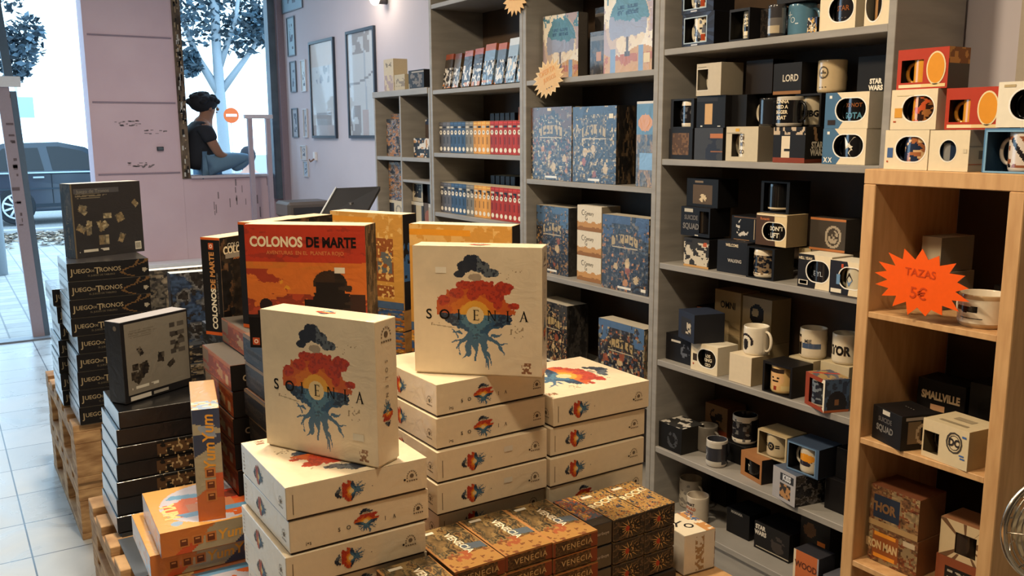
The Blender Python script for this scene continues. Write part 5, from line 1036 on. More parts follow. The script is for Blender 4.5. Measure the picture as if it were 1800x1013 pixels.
# -------- second shelf
mug_box('black box with brown patterned front, lowest at the left end, second shelf', 2.27, 2.483, Z2, .120, .09, .108, front=lambda S_, T_: put(put(img(S_, (38, 34, 32)), (abs(S_-.5) < .36) & (abs(T_-.5) < .36), (92, 66, 44)), (abs(S_-.5) < .36) & (abs(T_-.5) < .36) & (vn(S_*14, T_*12, 3) > .6), (120, 88, 58)), group=G3)
mug_box('black box with a mug between white bands, upper at the left end', 2.27, 2.478, Z2+.1085, .118, .09, .104, win=('rect', .5, .5, .38, .44), group=G3, mugkw=dict(label='black mug with white bands in the upper left black box', col=(40, 40, 44), rim=(236, 226, 206), art=lambda S_, T_: put(put(img(S_, (44, 44, 50)), (T_ > .92) | (T_ < .08), (232, 220, 200)), (vn(S_*9, T_*9, 7) > .62) & (abs(T_-.5) < .36), (96, 96, 100)), handle=pi))
mug_box('slate box with photographed orange mug on it, lower second shelf', 2.27, 2.352, Z2, .135, .09, .110, front=lambda S_, T_: put(put(put(img(S_, (70, 72, 78)), (S_ > .55) & (T_ > .68) & (T_ < .82), (186, 116, 74)), (S_ > .4) & (S_ < .9) & (T_ < .68) & (vn(S_*7, T_*7, 4) > .45), (50, 56, 72)), (S_ > .6) & (T_ < .3) & (T_ > .24), (150, 100, 70)), group=G3)
mug_box('black box with one tan stripe and white dots, on the slate box', 2.27, 2.345, Z2+.1105, .135, .09, .108, front=lambda S_, T_: put(put(img(S_, (30, 28, 30)), (abs(S_-.42) < .13) & (T_ > .1) & (T_ < .76), (206, 166, 116)), (T_ > .82) & (vn(S_*9, T_*9, 4) > .4) & (S_ < .8), (52, 52, 56)), decals=[('f', .15, .03, .22, .07, (220, 216, 206)), ('f', .75, .03, .85, .06, (220, 216, 206))], group=G3)
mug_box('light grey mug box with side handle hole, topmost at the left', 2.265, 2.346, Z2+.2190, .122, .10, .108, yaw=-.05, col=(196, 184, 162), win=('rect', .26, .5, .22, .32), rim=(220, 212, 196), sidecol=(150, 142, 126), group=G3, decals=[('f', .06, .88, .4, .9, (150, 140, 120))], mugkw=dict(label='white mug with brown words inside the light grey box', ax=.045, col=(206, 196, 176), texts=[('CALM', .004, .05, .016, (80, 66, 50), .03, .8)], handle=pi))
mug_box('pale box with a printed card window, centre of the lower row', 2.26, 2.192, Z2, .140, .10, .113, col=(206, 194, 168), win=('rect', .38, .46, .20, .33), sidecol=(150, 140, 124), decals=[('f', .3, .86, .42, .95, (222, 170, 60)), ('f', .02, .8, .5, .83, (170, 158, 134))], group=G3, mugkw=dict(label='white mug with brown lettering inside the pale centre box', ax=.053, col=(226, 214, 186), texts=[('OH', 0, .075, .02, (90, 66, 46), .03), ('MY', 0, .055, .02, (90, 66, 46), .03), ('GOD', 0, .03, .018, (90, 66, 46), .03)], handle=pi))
mug_box('black box with white handle arc, above the pale centre box', 2.30, 2.223, Z2+.1135, .080, .09, .105, col=(26, 25, 28), group=G3)
mug('black mug with white handle between black box and word mug', 2.345, 2.075, Z2+.1110, -pi/2, col=(44, 44, 48), hcol=(206, 196, 176), handle=pi*.98, group='loose mugs on the tall grey bookcase')
mug_box('very dark brown box at the back, top of its pile', 2.33, 2.180, Z2+.2190, .115, .10, .110, col=(38, 27, 22), group=G3)
mug('black mug with white block words in the middle of the second shelf', 2.292, 1.956, Z2+.1110, -pi/2, col=(36, 35, 38), rim=(190, 182, 168), texts=[('GONNA', 0, .078, .015, CR_, .03), ('NEED A', 0, .062, .015, CR_, .03), ('BIGGER', 0, .046, .015, CR_, .03), ('BOAT', 0, .029, .016, CR_, .03)], handle=0, group='loose mugs on the tall grey bookcase')
def sw_front(S_, T_): 
    C = img(S_, (36, 33, 34)); C = put(C, T_ < .13, (134, 58, 34)); C = put(C, (T_ > .8) & (vn(S_*16, T_*5, 3) > .55), (196, 176, 150)); C = put(C, (abs(S_-.40) < .13) & (T_ > .16) & (T_ < .74), (226, 212, 186)); return put(C, (abs(S_-.45) < .10) & (abs(T_-.35) < .04), (40, 36, 36))
mug_box('black box with red-brown base band and white star wording on its side', 2.26, 1.988, Z2, .125, .10, .110, front=sw_front, stext=[('STAR', .55, .5, .028, (226, 220, 206), .04, .8), ('WARS', .55, .3, .028, (226, 220, 206), .04, .8)], side=lambda S_, T_: put(put(img(S_, (34, 32, 34)), T_ < .12, (110, 50, 32)), (abs(S_-.4-.3*(1-T_)) < .07) & (T_ > .6), (150, 120, 90)), group=G3)
mug_box('black box holding the pale boxed-letter mug', 2.335, 1.972, Z2+.1110, .10, .09, .102, win=('rect', .5, .5, .44, .44), group=G3, mugkw=dict(label='pale mug with a boxed word in black in the dark box', col=(200, 186, 158), texts=[('PUBG', .010, .040, .026, (36, 34, 36), .05)], handle=0))
mug_box('black box with cut off white letters and orange base strip', 2.33, 2.06, Z2+.2140, .112, .09, .098, front=lambda S_, T_: put(img(S_, (36, 32, 30)), T_ < .1, (150, 104, 60)), texts=[('LORD', .62, .52, .030, (214, 204, 186), .02, .8)], group=G3)
mug('cream mug with round brown seal standing on the upper boxes', 2.385, 1.875, Z2+.2140, -pi/2, R=.044, H=.10, col=(206, 184, 146), texts=[('O', 0, .062, .056, (96, 84, 66), -.01), ('*', 0, .048, .05, (96, 84, 66), .03), ('- - -', 0, .02, .02, (96, 84, 66))], handle=pi/2, group='loose mugs on the tall grey bookcase')
mug_box('deep black box under the cream seal mug', 2.366, 1.93, Z2, .10, .11, .105, col=(24, 23, 25), group=G3)
mug_box('deep black box second up, under the cream seal mug', 2.345, 1.862, Z2+.1055, .05, .11, .108, col=(24, 23, 25), group=G3)
BL = (74, 112, 146)
stadium_box('blue and cream box with a white-crossed mug, lower right of second shelf', 2.265, 1.802, Z2, .150, .10, .104, BL, 'black mug with a white cross shape in the lower blue box', (34, 34, 38), [('X', -.004, .046, .085, (236, 228, 208), .05, 1.0)], texts=[('X X', .14, .12, .020, (236, 232, 220), .04)], decals=[('f', .10, .84, .16, .92, (236, 236, 230))], group=G3)
stadium_box('blue and cream box with a word-printed mug, stacked upper right', 2.265, 1.800, Z2+.1045, .150, .10, .104, BL, 'black mug with brown and blue words in the upper blue box', (34, 33, 36), [('DO NOT', 0, .066, .016, (150, 92, 52), .02), ('GOTA', 0, .036, .024, (96, 150, 176), .03)], texts=[], decals=[('f', .08, .1, .26, .24, (60, 44, 36)), ('f', .10, .84, .16, .92, (236, 236, 230))], group=G3)
mug_box('black box with white star wording above the blue boxes', 2.36, 1.765, Z2+.2100, .13, .10, .105, col=(28, 26, 28), texts=[('STAR', .50, .30, .020, (232, 226, 210), .05), ('WARS', .50, .12, .020, (232, 226, 210), .05)], group=G3)
# -------- third shelf
mug_box('black-sided box with two pale cartoon soldiers, bottom left third shelf', 2.275, 2.395, Z3, .125, .11, .104, front=lambda S_, T_: put(put(put(img(S_, (62, 58, 54)), (fbm(S_*6, T_*6, 4, 3) > .52) & (T_ < .85), (206, 196, 176)), T_ < .07, (196, 150, 90)), (np.hypot(S_-.84, T_-.82) < .08), (190, 90, 50)), left=lambda S_, T_: img(S_, (24, 24, 26)), decals=[('f', .1, .85, .32, .93, (40, 36, 36))], group=G3)
mug_box('black box with small white words, bottom row of third shelf', 2.28, 2.235, Z3, .138, .10, .110, col=(38, 38, 44), texts=[('WELCOME', .5, .88, .014, CR_, .02), ('WALKING', .6, .40, .016, (196, 190, 180), .02)], topcol=(56, 56, 62), toptext=[('BE MINE', .6, .3, .014, (196, 190, 180), .02)], group=G3)
mug_box('open black box with white-rimmed picture mug, front of third shelf', 2.265, 2.085, Z3, .118, .095, .104, win=('rect', .5, .5, .42, .46), col=(28, 27, 30), group=G3, mugkw=dict(label='black picture mug with white rims in the open black box', col=(40, 42, 52), rim=(240, 226, 200), art=lambda S_, T_: put(put(img(S_, (38, 42, 54)), (T_ > .9) | (T_ < .09), (238, 224, 200)), (vn(S_*12, T_*12, 5) > .62) & (T_ < .88), (140, 120, 96)), handle=0))
mug_box('cream box behind the open black box, its side showing', 2.375, 1.962, Z3, .05, .10, .1035, col=(190, 172, 132), group=G3)
def bw(S_, T_): return put(img(S_, (246, 232, 202)), S_ < .52, (40, 38, 42))
stadium_box('black and cream box with oval window, right end of third shelf', 2.262, 1.868, Z3, .125, .10, .104, (40, 38, 42), 'black mug with thin white letters in the black and cream box', (40, 42, 50), [('BE YL', -.01, .046, .022, (190, 200, 210), .0)], split=.52, texts=[('HELL YEAH', .22, .88, .012, CR_)], decals=[('f', .04, .08, .32, .22, (230, 222, 204)), ('f', .07, .1, .29, .2, (40, 38, 42))], group=G3)
stadium_box('cream box with dark corner and oval window, partly behind the birch post', 2.245, 1.735, Z3, .125, .10, .100, (44, 46, 58), 'cream mug with dark diamond shapes in the half hidden box', (206, 196, 170), [('♦', -.012, .046, .04, (60, 50, 44), .0)], split=.5, decals=[('f', .05, .04, .35, .16, (236, 228, 208)), ('f', .2, .3, .3, .6, (110, 150, 190)), ('f', .32, .8, .38, .92, (196, 80, 50))], group=G3)
mug_box('black squad box with a white mug handle poking out, third shelf', 2.28, 2.420, Z3+.1105, .145, .10, .104, col=(32, 30, 33), win=('rect', .80, .5, .16, .38), texts=[('SUICIDE', .36, .64, .022, (110, 106, 104), .03), ('SQUAD', .36, .34, .028, (120, 116, 112), .04)], decals=[('f', .12, .82, .42, .94, (190, 184, 170)), ('f', .5, .02, .62, .06, (206, 200, 186))], group=G3, mugkw=dict(label='black mug with cream handle inside the squad box', ax=.085, R=.036, col=(40, 38, 40), hcol=(206, 190, 160), handle=0))
mug_box('black box with a white rearing animal print, middle of third shelf', 2.31, 2.200, Z3+.1115, .118, .09, .085, col=(26, 25, 27), front=lambda S_, T_: put(put(img(S_, (30, 29, 31)), ((fbm(S_*7, T_*7, 14, 3) > .55) & (np.hypot((S_-.42)/.25, (T_-.5)/.36) < 1)), (206, 200, 190)), (abs(T_-.95) < .03) & (S_ > .1), (110, 80, 56)), decals=[('f', .86, .1, .89, .9, (170, 150, 120)), ('f', .1, .03, .7, .06, (150, 110, 70))], group=G3)
mug_box('brown and cream box with round-ended window and white words', 2.285, 2.068, Z3+.1110, .128, .10, .104, col=(226, 202, 158), win=('stadium', .60, .46, .37, .27), rim=(246, 236, 214), front=lambda S_, T_: put(img(S_, (228, 204, 158)), (S_ < .62) & (T_ < .93), (84, 58, 38)), sidecol=(140, 122, 92), decals=[('f', .02, .94, .98, .99, (240, 224, 190))], texts=[('Romantic', .3, .84, .012, (206, 120, 70))], group=G3, mugkw=dict(label='black mug with white words inside the brown and cream box', ax=.075, col=(34, 32, 34), texts=[("I DON'T", 0, .056, .019, (240, 232, 212), .03), ('LIFT', 0, .034, .022, (240, 232, 212), .03)], handle=pi))
mug_box('grey box with pale seal between orange strips, right of third shelf', 2.368, 1.905, Z3, .11, .10, .104, col=(120, 108, 92), group=G3)
mug_box('dark grey box with a pale round seal and orange edges', 2.368, 1.915, Z3+.1045, .135, .10, .104, col=(72, 66, 60), front=lambda S_, T_: put(put(img(S_, (78, 70, 62)), (T_ > .93) | (T_ < .07), (190, 120, 70)), (abs(np.hypot((S_-.66)/.2, (T_-.45)/.3)-1) < .14) | ((np.hypot((S_-.66)/.2, (T_-.45)/.3) < .7) & (vn(S_*16, T_*16, 6) > .6)), (170, 158, 140)), group=G3)
mug_box('black box with a brown film picture, topmost at left of third shelf', 2.30, 2.415, Z3+.2150, .155, .10, .100, col=(30, 28, 29), front=lambda S_, T_: put(put(put(img(S_, (30, 28, 29)), (abs(S_-.52) < .3) & (abs(T_-.45) < .33), (96, 78, 58)), (np.hypot(S_-.52, (T_-.32)*.9) < .12) & (fbm(S_*9, T_*9, 5, 2) > .4), (216, 196, 160)), (abs(T_-.9) < .03) & (abs(S_-.4) < .14), (130, 112, 90)), group=G3)
mug_box('tall black mug box with gloss front, topmost at middle of third shelf', 2.305, 2.070, Z3+.2155, .118, .10, .104, col=(20, 19, 21), win=('rect', .5, .5, .4, .45), group=G3, mugkw=dict(label='glossy black mug with a pale foot in the tall black box', col=(30, 30, 32), art=lambda S_, T_: put(img(S_, (30, 30, 32)), T_ < .07, (206, 190, 160)), handle=0))
# -------- fourth shelf
mug_box('black box with small white logo, bottom left of fourth shelf', 2.29, 2.494, Z4, .145, .10, .102, col=(34, 33, 38), front=lambda S_, T_: put(img(S_, (36, 35, 40)), (np.hypot((S_-.72)/.16, (T_-.45)/.28) < 1) & (vn(S_*12, T_*12, 4) > .4), (96, 100, 110)), decals=[('f', .2, .72, .55, .80, (206, 200, 190))], group=G3)
stadium_box('cream box with oval window at the left front of fourth shelf', 2.262, 2.330, Z4, .132, .10, .103, CR_, 'black mug with crowded white words in the left cream box', (34, 32, 34), [('LOS', 0, .062, .015, CR_, .03), ('KING', 0, .047, .017, CR_, .03), ('CEO', 0, .03, .015, CR_, .03)], split=0, decals=[('f', .08, .35, .24, .6, (70, 56, 46)), ('f', .08, .2, .13, .26, (180, 80, 50))], group=G3)
mug_box('plain cream box carrying the white emblem mug', 2.262, 2.142, Z4, .100, .09, .100, col=(226, 210, 182), sidecol=(180, 160, 124), group=G3)
def face_mug(S_, T_):
    C = img(S_, (226, 186, 120)); C = put(C, np.hypot((S_-.5)/.3, (T_-.55)/.38) < 1, (232, 184, 130)); C = put(C, (T_ > .82) & (abs(S_-.5) < .3), (60, 46, 40)); C = put(C, (abs(T_-.42) < .03) & (abs(S_-.5) < .12), (44, 34, 32)); C = put(C, (abs(T_-.58) < .025) & ((abs(S_-.40) < .05) | (abs(S_-.60) < .05)), (44, 36, 34)); C = put(C, (T_ < .2) & (abs(S_-.5) < .05), (150, 60, 44)); return put(C, (T_ < .24) & (abs(S_-.5) > .2), (226, 200, 140))
mug_box('open black box with a tan mug showing a moustached face', 2.262, 1.992, Z4, .122, .10, .104, col=(34, 30, 30), win=('rect', .5, .48, .43, .44), group=G3, mugkw=dict(label='tan mug with a generic moustached face in the black box', col=(226, 190, 130), art=face_mug, handle=0))
mug_box('red and blue cornerwise box with a mug window, right of fourth shelf', 2.266, 1.820, Z4, .110, .085, .104, yaw=-.35, col=(150, 62, 36), win=('rect', .56, .5, .36, .38), topcol=(110, 112, 130), front=lambda S_, T_: put(img(S_, (150, 62, 36)), S_ > .9, (236, 226, 204)), side=lambda S_, T_: put(put(put(put(img(S_, (72, 92, 120)), (fbm(S_*5, T_*5, 8, 3) > .55), (56, 66, 86)), np.hypot((S_-.5)/.4, (T_-.25)/.4) < 1, (48, 46, 52)), (np.hypot(S_-.5, (T_-.3)) < .1), (130, 90, 60)), T_ < .07, (170, 90, 50)), top=lambda S_, T_: put(put(img(S_, (92, 92, 104)), fbm(S_*6, T_*6, 4, 3) > .55, (170, 140, 90)), (abs(S_-T_*.4-.1) < .06), (190, 60, 40)), group=G3,
        mugkw=dict(label='dark blue picture mug inside the red and blue box', col=(46, 54, 70), rim=(226, 206, 180), art=lambda S_, T_: put(img(S_, (44, 52, 68)), vn(S_*9, T_*9, 4) > .62, (120, 130, 140)), handle=0))
mug_box('dark navy box resting on two boxes, left of fourth shelf', 2.268, 2.405, Z4+.1045, .125, .12, .105, yaw=-.30, col=(44, 50, 66), sidecol=(40, 42, 52), topcol=(50, 58, 78), front=lambda S_, T_: put(put(img(S_, (46, 52, 70)), (abs(S_-.5) < .33) & (abs(T_-.48) < .3), (56, 52, 52)), (abs(S_-.62) < .16) & (abs(T_-.46) < .2) & (vn(S_*14, T_*14, 3) > .45), (196, 182, 156)), group=G3)
mug('white mug with a round hooded emblem, handle to the right', 2.325, 2.082, Z4+.1005, -pi/2, R=.043, H=.098, col=(236, 226, 206), handle=0, hspan=.68, art=lambda S_, T_: put(put(img(S_, (236, 226, 206)), (abs(np.hypot((S_-.42)/.26, (T_-.45)/.36)-.95) < .14) & (T_ > .3), (52, 50, 58)), (np.hypot((S_-.42)/.12, (T_-.34)/.26) < 1), (44, 44, 52)), group='loose mugs on the tall grey bookcase')
mug_box('cream box under the suited man mug', 2.368, 1.975, Z4, .10, .10, .108, col=(196, 182, 150), group=G3)
mug('white mug with a man in a suit and a blue band', 2.42, 1.92, Z4+.1090, -pi/2, R=.044, H=.10, col=(228, 214, 188), handle=pi/2, texts=[('MIE', .012, .060, .018, (60, 60, 66), .02)], art=lambda S_, T_: put(put(put(put(img(S_, (228, 214, 188)), (abs(T_-.42) < .10) & (S_ > .42), (72, 92, 124)), (abs(S_-.27) < .11) & (T_ < .58), (32, 31, 34)), (abs(S_-.28) < .06) & (T_ > .55) & (T_ < .8), (200, 170, 140)), (abs(S_-.28) < .075) & (T_ > .76) & (T_ < .9), (30, 28, 30)), group='loose mugs on the tall grey bookcase')
mug_box('cream box under the mug lettered in big black capitals', 2.385, 1.86, Z4, .11, .10, .113, col=(200, 184, 150), group=G3)
mug('white mug lettered in big black capitals, right of fourth shelf', 2.43, 1.80, Z4+.1140, -pi/2, R=.043, H=.098, col=(230, 216, 188), handle=pi/2, texts=[('ATOR', -.002, .046, .040, (34, 32, 34), .05, .78)], group='loose mugs on the tall grey bookcase')
mug_box('black and white box at the right edge of fourth shelf', 2.36, 1.705, Z4, .08, .12, .20, col=(36, 34, 38), decals=[('f', .1, .6, .4, .8, (222, 214, 200)), ('f', .1, .15, .3, .25, (222, 214, 200))], group=G3)
mug_box('cream box with a black word mark, tall at the back of fourth shelf', 2.44, 2.395, Z4+.105, .130, .10, .165, col=(176, 152, 112), texts=[('OMNI', .52, .68, .036, (50, 44, 40), .02, .8)], group=G3)
mug_box('cream box under the word mark box, back of fourth shelf', 2.44, 2.395, Z4, .130, .10, .1045, col=(176, 156, 118), group=G3)
mug_box('cream box with a round black dancer emblem at the back', 2.44, 2.255, Z4+.105, .135, .10, .160, col=(166, 146, 110), front=lambda S_, T_: put(put(img(S_, (166, 146, 110)), (np.hypot((S_-.5)/.25, (T_-.62)/.24) < 1), (48, 42, 40)), (np.hypot((S_-.45)/.12, (T_-.66)/.10) < 1), (166, 146, 110)), group=G3)
mug_box('cream box under the dancer emblem box, back of fourth shelf', 2.44, 2.255, Z4, .135, .10, .1045, col=(176, 156, 118), group=G3)
mug_box('dark box with an orange upper edge, back left of fourth shelf', 2.44, 2.492, Z4, .085, .10, .19, col=(40, 30, 25), decals=[('f', .05, .95, .95, .985, (170, 100, 60))], group=G3)
# -------- fifth shelf
mug_box('black open box with clear lid and dial print, left of fifth shelf', 2.265, 2.494, Z5, .125, .115, .10, col=(32, 30, 30), topcol=(70, 70, 70), top=lambda S_, T_: put(img(S_, (60, 60, 60)), (fbm(S_*5, T_*5, 3, 2) > .55), (206, 200, 190)), front=lambda S_, T_: put(img(S_, (32, 30, 30)), (abs(np.hypot((S_-.6)/.22, (T_-.45)/.3)-.8) < .25) & (vn(S_*12, T_*12, 3) > .4), (74, 76, 82)), sidecol=(54, 50, 46), group=G3)
mug('grey mug whose handle shows behind the black dial box', 2.388, 2.36, Z5, -pi/2, R=.04, H=.10, col=(110, 104, 96), handle=0, group='loose mugs on the tall grey bookcase')
mug_box('brown box with a black paw-like print, back of fifth shelf', 2.44, 2.425, Z5+.0, .115, .10, .165, col=(120, 84, 54), front=lambda S_, T_: put(put(img(S_, (112, 86, 60)), (T_ > .45) & (np.hypot((S_-.5)/.28, (T_-.72)/.2) < 1) & (vn(S_*6, T_*8, 3) > .35), (40, 34, 32)), (T_ > .32) & (T_ < .42), (150, 70, 44)), group=G3)
mug_box('upright black carton under the white-rimmed mug, fifth shelf', 2.372, 2.262, Z5, .11, .10, .072, col=(24, 23, 26), group=G3)
mug('dark mug with broad white rims raised at the middle of fifth shelf', 2.422, 2.205, Z5+.0730, -pi/2, R=.045, H=.104, col=(46, 46, 54), rim=(236, 224, 204), art=lambda S_, T_: put(put(img(S_, (44, 44, 52)), (T_ > .88) | (T_ < .1), (236, 224, 204)), (vn(S_*9, T_*9, 7) > .66), (110, 108, 106)), handle=pi/2, group='loose mugs on the tall grey bookcase')
mug('slate mug with white rims and a thin hexagon, lower left of fifth shelf', 2.305, 2.228, Z5, -pi/2, R=.038, H=.10, col=(62, 64, 74), rim=(206, 200, 190), art=lambda S_, T_: put(put(img(S_, (62, 64, 74)), (T_ > .82) | (T_ < .14), (200, 196, 186)), (abs(abs(S_-.25)*1.4+abs(T_-.5)*.6-.16) < .025), (190, 190, 190)), handle=pi/2, group='loose mugs on the tall grey bookcase')
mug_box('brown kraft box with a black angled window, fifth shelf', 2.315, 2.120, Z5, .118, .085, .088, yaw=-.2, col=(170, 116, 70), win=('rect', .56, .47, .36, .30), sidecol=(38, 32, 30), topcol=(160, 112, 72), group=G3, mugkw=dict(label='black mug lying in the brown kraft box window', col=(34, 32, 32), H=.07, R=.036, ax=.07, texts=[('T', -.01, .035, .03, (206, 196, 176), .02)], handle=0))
mug_box('cream open box with a winged circle emblem mug, fifth shelf', 2.33, 2.062, Z5+.0890, .128, .10, .092, col=(186, 164, 124), win=('rect', .5, .5, .45, .44), rim=(206, 188, 150), group=G3, mugkw=dict(label='cream mug with a black winged circle inside the open box', ax=.075, col=(206, 188, 152), texts=[('O', .0, .042, .036, (38, 36, 38), .05), ('=', -.024, .042, .030, (38, 36, 38), .03), ('=', .024, .042, .030, (38, 36, 38), .03), ('•', .0, .042, .03, (38, 36, 38), .03)], handle=0))
mug_box('black box supporting the cream winged circle box', 2.345, 1.985, Z5, .06, .10, .088, col=(28, 27, 30), group=G3)
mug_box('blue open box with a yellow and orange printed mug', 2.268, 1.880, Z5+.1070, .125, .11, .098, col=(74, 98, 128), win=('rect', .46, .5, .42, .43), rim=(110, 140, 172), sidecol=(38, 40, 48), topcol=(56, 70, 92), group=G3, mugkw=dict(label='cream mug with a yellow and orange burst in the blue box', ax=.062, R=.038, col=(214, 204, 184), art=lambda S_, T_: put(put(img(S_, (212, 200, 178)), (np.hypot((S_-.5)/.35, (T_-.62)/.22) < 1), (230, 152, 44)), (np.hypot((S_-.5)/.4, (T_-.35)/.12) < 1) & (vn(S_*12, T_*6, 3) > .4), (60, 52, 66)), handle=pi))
mug_box('grey box with rock band lettering and a pictured mug', 2.258, 1.925, Z5, .112, .12, .106, yaw=-.18, col=(170, 170, 176), topcol=(84, 96, 116), front=lambda S_, T_: put(put(put(img(S_, (170, 168, 172)), (abs(S_-.62) < .30) & (abs(T_-.78) < .13), (56, 58, 66)), (abs(S_-.55) < .24) & (T_ < .58) & (T_ > .12), (66, 58, 56)), (abs(S_-.55) < .24) & (T_ < .58) & (T_ > .12) & (vn(S_*9, T_*9, 3) > .55), (176, 130, 84)), texts=[('KISS', .62, .78, .026, (214, 216, 222), .05)], side=collage([(56, 56, 62), (40, 40, 46), (110, 106, 104), (72, 66, 62)], 17, 5), toptext=[('LOVE GUN', .5, .6, .018, (190, 190, 190), .02)], group=G3)
mug_box('black box at the right end of fifth shelf', 2.32, 1.765, Z5, .10, .12, .106, col=(34, 32, 36), group=G3)
mug_box('black box second up at the right end of fifth shelf', 2.34, 1.745, Z5+.1070, .10, .12, .10, col=(30, 30, 34), group=G3)
# -------- lowest shelf
mug('white mug with grey print and handle, rear left of lowest shelf', 2.40, 2.452, Z6, -pi/2, R=.044, H=.115, col=(190, 182, 168), handle=0, art=lambda S_, T_: put(img(S_, (190, 182, 168)), (vn(S_*8, T_*9, 3) > .6) & (abs(S_-.5) < .3), (140, 134, 128)), group='loose mugs on the tall grey bookcase')
mug('white mug with stacked orange and black words, lowest shelf', 2.315, 2.325, Z6, -pi/2, R=.042, H=.108, col=(206, 194, 176), handle=pi*.75, texts=[('WHAT', 0, .080, .015, (60, 40, 34), .04), ('WOULD', 0, .064, .015, (190, 96, 50), .04), ('YOU', 0, .048, .015, (150, 60, 40), .04), ('DO?', 0, .030, .018, (50, 36, 32), .04)], group='loose mugs on the tall grey bookcase')
mug_box('black tapered box with one white line of text, lowest shelf', 2.35, 2.210, Z6, .11, .11, .095, col=(28, 27, 31), texts=[('MAMAMIA', .45, .9, .014, (196, 190, 180), .03)], group=G3)
mug_box('black box with white star wording at its corner, lowest shelf', 2.335, 2.062, Z6, .155, .12, .100, col=(36, 33, 34), front=lambda S_, T_: put(put(img(S_, (38, 35, 36)), (np.hypot((S_-.68)/.2, (T_-.45)/.3) < 1) & (vn(S_*7, T_*7, 9) > .42), (74, 66, 62)), (abs(T_-.08) < .02) & (S_ > .05), (190, 180, 160)), texts=[('STAR', .18, .83, .022, (222, 216, 204), .05), ('WARS', .18, .62, .022, (222, 216, 204), .05)], group=G3)
mug_box('brown toned box with an orange fish shape, lowest shelf', 2.38, 1.900, Z6+.0, .12, .10, .18, col=(52, 44, 38), front=lambda S_, T_: put(put(img(S_, (54, 46, 38)), (np.hypot((S_-.32)/.22, (T_-.72)/.14) < 1) & (vn(S_*6, T_*6, 3) > .4), (120, 84, 52)), (abs(S_-.72) < .14) & (abs(T_-.5) < .06), (236, 130, 50)), group=G3)
mug_box('orange front box with dark lettering at the lowest shelf edge', 2.275, 1.838, Z6, .10, .08, .102, col=(60, 60, 68), front=lambda S_, T_: put(put(img(S_, (190, 104, 58)), S_ < .08, (222, 206, 180)), S_ > .94, (150, 150, 156)), texts=[('WOOD', .5, .55, .030, (96, 50, 32), .03)], group=G3)
mug_box('small white and grey box at the right of lowest shelf', 2.275, 1.72, Z6, .09, .08, .06, col=(92, 94, 104), decals=[('f', .1, .1, .5, .6, (206, 204, 200))], group=G3)
mug_box('brown bottle-shaped print box, dark rear left of lowest shelf', 2.50, 2.44, Z6, .08, .06, .20, col=(44, 36, 30), front=lambda S_, T_: put(img(S_, (44, 38, 32)), (abs(np.hypot((S_-.5)/.32, (T_-.75)/.14)-.8) < .2), (112, 74, 48)), group=G3)

# ================================================================== birch unit contents
GW = 'boxed mugs on and in the birch bookcase'; ZT = 1.5183
food = lambda S_, T_: put(put(put(img(S_, (66, 40, 30)), (fbm(S_*6, T_*5, 5, 3) > .5), (170, 110, 60)), (abs(S_-.34) < .1), (222, 150, 50)), vn(S_*9, T_*7, 6) > .75, (206, 90, 50))
o = stadium_box('cream box with oval window, lowest left on the birch bookcase', 2.12, 1.488, ZT, .124, .09, .101, CR_, 'dark blue and orange printed mug in the lowest left cream box', (50, 60, 84), split=0, mart=lambda S_, T_: put(put(img(S_, (44, 56, 84)), (fbm(S_*5, T_*5, 9, 3) > .5) & (S_ > .35), (176, 110, 70)), vn(S_*9, T_*8, 5) > .75, (230, 190, 140)), decals=[('f', .07, .3, .2, .55, (70, 100, 150)), ('f', .06, .18, .1, .22, (190, 90, 50))], group=GW)
mug_box('cream box with one round window, lower row centre on the birch bookcase', 2.12, 1.361, ZT, .104, .105, .100, col=CR_, win=('round', .48, .50, .21, .26), rim=(252, 250, 240), sidecol=(196, 184, 160), decals=[('r', .0, .6, .9, .62, (150, 140, 124)), ('r', .4, .3, .8, .5, (110, 106, 100)), ('r', .0, .16, .9, .18, (180, 96, 60)), ('f', .86, .45, .95, .55, (220, 206, 176))], group=GW, mugkw=dict(label='navy mug with a grey figure behind the round window', col=(52, 68, 96), art=lambda S_, T_: put(img(S_, (46, 62, 90)), (abs(S_-.52) < .1) & (T_ < .8), (150, 150, 150)), handle=0))
mug_box('sky blue open box with a black and white mug at the right edge', 2.12, 1.222, ZT, .135, .10, .104, col=(84, 130, 172), win=('rect', .52, .48, .46, .44), rim=(130, 176, 212), group=GW, mugkw=dict(label='white mug with black line marks in the sky blue box', ax=.085, R=.044, col=(222, 210, 196), art=lambda S_, T_: put(put(img(S_, (220, 208, 196)), abs(((S_*2+T_) % 1)-.5) < .12, (50, 44, 46)), (vn(S_*5, T_*5, 9) > .68), (150, 90, 60)), handle=pi))
stadium_box('cream box with oval window, second row left on the birch bookcase', 2.12, 1.477, ZT+.1020, .128, .09, .101, CR_, 'orange food printed mug in the second row left box', (70, 44, 34), split=0, mart=food, decals=[('f', .09, .30, .26, .54, (224, 160, 60)), ('f', .07, .18, .13, .22, (190, 90, 50)), ('f', .12, .84, .5, .86, (222, 204, 164))], group=GW)
def redfront(cx): return lambda S_, T_: put(put(put(img(S_, (184, 60, 38)), (np.hypot((S_-cx)/.19, (T_-.48)/.44) < 1), (236, 214, 160)), (np.hypot((S_-cx)/.155, (T_-.5)/.38) < 1), (228, 152, 44)), (T_ < .10) & (T_ > .03) & (S_ > .08) & (S_ < .66), (240, 220, 180))
mug_box('red box with blank yellow oval, second row centre on the birch bookcase', 2.13, 1.332, ZT+.1015, .140, .09, .100, col=(184, 60, 38), win=('rect', .26, .45, .19, .27), front=None, decals=[('f', .05, .04, .6, .12, (240, 220, 180))], sidecol=(110, 76, 56), group=GW, mugkw=dict(label='yellow mug in the second row red box', ax=.038, R=.03, H=.08, col=(226, 156, 56), handle=pi))
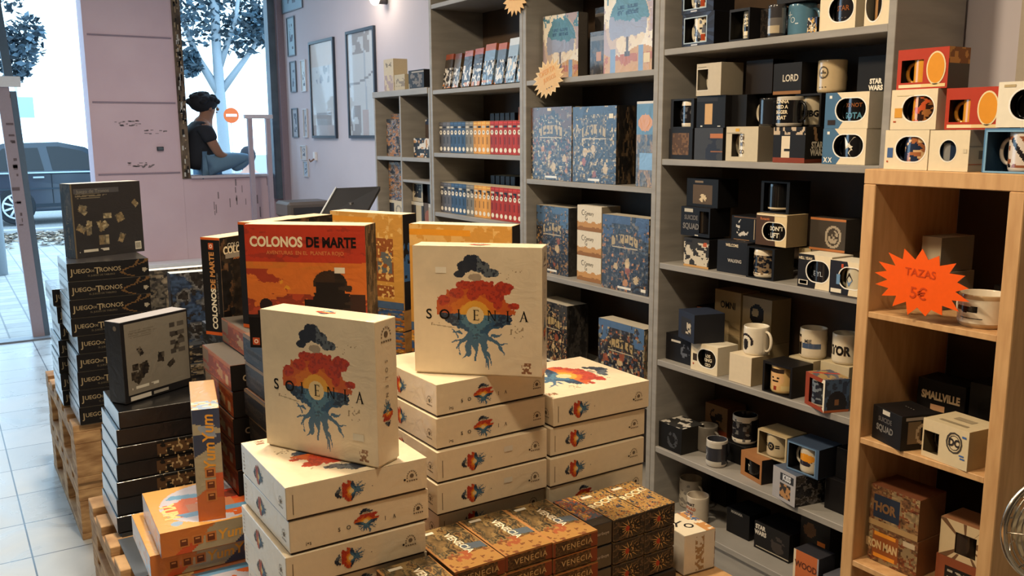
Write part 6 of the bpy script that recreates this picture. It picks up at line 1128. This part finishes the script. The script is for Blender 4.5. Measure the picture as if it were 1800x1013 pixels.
mug_box('red box with blank yellow oval, topmost on the birch bookcase', 2.13, 1.473, ZT+.2035, .140, .09, .100, col=(184, 60, 38), win=('rect', .30, .45, .22, .28), decals=[('f', .05, .04, .6, .12, (240, 220, 180))], sidecol=(96, 84, 74), group=GW, mugkw=dict(label='yellow mug in the topmost red box', ax=.045, R=.03, H=.08, col=(226, 156, 56), handle=pi), side=lambda S_, T_: put(put(img(S_, (84, 78, 76)), T_ > .62, (140, 90, 50)), (T_ > .62) & (vn(S_*6, T_*6, 3) > .6), (206, 150, 80)))
for bx in [q for q in COL.objects if q.get('label', '').startswith('red box with blank') and q.type == 'EMPTY']:
    e = MB(); fr_ = FR((0, 0, 0), (1, 0, 0), (0, 0, 1)); cx = .108
    e.disc(fr_, cx, .050, .026, .041, (240, 222, 176), .0010, n=28); e.disc(fr_, cx, .050, .0225, .037, (228, 152, 44), .0014, n=28); e.rect(fr_, .07, .004, .135, .012, (236, 206, 150), .0010); e.build('yellow_oval', bx)
mug_box('white box with black round window at the right edge, upper row', 2.12, 1.197, ZT+.1060, .135, .09, .104, col=(242, 234, 214), win=('stadium', .62, .50, .40, .33), rim=(255, 252, 246), decals=[('f', .1, .88, .3, .94, (190, 170, 130))], group=GW, mugkw=dict(label='black glossy mug in the right edge white box', ax=.085, col=(32, 32, 36), handle=pi))
# inside the cells
mug_box('grey white box turned away inside the top birch cell', 2.27, 1.455, 1.1354, .062, .135, .102, yaw=-.12, col=(176, 164, 140), sidecol=(120, 116, 108), topcol=(170, 164, 150), group=GW)
mug_box('grey white box standing on the turned one in the top birch cell', 2.275, 1.462, 1.2380, .062, .13, .095, yaw=-.12, col=(180, 168, 144), sidecol=(116, 112, 104), topcol=(170, 164, 150), group=GW)
def helmet(S_, T_): return put(put(put(img(S_, (236, 226, 204)), (abs(T_-.58-.12*(S_-.5)) < .13) & (S_ > .18) & (S_ < .62), (38, 34, 34)), (np.hypot((S_-.25)/.15, (T_-.3)/.2) < 1), (226, 208, 176)), (abs(T_-.2) < .02) & (S_ > .3) & (S_ < .7), (60, 54, 52))
mug('wide white mug with a black slanted patch behind the orange star', 2.185, 1.225, 1.1354, -pi/2, R=.058, H=.083, col=(234, 224, 204), handle=pi*.92, hcol=(232, 222, 200), art=helmet, rim=(190, 160, 120), group='loose mugs in the birch bookcase')
mug_box('black box with white star wording at the back of the top birch cell', 2.36, 1.30, 1.1354, .14, .10, .075, col=(30, 28, 29), texts=[('STAR', .3, .62, .020, (222, 216, 204), .05), ('WARS', .3, .38, .020, (222, 216, 204), .05)], group=GW)
mug_box('black squad box with a mug handle opening in the second birch cell', 2.13, 1.478, .7784, .120, .12, .095, yaw=-.32, col=(34, 32, 34), texts=[('SUICIDE', .45, .68, .018, (96, 92, 90), .03), ('SQUAD', .45, .42, .024, (120, 116, 112), .04)], side=lambda S_, T_: put(put(img(S_, (40, 36, 36)), (abs(T_-.5) < .33) & (S_ > .15) & (S_ < .5), (130, 110, 84)), (abs(np.hypot((S_-.6)/.22, (T_-.45)/.3)-.9) < .14), (206, 186, 156)), toptext=[('- - - -', .5, .6, .02, (120, 116, 112))], decals=[('f', .35, .84, .6, .97, (206, 200, 186)), ('r', .1, .86, .6, .95, (170, 160, 150))], group=GW)
mug_box('cream box with a round comics publisher seal, second birch cell', 2.115, 1.318, .7784, .135, .12, .102, yaw=-.12, col=(224, 206, 170), win=('rect', .2, .42, .17, .28), front=None, sidecol=(170, 150, 112), topcol=(206, 190, 156), group=GW, texts=[('DC', .70, .62, .026, (64, 58, 60), .05), ('O', .70, .62, .085, (80, 74, 70), -.02, .8), ('O', .70, .62, .062, (80, 74, 70), -.03, .8)], decals=[('f', .86, .8, .95, .85, (74, 110, 170)), ('f', .82, .32, .92, .36, (74, 110, 170)), ('f', .84, .25, .94, .29, (74, 110, 170)), ('t', .2, .2, .8, .3, (150, 136, 110)), ('t', .3, .5, .7, .7, (160, 146, 120))], mugkw=dict(label='dark mug inside the cream seal box', ax=.045, R=.036, col=(58, 46, 38), handle=pi))
mug_box('black box with the pale town name lettering, back of second birch cell', 2.29, 1.452, .7784, .140, .09, .155, col=(32, 29, 29), texts=[('SMALLVILLE', .5, .72, .030, (222, 196, 156), .05, .72)], front=None, decals=[('f', .3, .45, .6, .56, (196, 150, 110))], group=GW)
mug_box('black box with cream corner and round dark mug at the back right', 2.29, 1.300, .7784, .12, .09, .175, col=(34, 31, 32), front=lambda S_, T_: put(put(put(img(S_, (36, 33, 34)), (T_ > .86) & (S_ > .5), (196, 160, 110)), (S_ > .62) & (T_ > .2) & (T_ < .8), (196, 176, 140)), np.hypot((S_-.5)/.3, (T_-.62)/.2) < 1, (24, 22, 24)), group=GW)
wood_pal = [(122, 84, 56), (104, 72, 50), (140, 104, 68), (120, 66, 42), (150, 126, 92)]
mug_box('brown wood-look box with blue window lettering, upper in third birch cell', 2.15, 1.483, .5185, .152, .12, .118, yaw=.0, col=(124, 84, 54), front=lambda S_, T_: put(put(collage(wood_pal, 61, 4)(S_, T_), (abs(S_-.36) < .27) & (abs(T_-.50) < .27), (48, 58, 78)), (T_ < .14), (176, 142, 96)), texts=[('THOR', .28, .50, .036, (130, 96, 64), .05, .8)], topcol=(110, 66, 44), group=GW)
mug_box('brown wood-look box with iron lettering, lower in third birch cell', 2.15, 1.480, .4124, .152, .12, .1055, col=(124, 84, 54), front=lambda S_, T_: put(put(put(collage(wood_pal, 66, 4)(S_, T_), (abs(S_-.36) < .27) & (abs(T_-.5) < .34), (150, 84, 42)), (abs(S_-.34) < .22) & ((abs(T_-.80) < .04) | (abs(T_-.2) < .04)), (230, 150, 50)), (abs(S_-.82) < .12) & (abs(T_-.82) < .06), (200, 180, 150)), texts=[('IRON MAN', .28, .5, .032, (212, 180, 130), .05, .62)], group=GW)
mug_box('cream printed box with square window, right of third birch cell', 2.18, 1.287, .4985, .115, .10, .105, col=(206, 184, 146), win=('rect', .62, .45, .25, .28), front=lambda S_, T_: put(put(img(S_, (206, 184, 146)), vn(S_*14, T_*14, 3) > .68, (110, 80, 56)), (T_ > .9), (150, 80, 50)), topcol=(140, 96, 66), group=GW, mugkw=dict(label='dark mug inside the cream printed box', ax=.06, R=.036, col=(70, 56, 46), handle=0))
mug_box('red brown box with dark striped window under the cream printed box', 2.18, 1.292, .4124, .125, .10, .0855, col=(136, 70, 46), front=lambda S_, T_: put(put(img(S_, (136, 74, 48)), (S_ > .2) & (S_ < .85) & (T_ < .7), (40, 36, 38)), (S_ > .25) & (S_ < .8) & (T_ < .66) & (((T_*5) % 1) > .6) & (vn(S_*20, T_*3, 4) > .4), (170, 164, 150)), group=GW)

# ================================================================== middle bookcase: large game boxes
def dim(art, k): return lambda a, b: art(a, b)*k
def big(label, x, y, z, L, D, H, yaw, art, sidepal=None, tc=(196, 186, 168), texts=(), group='large boxed games in the middle bookcase', stickers=(), tilt=0, ny=70):
    bs = MB(); bs.box(.002, D-.006, .002, L-.002, D, H-.002, (70, 64, 58)); m = MB(); m.bbox(0, 0, 0, L, D-.0065, H, (90, 84, 78), 'wrapped_card', .001); F = faces(L, D, H); m.paint(F['f'], 0, 0, L, H, int(L/.0045), int(H/.0045), art, .0004, 'wrapped_card')
    if sidepal: m.paint(F['r'], 0, 0, D-.007, H, 16, 50, collage(sidepal, 5, 4), .0004, 'wrapped_card')
    m.rect(F['t'], .001, .001, L-.001, D-.008, tc, .0003)
    for t, a, b, hh, c_, *rest in texts: m.text(F['f'], t, a*L, b*H, hh, c_, rest[0] if rest else .02, off=.0011, sx=rest[1] if len(rest) > 1 else .9)
    o = empty('game_box', (x, y, z+.0004), -pi/2+yaw); tag(o, label, 'board game', group); m.build('box_lid', o); bs.build('box_base', o)
    for a, b, w, h, c in stickers: s_ = MB(); s_.rect(F['f'], a*L, b*H, a*L+w, b*H+h, c, .0012); s_.build('price_sticker', o)
    return o
def sky_art(S_, T_):
    n = fbm(S_*6, T_*6, 13, 4); r_ = np.hypot((S_-.5)/.46, (T_-.56)/.42); C = img(S_, (176, 160, 168)); C = put(C, r_ < 1.0, (196, 178, 170)); C = put(C, (r_ < 1.02) & (n > .5), (226, 212, 190)); C = put(C, (r_ < .85) & (T_ > .42+.12*(n-.5)), (150, 158, 186)); C = put(C, (r_ < .95) & (T_ > .62+.25*(n-.5)), (84, 134, 158)); C = put(C, (T_ > .78) & (n > .45), (84, 138, 164))
    C = put(C, (r_ > .85) & (n > .56), (232, 226, 214)); C = put(C, T_ < .24-.06*np.sin(S_*6), (196, 150, 92)); C = put(C, (T_ < .22) & (n > .52), (178, 104, 66)); C = put(C, (T_ < .30) & (abs(S_-.78) < .05), (120, 150, 190)); C = put(C, (T_ < .28) & (abs(S_-.2) < .05), (126, 152, 190)); C = put(C, (abs(S_-.5) < .02) & (T_ < .42) & (T_ > .2), (96, 88, 90)); C = put(C, (abs(S_-.5) < .22) & ((abs(T_-.76) < .022) | (abs(T_-.70) < .022)) & (vn(S_*38, T_*26, 5) > .42), (44, 86, 118)); return put(C, (abs(S_-.5) < .05) & (T_ < .24) & (T_ > .18), (90, 84, 84))
big('tall sky picture game, left of the two on the upper shelf', 2.33, 3.378, 1.8432, .225, .06, .275, .12, sky_art, tc=(206, 200, 190))
big('tall sky picture game, right of the two, nearest the mug bookcase', 2.268, 2.868, 1.8432, .285, .06, .315, .0, sky_art, tc=(206, 200, 190), stickers=[(.84, .09, .035, .035, (226, 214, 190))])
dk_art = lambda S_, T_: put(put(img(S_, (44, 42, 44)), fbm(S_*4, T_*6, 9, 3) > .56, (62, 56, 54)), (abs(T_-.9) < .03), (96, 90, 84))
big('dark tall game between the two sky picture games', 2.45, 3.160, 1.8432, .26, .07, .295, 0, dk_art)
big('smaller dark game with a small glowing figure, between the sky games', 2.36, 3.075, 1.8432, .115, .06, .182, 0, lambda S_, T_: put(put(put(img(S_, (62, 58, 56)), fbm(S_*6, T_*7, 11, 3) > .52, (92, 84, 76)), (abs(S_-.5) < .13) & (abs(T_-.45) < .1), (190, 130, 76)), (abs(T_-.86) < .05), (120, 112, 104)), tc=(206, 196, 180))
pA = [(84, 76, 66), (120, 104, 78), (150, 126, 90), (70, 78, 84), (146, 84, 54), (100, 92, 78), (206, 186, 146)]; pB = [(60, 72, 92), (84, 84, 84), (112, 102, 84), (48, 56, 70), (130, 110, 80), (72, 70, 70), (206, 180, 132)]
def castle(pal, seed, sky):
    P = np.array(pal, float)/255.
    def fn(S_, T_):
        n = vn(S_*46, T_*50, seed); mid = fbm(S_*6, T_*7, seed+4, 3); sy = vn(np.abs(S_-.5)*30+7, T_*32, seed+2); s2 = vn(S_*22, T_*26, seed+6)
        C = img(S_, (44, 42, 46))*(0.6+.9*mid)[..., None]; k = (h2(np.floor(S_*23).astype(int), np.floor(T_*25).astype(int), seed)*len(P)).astype(int)
        C = np.where(((sy > .52) | (s2 > .62))[..., None], P[k]*(0.45+.75*n)[..., None], C); C = put(C, (n > .80) & (sy > .4), pal[-1], .8)
        C = put(C, (T_ > .70) & (np.abs(S_-.5) > .26+.16*(mid-.5)) & (s2 < .6), sky); C = put(C, (T_ > .90) & (mid > .4), sky)
        cx = (S_-.5)/.30; arch = .70-.05*cx**2; C = put(C, (np.abs(T_-arch) < .085) & (np.abs(cx) < 1), (58, 50, 40), .8)
        C = put(C, (np.abs(T_-arch) < .06) & (np.abs(cx) < .95) & (((cx*3.1+9) % 1) < .78) & (vn(S_*30, T_*22, seed+8) > .36), (178, 152, 102)); C = put(C, (np.abs(T_-.585) < .008) & (np.abs(cx) < .9), (186, 170, 140))
        rn = random.Random(seed)
        for j in range(6):
            ax, ay, ar = rn.uniform(.12, .9), rn.uniform(.1, .52), rn.uniform(.025, .06); C = put(C, np.hypot(S_-ax, (T_-ay))+.03*(n-.5) < ar, rn.choice([(206, 140, 80), (220, 190, 140), (160, 80, 50)]), .85)
        return np.clip(put(C, (T_ < .07) & (abs(S_-.5) < .14) & (abs(T_-.045) < .012), (230, 226, 214)), 0, 1)
    return fn
big('brown crowded fantasy game, leftmost on the second shelf', 2.27, 3.385, 1.4122, .305, .075, .312, 0, castle(pA, 101, (96, 66, 46)), sidepal=pA, stickers=[(.42, .95, .028, .012, (230, 222, 204))])
big('blue grey crowded fantasy game, centre of the second shelf', 2.268, 3.068, 1.4122, .285, .10, .308, 0, castle(pB, 111, (46, 60, 84)), sidepal=[(44, 38, 34), (64, 54, 44), (92, 74, 54), (36, 34, 34)], stickers=[(.84, .84, .026, .018, (232, 226, 210))])
big('blue game leaning at the right end of the second shelf', 2.262, 2.655, 1.4122, .098, .17, .318, 0, lambda S_, T_: put(put(put(put(collage([(60, 74, 96), (110, 104, 92), (84, 84, 84), (150, 120, 84)], 121, 5)(S_, T_), T_ > .62, (84, 124, 152)), np.hypot((S_-.5)/.4, (T_-.75)/.1) < 1, (206, 140, 72)), (abs(T_-.3) < .1) & (S_ > .2), (120, 160, 200)), T_ > .97, (206, 196, 180)), tc=(200, 190, 170))
big('blue dragon-like fantasy game, left on the third shelf', 2.30, 3.385, .9932, .245, .12, .300, 0, castle([(56, 66, 84), (84, 84, 88), (110, 104, 96), (50, 54, 64), (176, 130, 76)], 131, (64, 92, 124)), sidepal=[(40, 36, 36), (52, 46, 44), (60, 56, 54)])
def wb(S_, T_): C = img(S_, (226, 216, 196)); n = fbm(S_*6, T_*5, 5, 3); C = put(C, T_ < .34+.2*(n-.5), (196, 146, 90)); return put(C, T_ < .16+.2*(n-.5), (150, 104, 60))
for i, nm in enumerate(('bottom', 'middle', 'top')):
    mug_box(f'small white game box with tan hills, {nm} of the pile of three', 2.30, 3.075, .9932+i*.1070, .165, .10, .1065, front=wb, col=(226, 216, 196), sidecol=(150, 138, 118), texts=[('C', .24, .72, .034, (40, 38, 40), -.01), ('Century', .5, .70, .022, (70, 64, 58), .0), ('G', .38, .52, .03, (60, 54, 50), -.01)], group='small white games in the middle bookcase', cat='board game', name='game_box')
big('navy fantasy game with orange details, right on the third shelf', 2.268, 2.862, .9932, .282, .08, .298, 0, castle([(54, 62, 82), (72, 74, 84), (120, 108, 92), (44, 48, 60), (190, 128, 72), (96, 92, 88)], 141, (56, 76, 112)), sidepal=pB, stickers=[(.86, .04, .028, .012, (230, 226, 214))])
big('brown and grey fantasy game, left on the fourth shelf', 2.30, 3.387, .5752, .24, .12, .285, 0, castle([(84, 78, 68), (120, 110, 90), (60, 60, 64), (150, 90, 56), (206, 170, 120)], 151, (70, 66, 62)), sidepal=[(44, 42, 42), (70, 66, 62)])
big('brown and blue fantasy game, right on the fourth shelf', 2.268, 2.880, .5752, .285, .08, .285, 0, castle([(96, 92, 84), (150, 138, 112), (60, 70, 92), (176, 100, 60), (206, 186, 150), (74, 84, 104)], 161, (76, 108, 146)), sidepal=pA)

# ================================================================== paperback rows
ORDN = ['first', 'second', 'third', 'fourth', 'fifth', 'sixth', 'seventh', 'eighth', 'ninth', 'tenth']
def book(label, x, y, z, w, D, H, col, marks, group, tilt=0.0):
    m = MB(); m.bbox(0, 0, 0, w, D, H, col, 'printed_card', .0012); f = FR((0, 0, 0), (1, 0, 0), (0, 0, 1)); pg = MB(); pg.box(.002, .003, H-.0005, w-.002, D-.002, H+.0004, (206, 196, 170), 'matte')
    for a, b, c, d, cl in marks: m.rect(f, a*w, b*H, c*w, d*H, cl, .0006)
    if marks: m.disc(f, w*.5, H*.66, w*.34, H*.075, (236, 226, 206), .0007, n=12); m.disc(f, w*.5, H*.13, w*.32, H*.07, (240, 230, 210), .0007, n=12); m.disc(f, w*.5, H*.67, w*.12, H*.025, (60, 56, 60), .0009, n=8)
    o = empty('book', (x, y, z+.0003), -pi/2); tag(o, label, 'book', group); m.build('cover', o); pg.build('pages', o); return o
runs = [((96, 94, 98), 3, 'grey'), ((58, 88, 122), 4, 'blue'), ((134, 128, 116), 2, 'pale grey'), ((226, 160, 70), 4, 'yellow'), ((176, 50, 34), 7, 'red')]
for zz, row in ((1.5142, 'upper'), (1.2002, 'lower')):
    y = 4.275; 
    for col, n, cn in runs:
        for k in range(n):
            w = .0398; c = tuple(min(255, q*(1+.05*((k*7) % 3-1))) for q in col)
            mk = [(.12, .80, .88, .86, (40, 36, 40) if k % 2 else (206, 196, 176)), (.2, .3, .45, .52, tuple(q*.7 for q in col)), (.08, .93, .92, .95, tuple(min(255, q*1.35) for q in col))]
            if row == 'lower' : mk.append((.5, .70, .85, .80, (40, 38, 42)))
            book(f'{cn} paperback, {ORDN[k]} {cn} one from the left in the {row} coloured row', 2.282, y, zz, w-.0006, .12, .158, c, mk, f'paperbacks in the {row} coloured row'); y -= w
    y = 3.72 if row == 'upper' else 3.64
    for k in range(5 if row == 'upper' else 3):
        book(f'tall orange brown book, {ORDN[k]} of those behind the {row} red paperbacks', 2.42, y, zz, .034, .12, .225, (170, 96, 50) if k % 2 == 0 else (130, 76, 44), [], f'tall books behind the {row} row', ); y -= .040
    y = 4.0
    for k in range(5):
        book(f'tall dark book, {ORDN[k]} of those behind the {row} blue and grey paperbacks', 2.43, y, zz, .040, .12, .20, (44, 42, 50) if k % 2 else (40, 46, 60), [], f'tall books behind the {row} row'); y -= .048
# figure comics on the shelf above
cols8 = [((70, 60, 52), (150, 70, 44)), ((96, 80, 56), (110, 60, 44)), ((60, 52, 48), (170, 84, 50)), ((64, 56, 54), (170, 76, 44)), ((120, 150, 180), (176, 92, 54)), ((92, 112, 132), (180, 90, 56)), ((150, 176, 200), (206, 216, 226)), ((92, 136, 170), (170, 200, 220))]
yy = [4.365-.1, 4.165, 4.065, 3.965, 3.865, 3.745, 3.65, 3.556]
lbl = ['leftmost, dark with an orange top', 'second, narrow and brown', 'third, black and white figures', 'fourth, black and white with orange top', 'fifth, pale blue with an orange top', 'sixth, grey blue half hidden', 'seventh, white and silver blue', 'rightmost, bright blue against the panel']
def figs(c1, c2, seed):
    def fn(S_, T_):
        C = img(S_, c1); C = put(C, T_ > .84, c2); C = put(C, (T_ < .6) & (vn(S_*7, T_*12, seed) > .5), (226, 220, 212)); C = put(C, (T_ < .6) & (vn(S_*9, T_*14, seed+3) > .62), (38, 38, 46)); return put(C, (T_ < .12) & (vn(S_*5, T_*9, seed) > .6), (206, 130, 70))
    return fn
for k in range(8):
    w = [.09, .075, .09, .09, .105, .08, .09, .095][k]; h = [.175, .172, .178, .182, .195, .190, .205, .215][k]
    m = MB(); m.bbox(0, 0, 0, w, .045, h, cols8[k][0], 'wrapped_card', .001); m.paint(FR((0, 0, 0), (1, 0, 0), (0, 0, 1)), 0, 0, w, h, 22, 44, figs(cols8[k][0], cols8[k][1], 200+k), .0004, 'wrapped_card'); m.paint(FR((w, 0, 0), (0, 1, 0), (0, 0, 1)), 0, 0, .045, h, 8, 30, figs(cols8[k][0], cols8[k][1], 220+k), .0004)
    o = m.build('comic_box', None, (2.30, yy[k], 1.8388+.0078), (radians(-9), 0, -pi/2-.06)); tag(o, f'leaning figure comic box, {lbl[k]}', 'comic', 'figure comics leaning on the bookcase')
# top edge things
mug_box('dark box at the very top shelf of the paperback bookcase', 2.30, 4.2, 2.2704, .20, .10, .10, col=(70, 66, 64), group='boxes at the top of the paperback bookcase', cat='box', name='box')

# ================================================================== cubby unit contents
GC = 'small boxed figures in the cubby unit'
def fig_art(seed, base=(44, 40, 40)): 
    cg = collage([base, (62, 54, 50), (120, 88, 56), (150, 140, 130), (70, 76, 96), (176, 120, 72)], seed, 4); return lambda S_, T_: cg(S_, T_)
def figbox(label, x, y, z, L, D, H, seed=0, **kw): return mug_box(label, x, y, z, L, D, H, front=kw.pop('front', fig_art(seed)), group=GC, cat='boxed figure', name='figure_box', **kw)
figbox('cream tall figure box standing left on top of the cubby unit', 2.30, 4.985, 1.8564, .13, .09, .185, front=lambda S_, T_: put(put(img(S_, (206, 190, 160)), (abs(T_-.82) < .06) & (abs(S_-.5) < .3) & (vn(S_*9, T_*30, 3) > .4), (130, 116, 96)), (T_ < .5) & (fbm(S_*6, T_*7, 4, 3) > .55), (170, 150, 150)), col=(206, 190, 160))
figbox('cream short figure box beside the tall one on the cubby unit', 2.30, 4.845, 1.8564, .135, .09, .090, front=lambda S_, T_: put(img(S_, (190, 176, 146)), (abs(T_-.5) < .25) & (vn(S_*9, T_*8, 5) > .5), (140, 126, 106)), col=(190, 176, 146))
figbox('black figure box with pale print, right end on top of the cubby unit', 2.29, 4.640, 1.8564, .185, .10, .102, front=lambda S_, T_: put(put(img(S_, (46, 44, 48)), (abs(S_-.5) < .38) & (abs(T_-.45) < .36) & (fbm(S_*8, T_*6, 3, 3) > .5), (120, 110, 100)), (abs(T_-.9) < .04) & (S_ > .2), (170, 160, 146)), decals=[('f', .02, .0, .05, .3, (230, 220, 200))])
figbox('dark picture box, lower in the upper left cubby', 2.30, 4.975, 1.4832, .20, .10, .115, 301)
figbox('dark picture box with orange swirl, upper in the upper left cubby', 2.30, 4.970, 1.5984, .19, .10, .10, 302)
figbox('thin dark picture box, topmost in the upper left cubby', 2.33, 4.965, 1.6988, .17, .09, .03, 303)
figbox('black and white boxes lot, lower in the upper right cubby', 2.30, 4.615, 1.4832, .20, .10, .105, front=lambda S_, T_: put(put(img(S_, (44, 42, 44)), vn(S_*7, T_*6, 6) > .62, (220, 212, 200)), vn(S_*9, T_*6, 9) > .74, (190, 140, 90)))
figbox('dark blue topped box, upper in the upper right cubby', 2.36, 4.585, 1.5885, .17, .10, .105, front=lambda S_, T_: put(put(img(S_, (84, 62, 44)), T_ > .7, (50, 60, 84)), (abs(T_-.92) < .06) & (vn(S_*5, T_*3, 3) > .5), (214, 204, 186)))
figbox('patterned box with pale rim print, top in the lower left cubby', 2.31, 4.98, 1.3285, .22, .10, .12, 305, decals=[('f', .05, .86, .4, .96, (170, 160, 146))])
figbox('dark picture box, middle in the lower left cubby', 2.31, 4.98, 1.2225, .22, .10, .105, 306)
figbox('cream box with round emblem, bottom in the lower left cubby', 2.31, 4.98, 1.1004, .24, .10, .1215, front=lambda S_, T_: put(put(put(img(S_, (50, 44, 42)), (abs(S_-.52) < .26) | (T_ > .85), (206, 190, 160)), abs(np.hypot((S_-.52)/.16, (T_-.55)/.25)-.8) < .2, (150, 140, 124)), S_ > .9, (90, 60, 44)))
figbox('white box with round dark figure, middle in the lower right cubby', 2.31, 4.662, 1.2325, .125, .10, .105, front=lambda S_, T_: put(img(S_, (196, 182, 156)), (abs(S_-.5) < .34) & (abs(T_-.56) < .36) & (fbm(S_*6, T_*6, 3, 3) > .38), (50, 46, 48)))
figbox('plain dark brown box in the lower right cubby', 2.33, 4.532, 1.2325, .10, .10, .108, front=lambda S_, T_: img(S_, (44, 32, 27)))
figbox('white and blue box at the right side of the lower right cubby', 2.30, 4.430, 1.2325, .088, .10, .100, front=lambda S_, T_: put(put(img(S_, (196, 182, 156)), np.hypot((S_-.5)/.3, (T_-.6)/.25) < 1, (90, 80, 74)), T_ < .3, (70, 96, 130)))
figbox('mixed cream and brown box, left at the bottom of the lower right cubby', 2.30, 4.662, 1.1004, .15, .10, .1315, front=lambda S_, T_: put(put(img(S_, (62, 54, 48)), (abs(S_-.6) < .22), (196, 176, 140)), T_ > .86, (206, 196, 176)))
figbox('brown box with orange disc, bottom of the lower right cubby', 2.30, 4.505, 1.1004, .09, .10, .1315, front=lambda S_, T_: put(img(S_, (96, 74, 52)), np.hypot((S_-.5)/.4, (T_-.4)/.3) < 1, (150, 84, 54)))
figbox('pale box at the right corner of the lower right cubby', 2.285, 4.422, 1.1004, .080, .10, .1315, front=lambda S_, T_: put(img(S_, (176, 166, 146)), T_ > .85, (206, 200, 190)))
figbox('slim blue edged box on the small inner shelf', 2.32, 4.41, 1.3584, .05, .10, .098, front=lambda S_, T_: put(img(S_, (44, 44, 50)), abs(S_-.4) < .2, (84, 124, 160)))
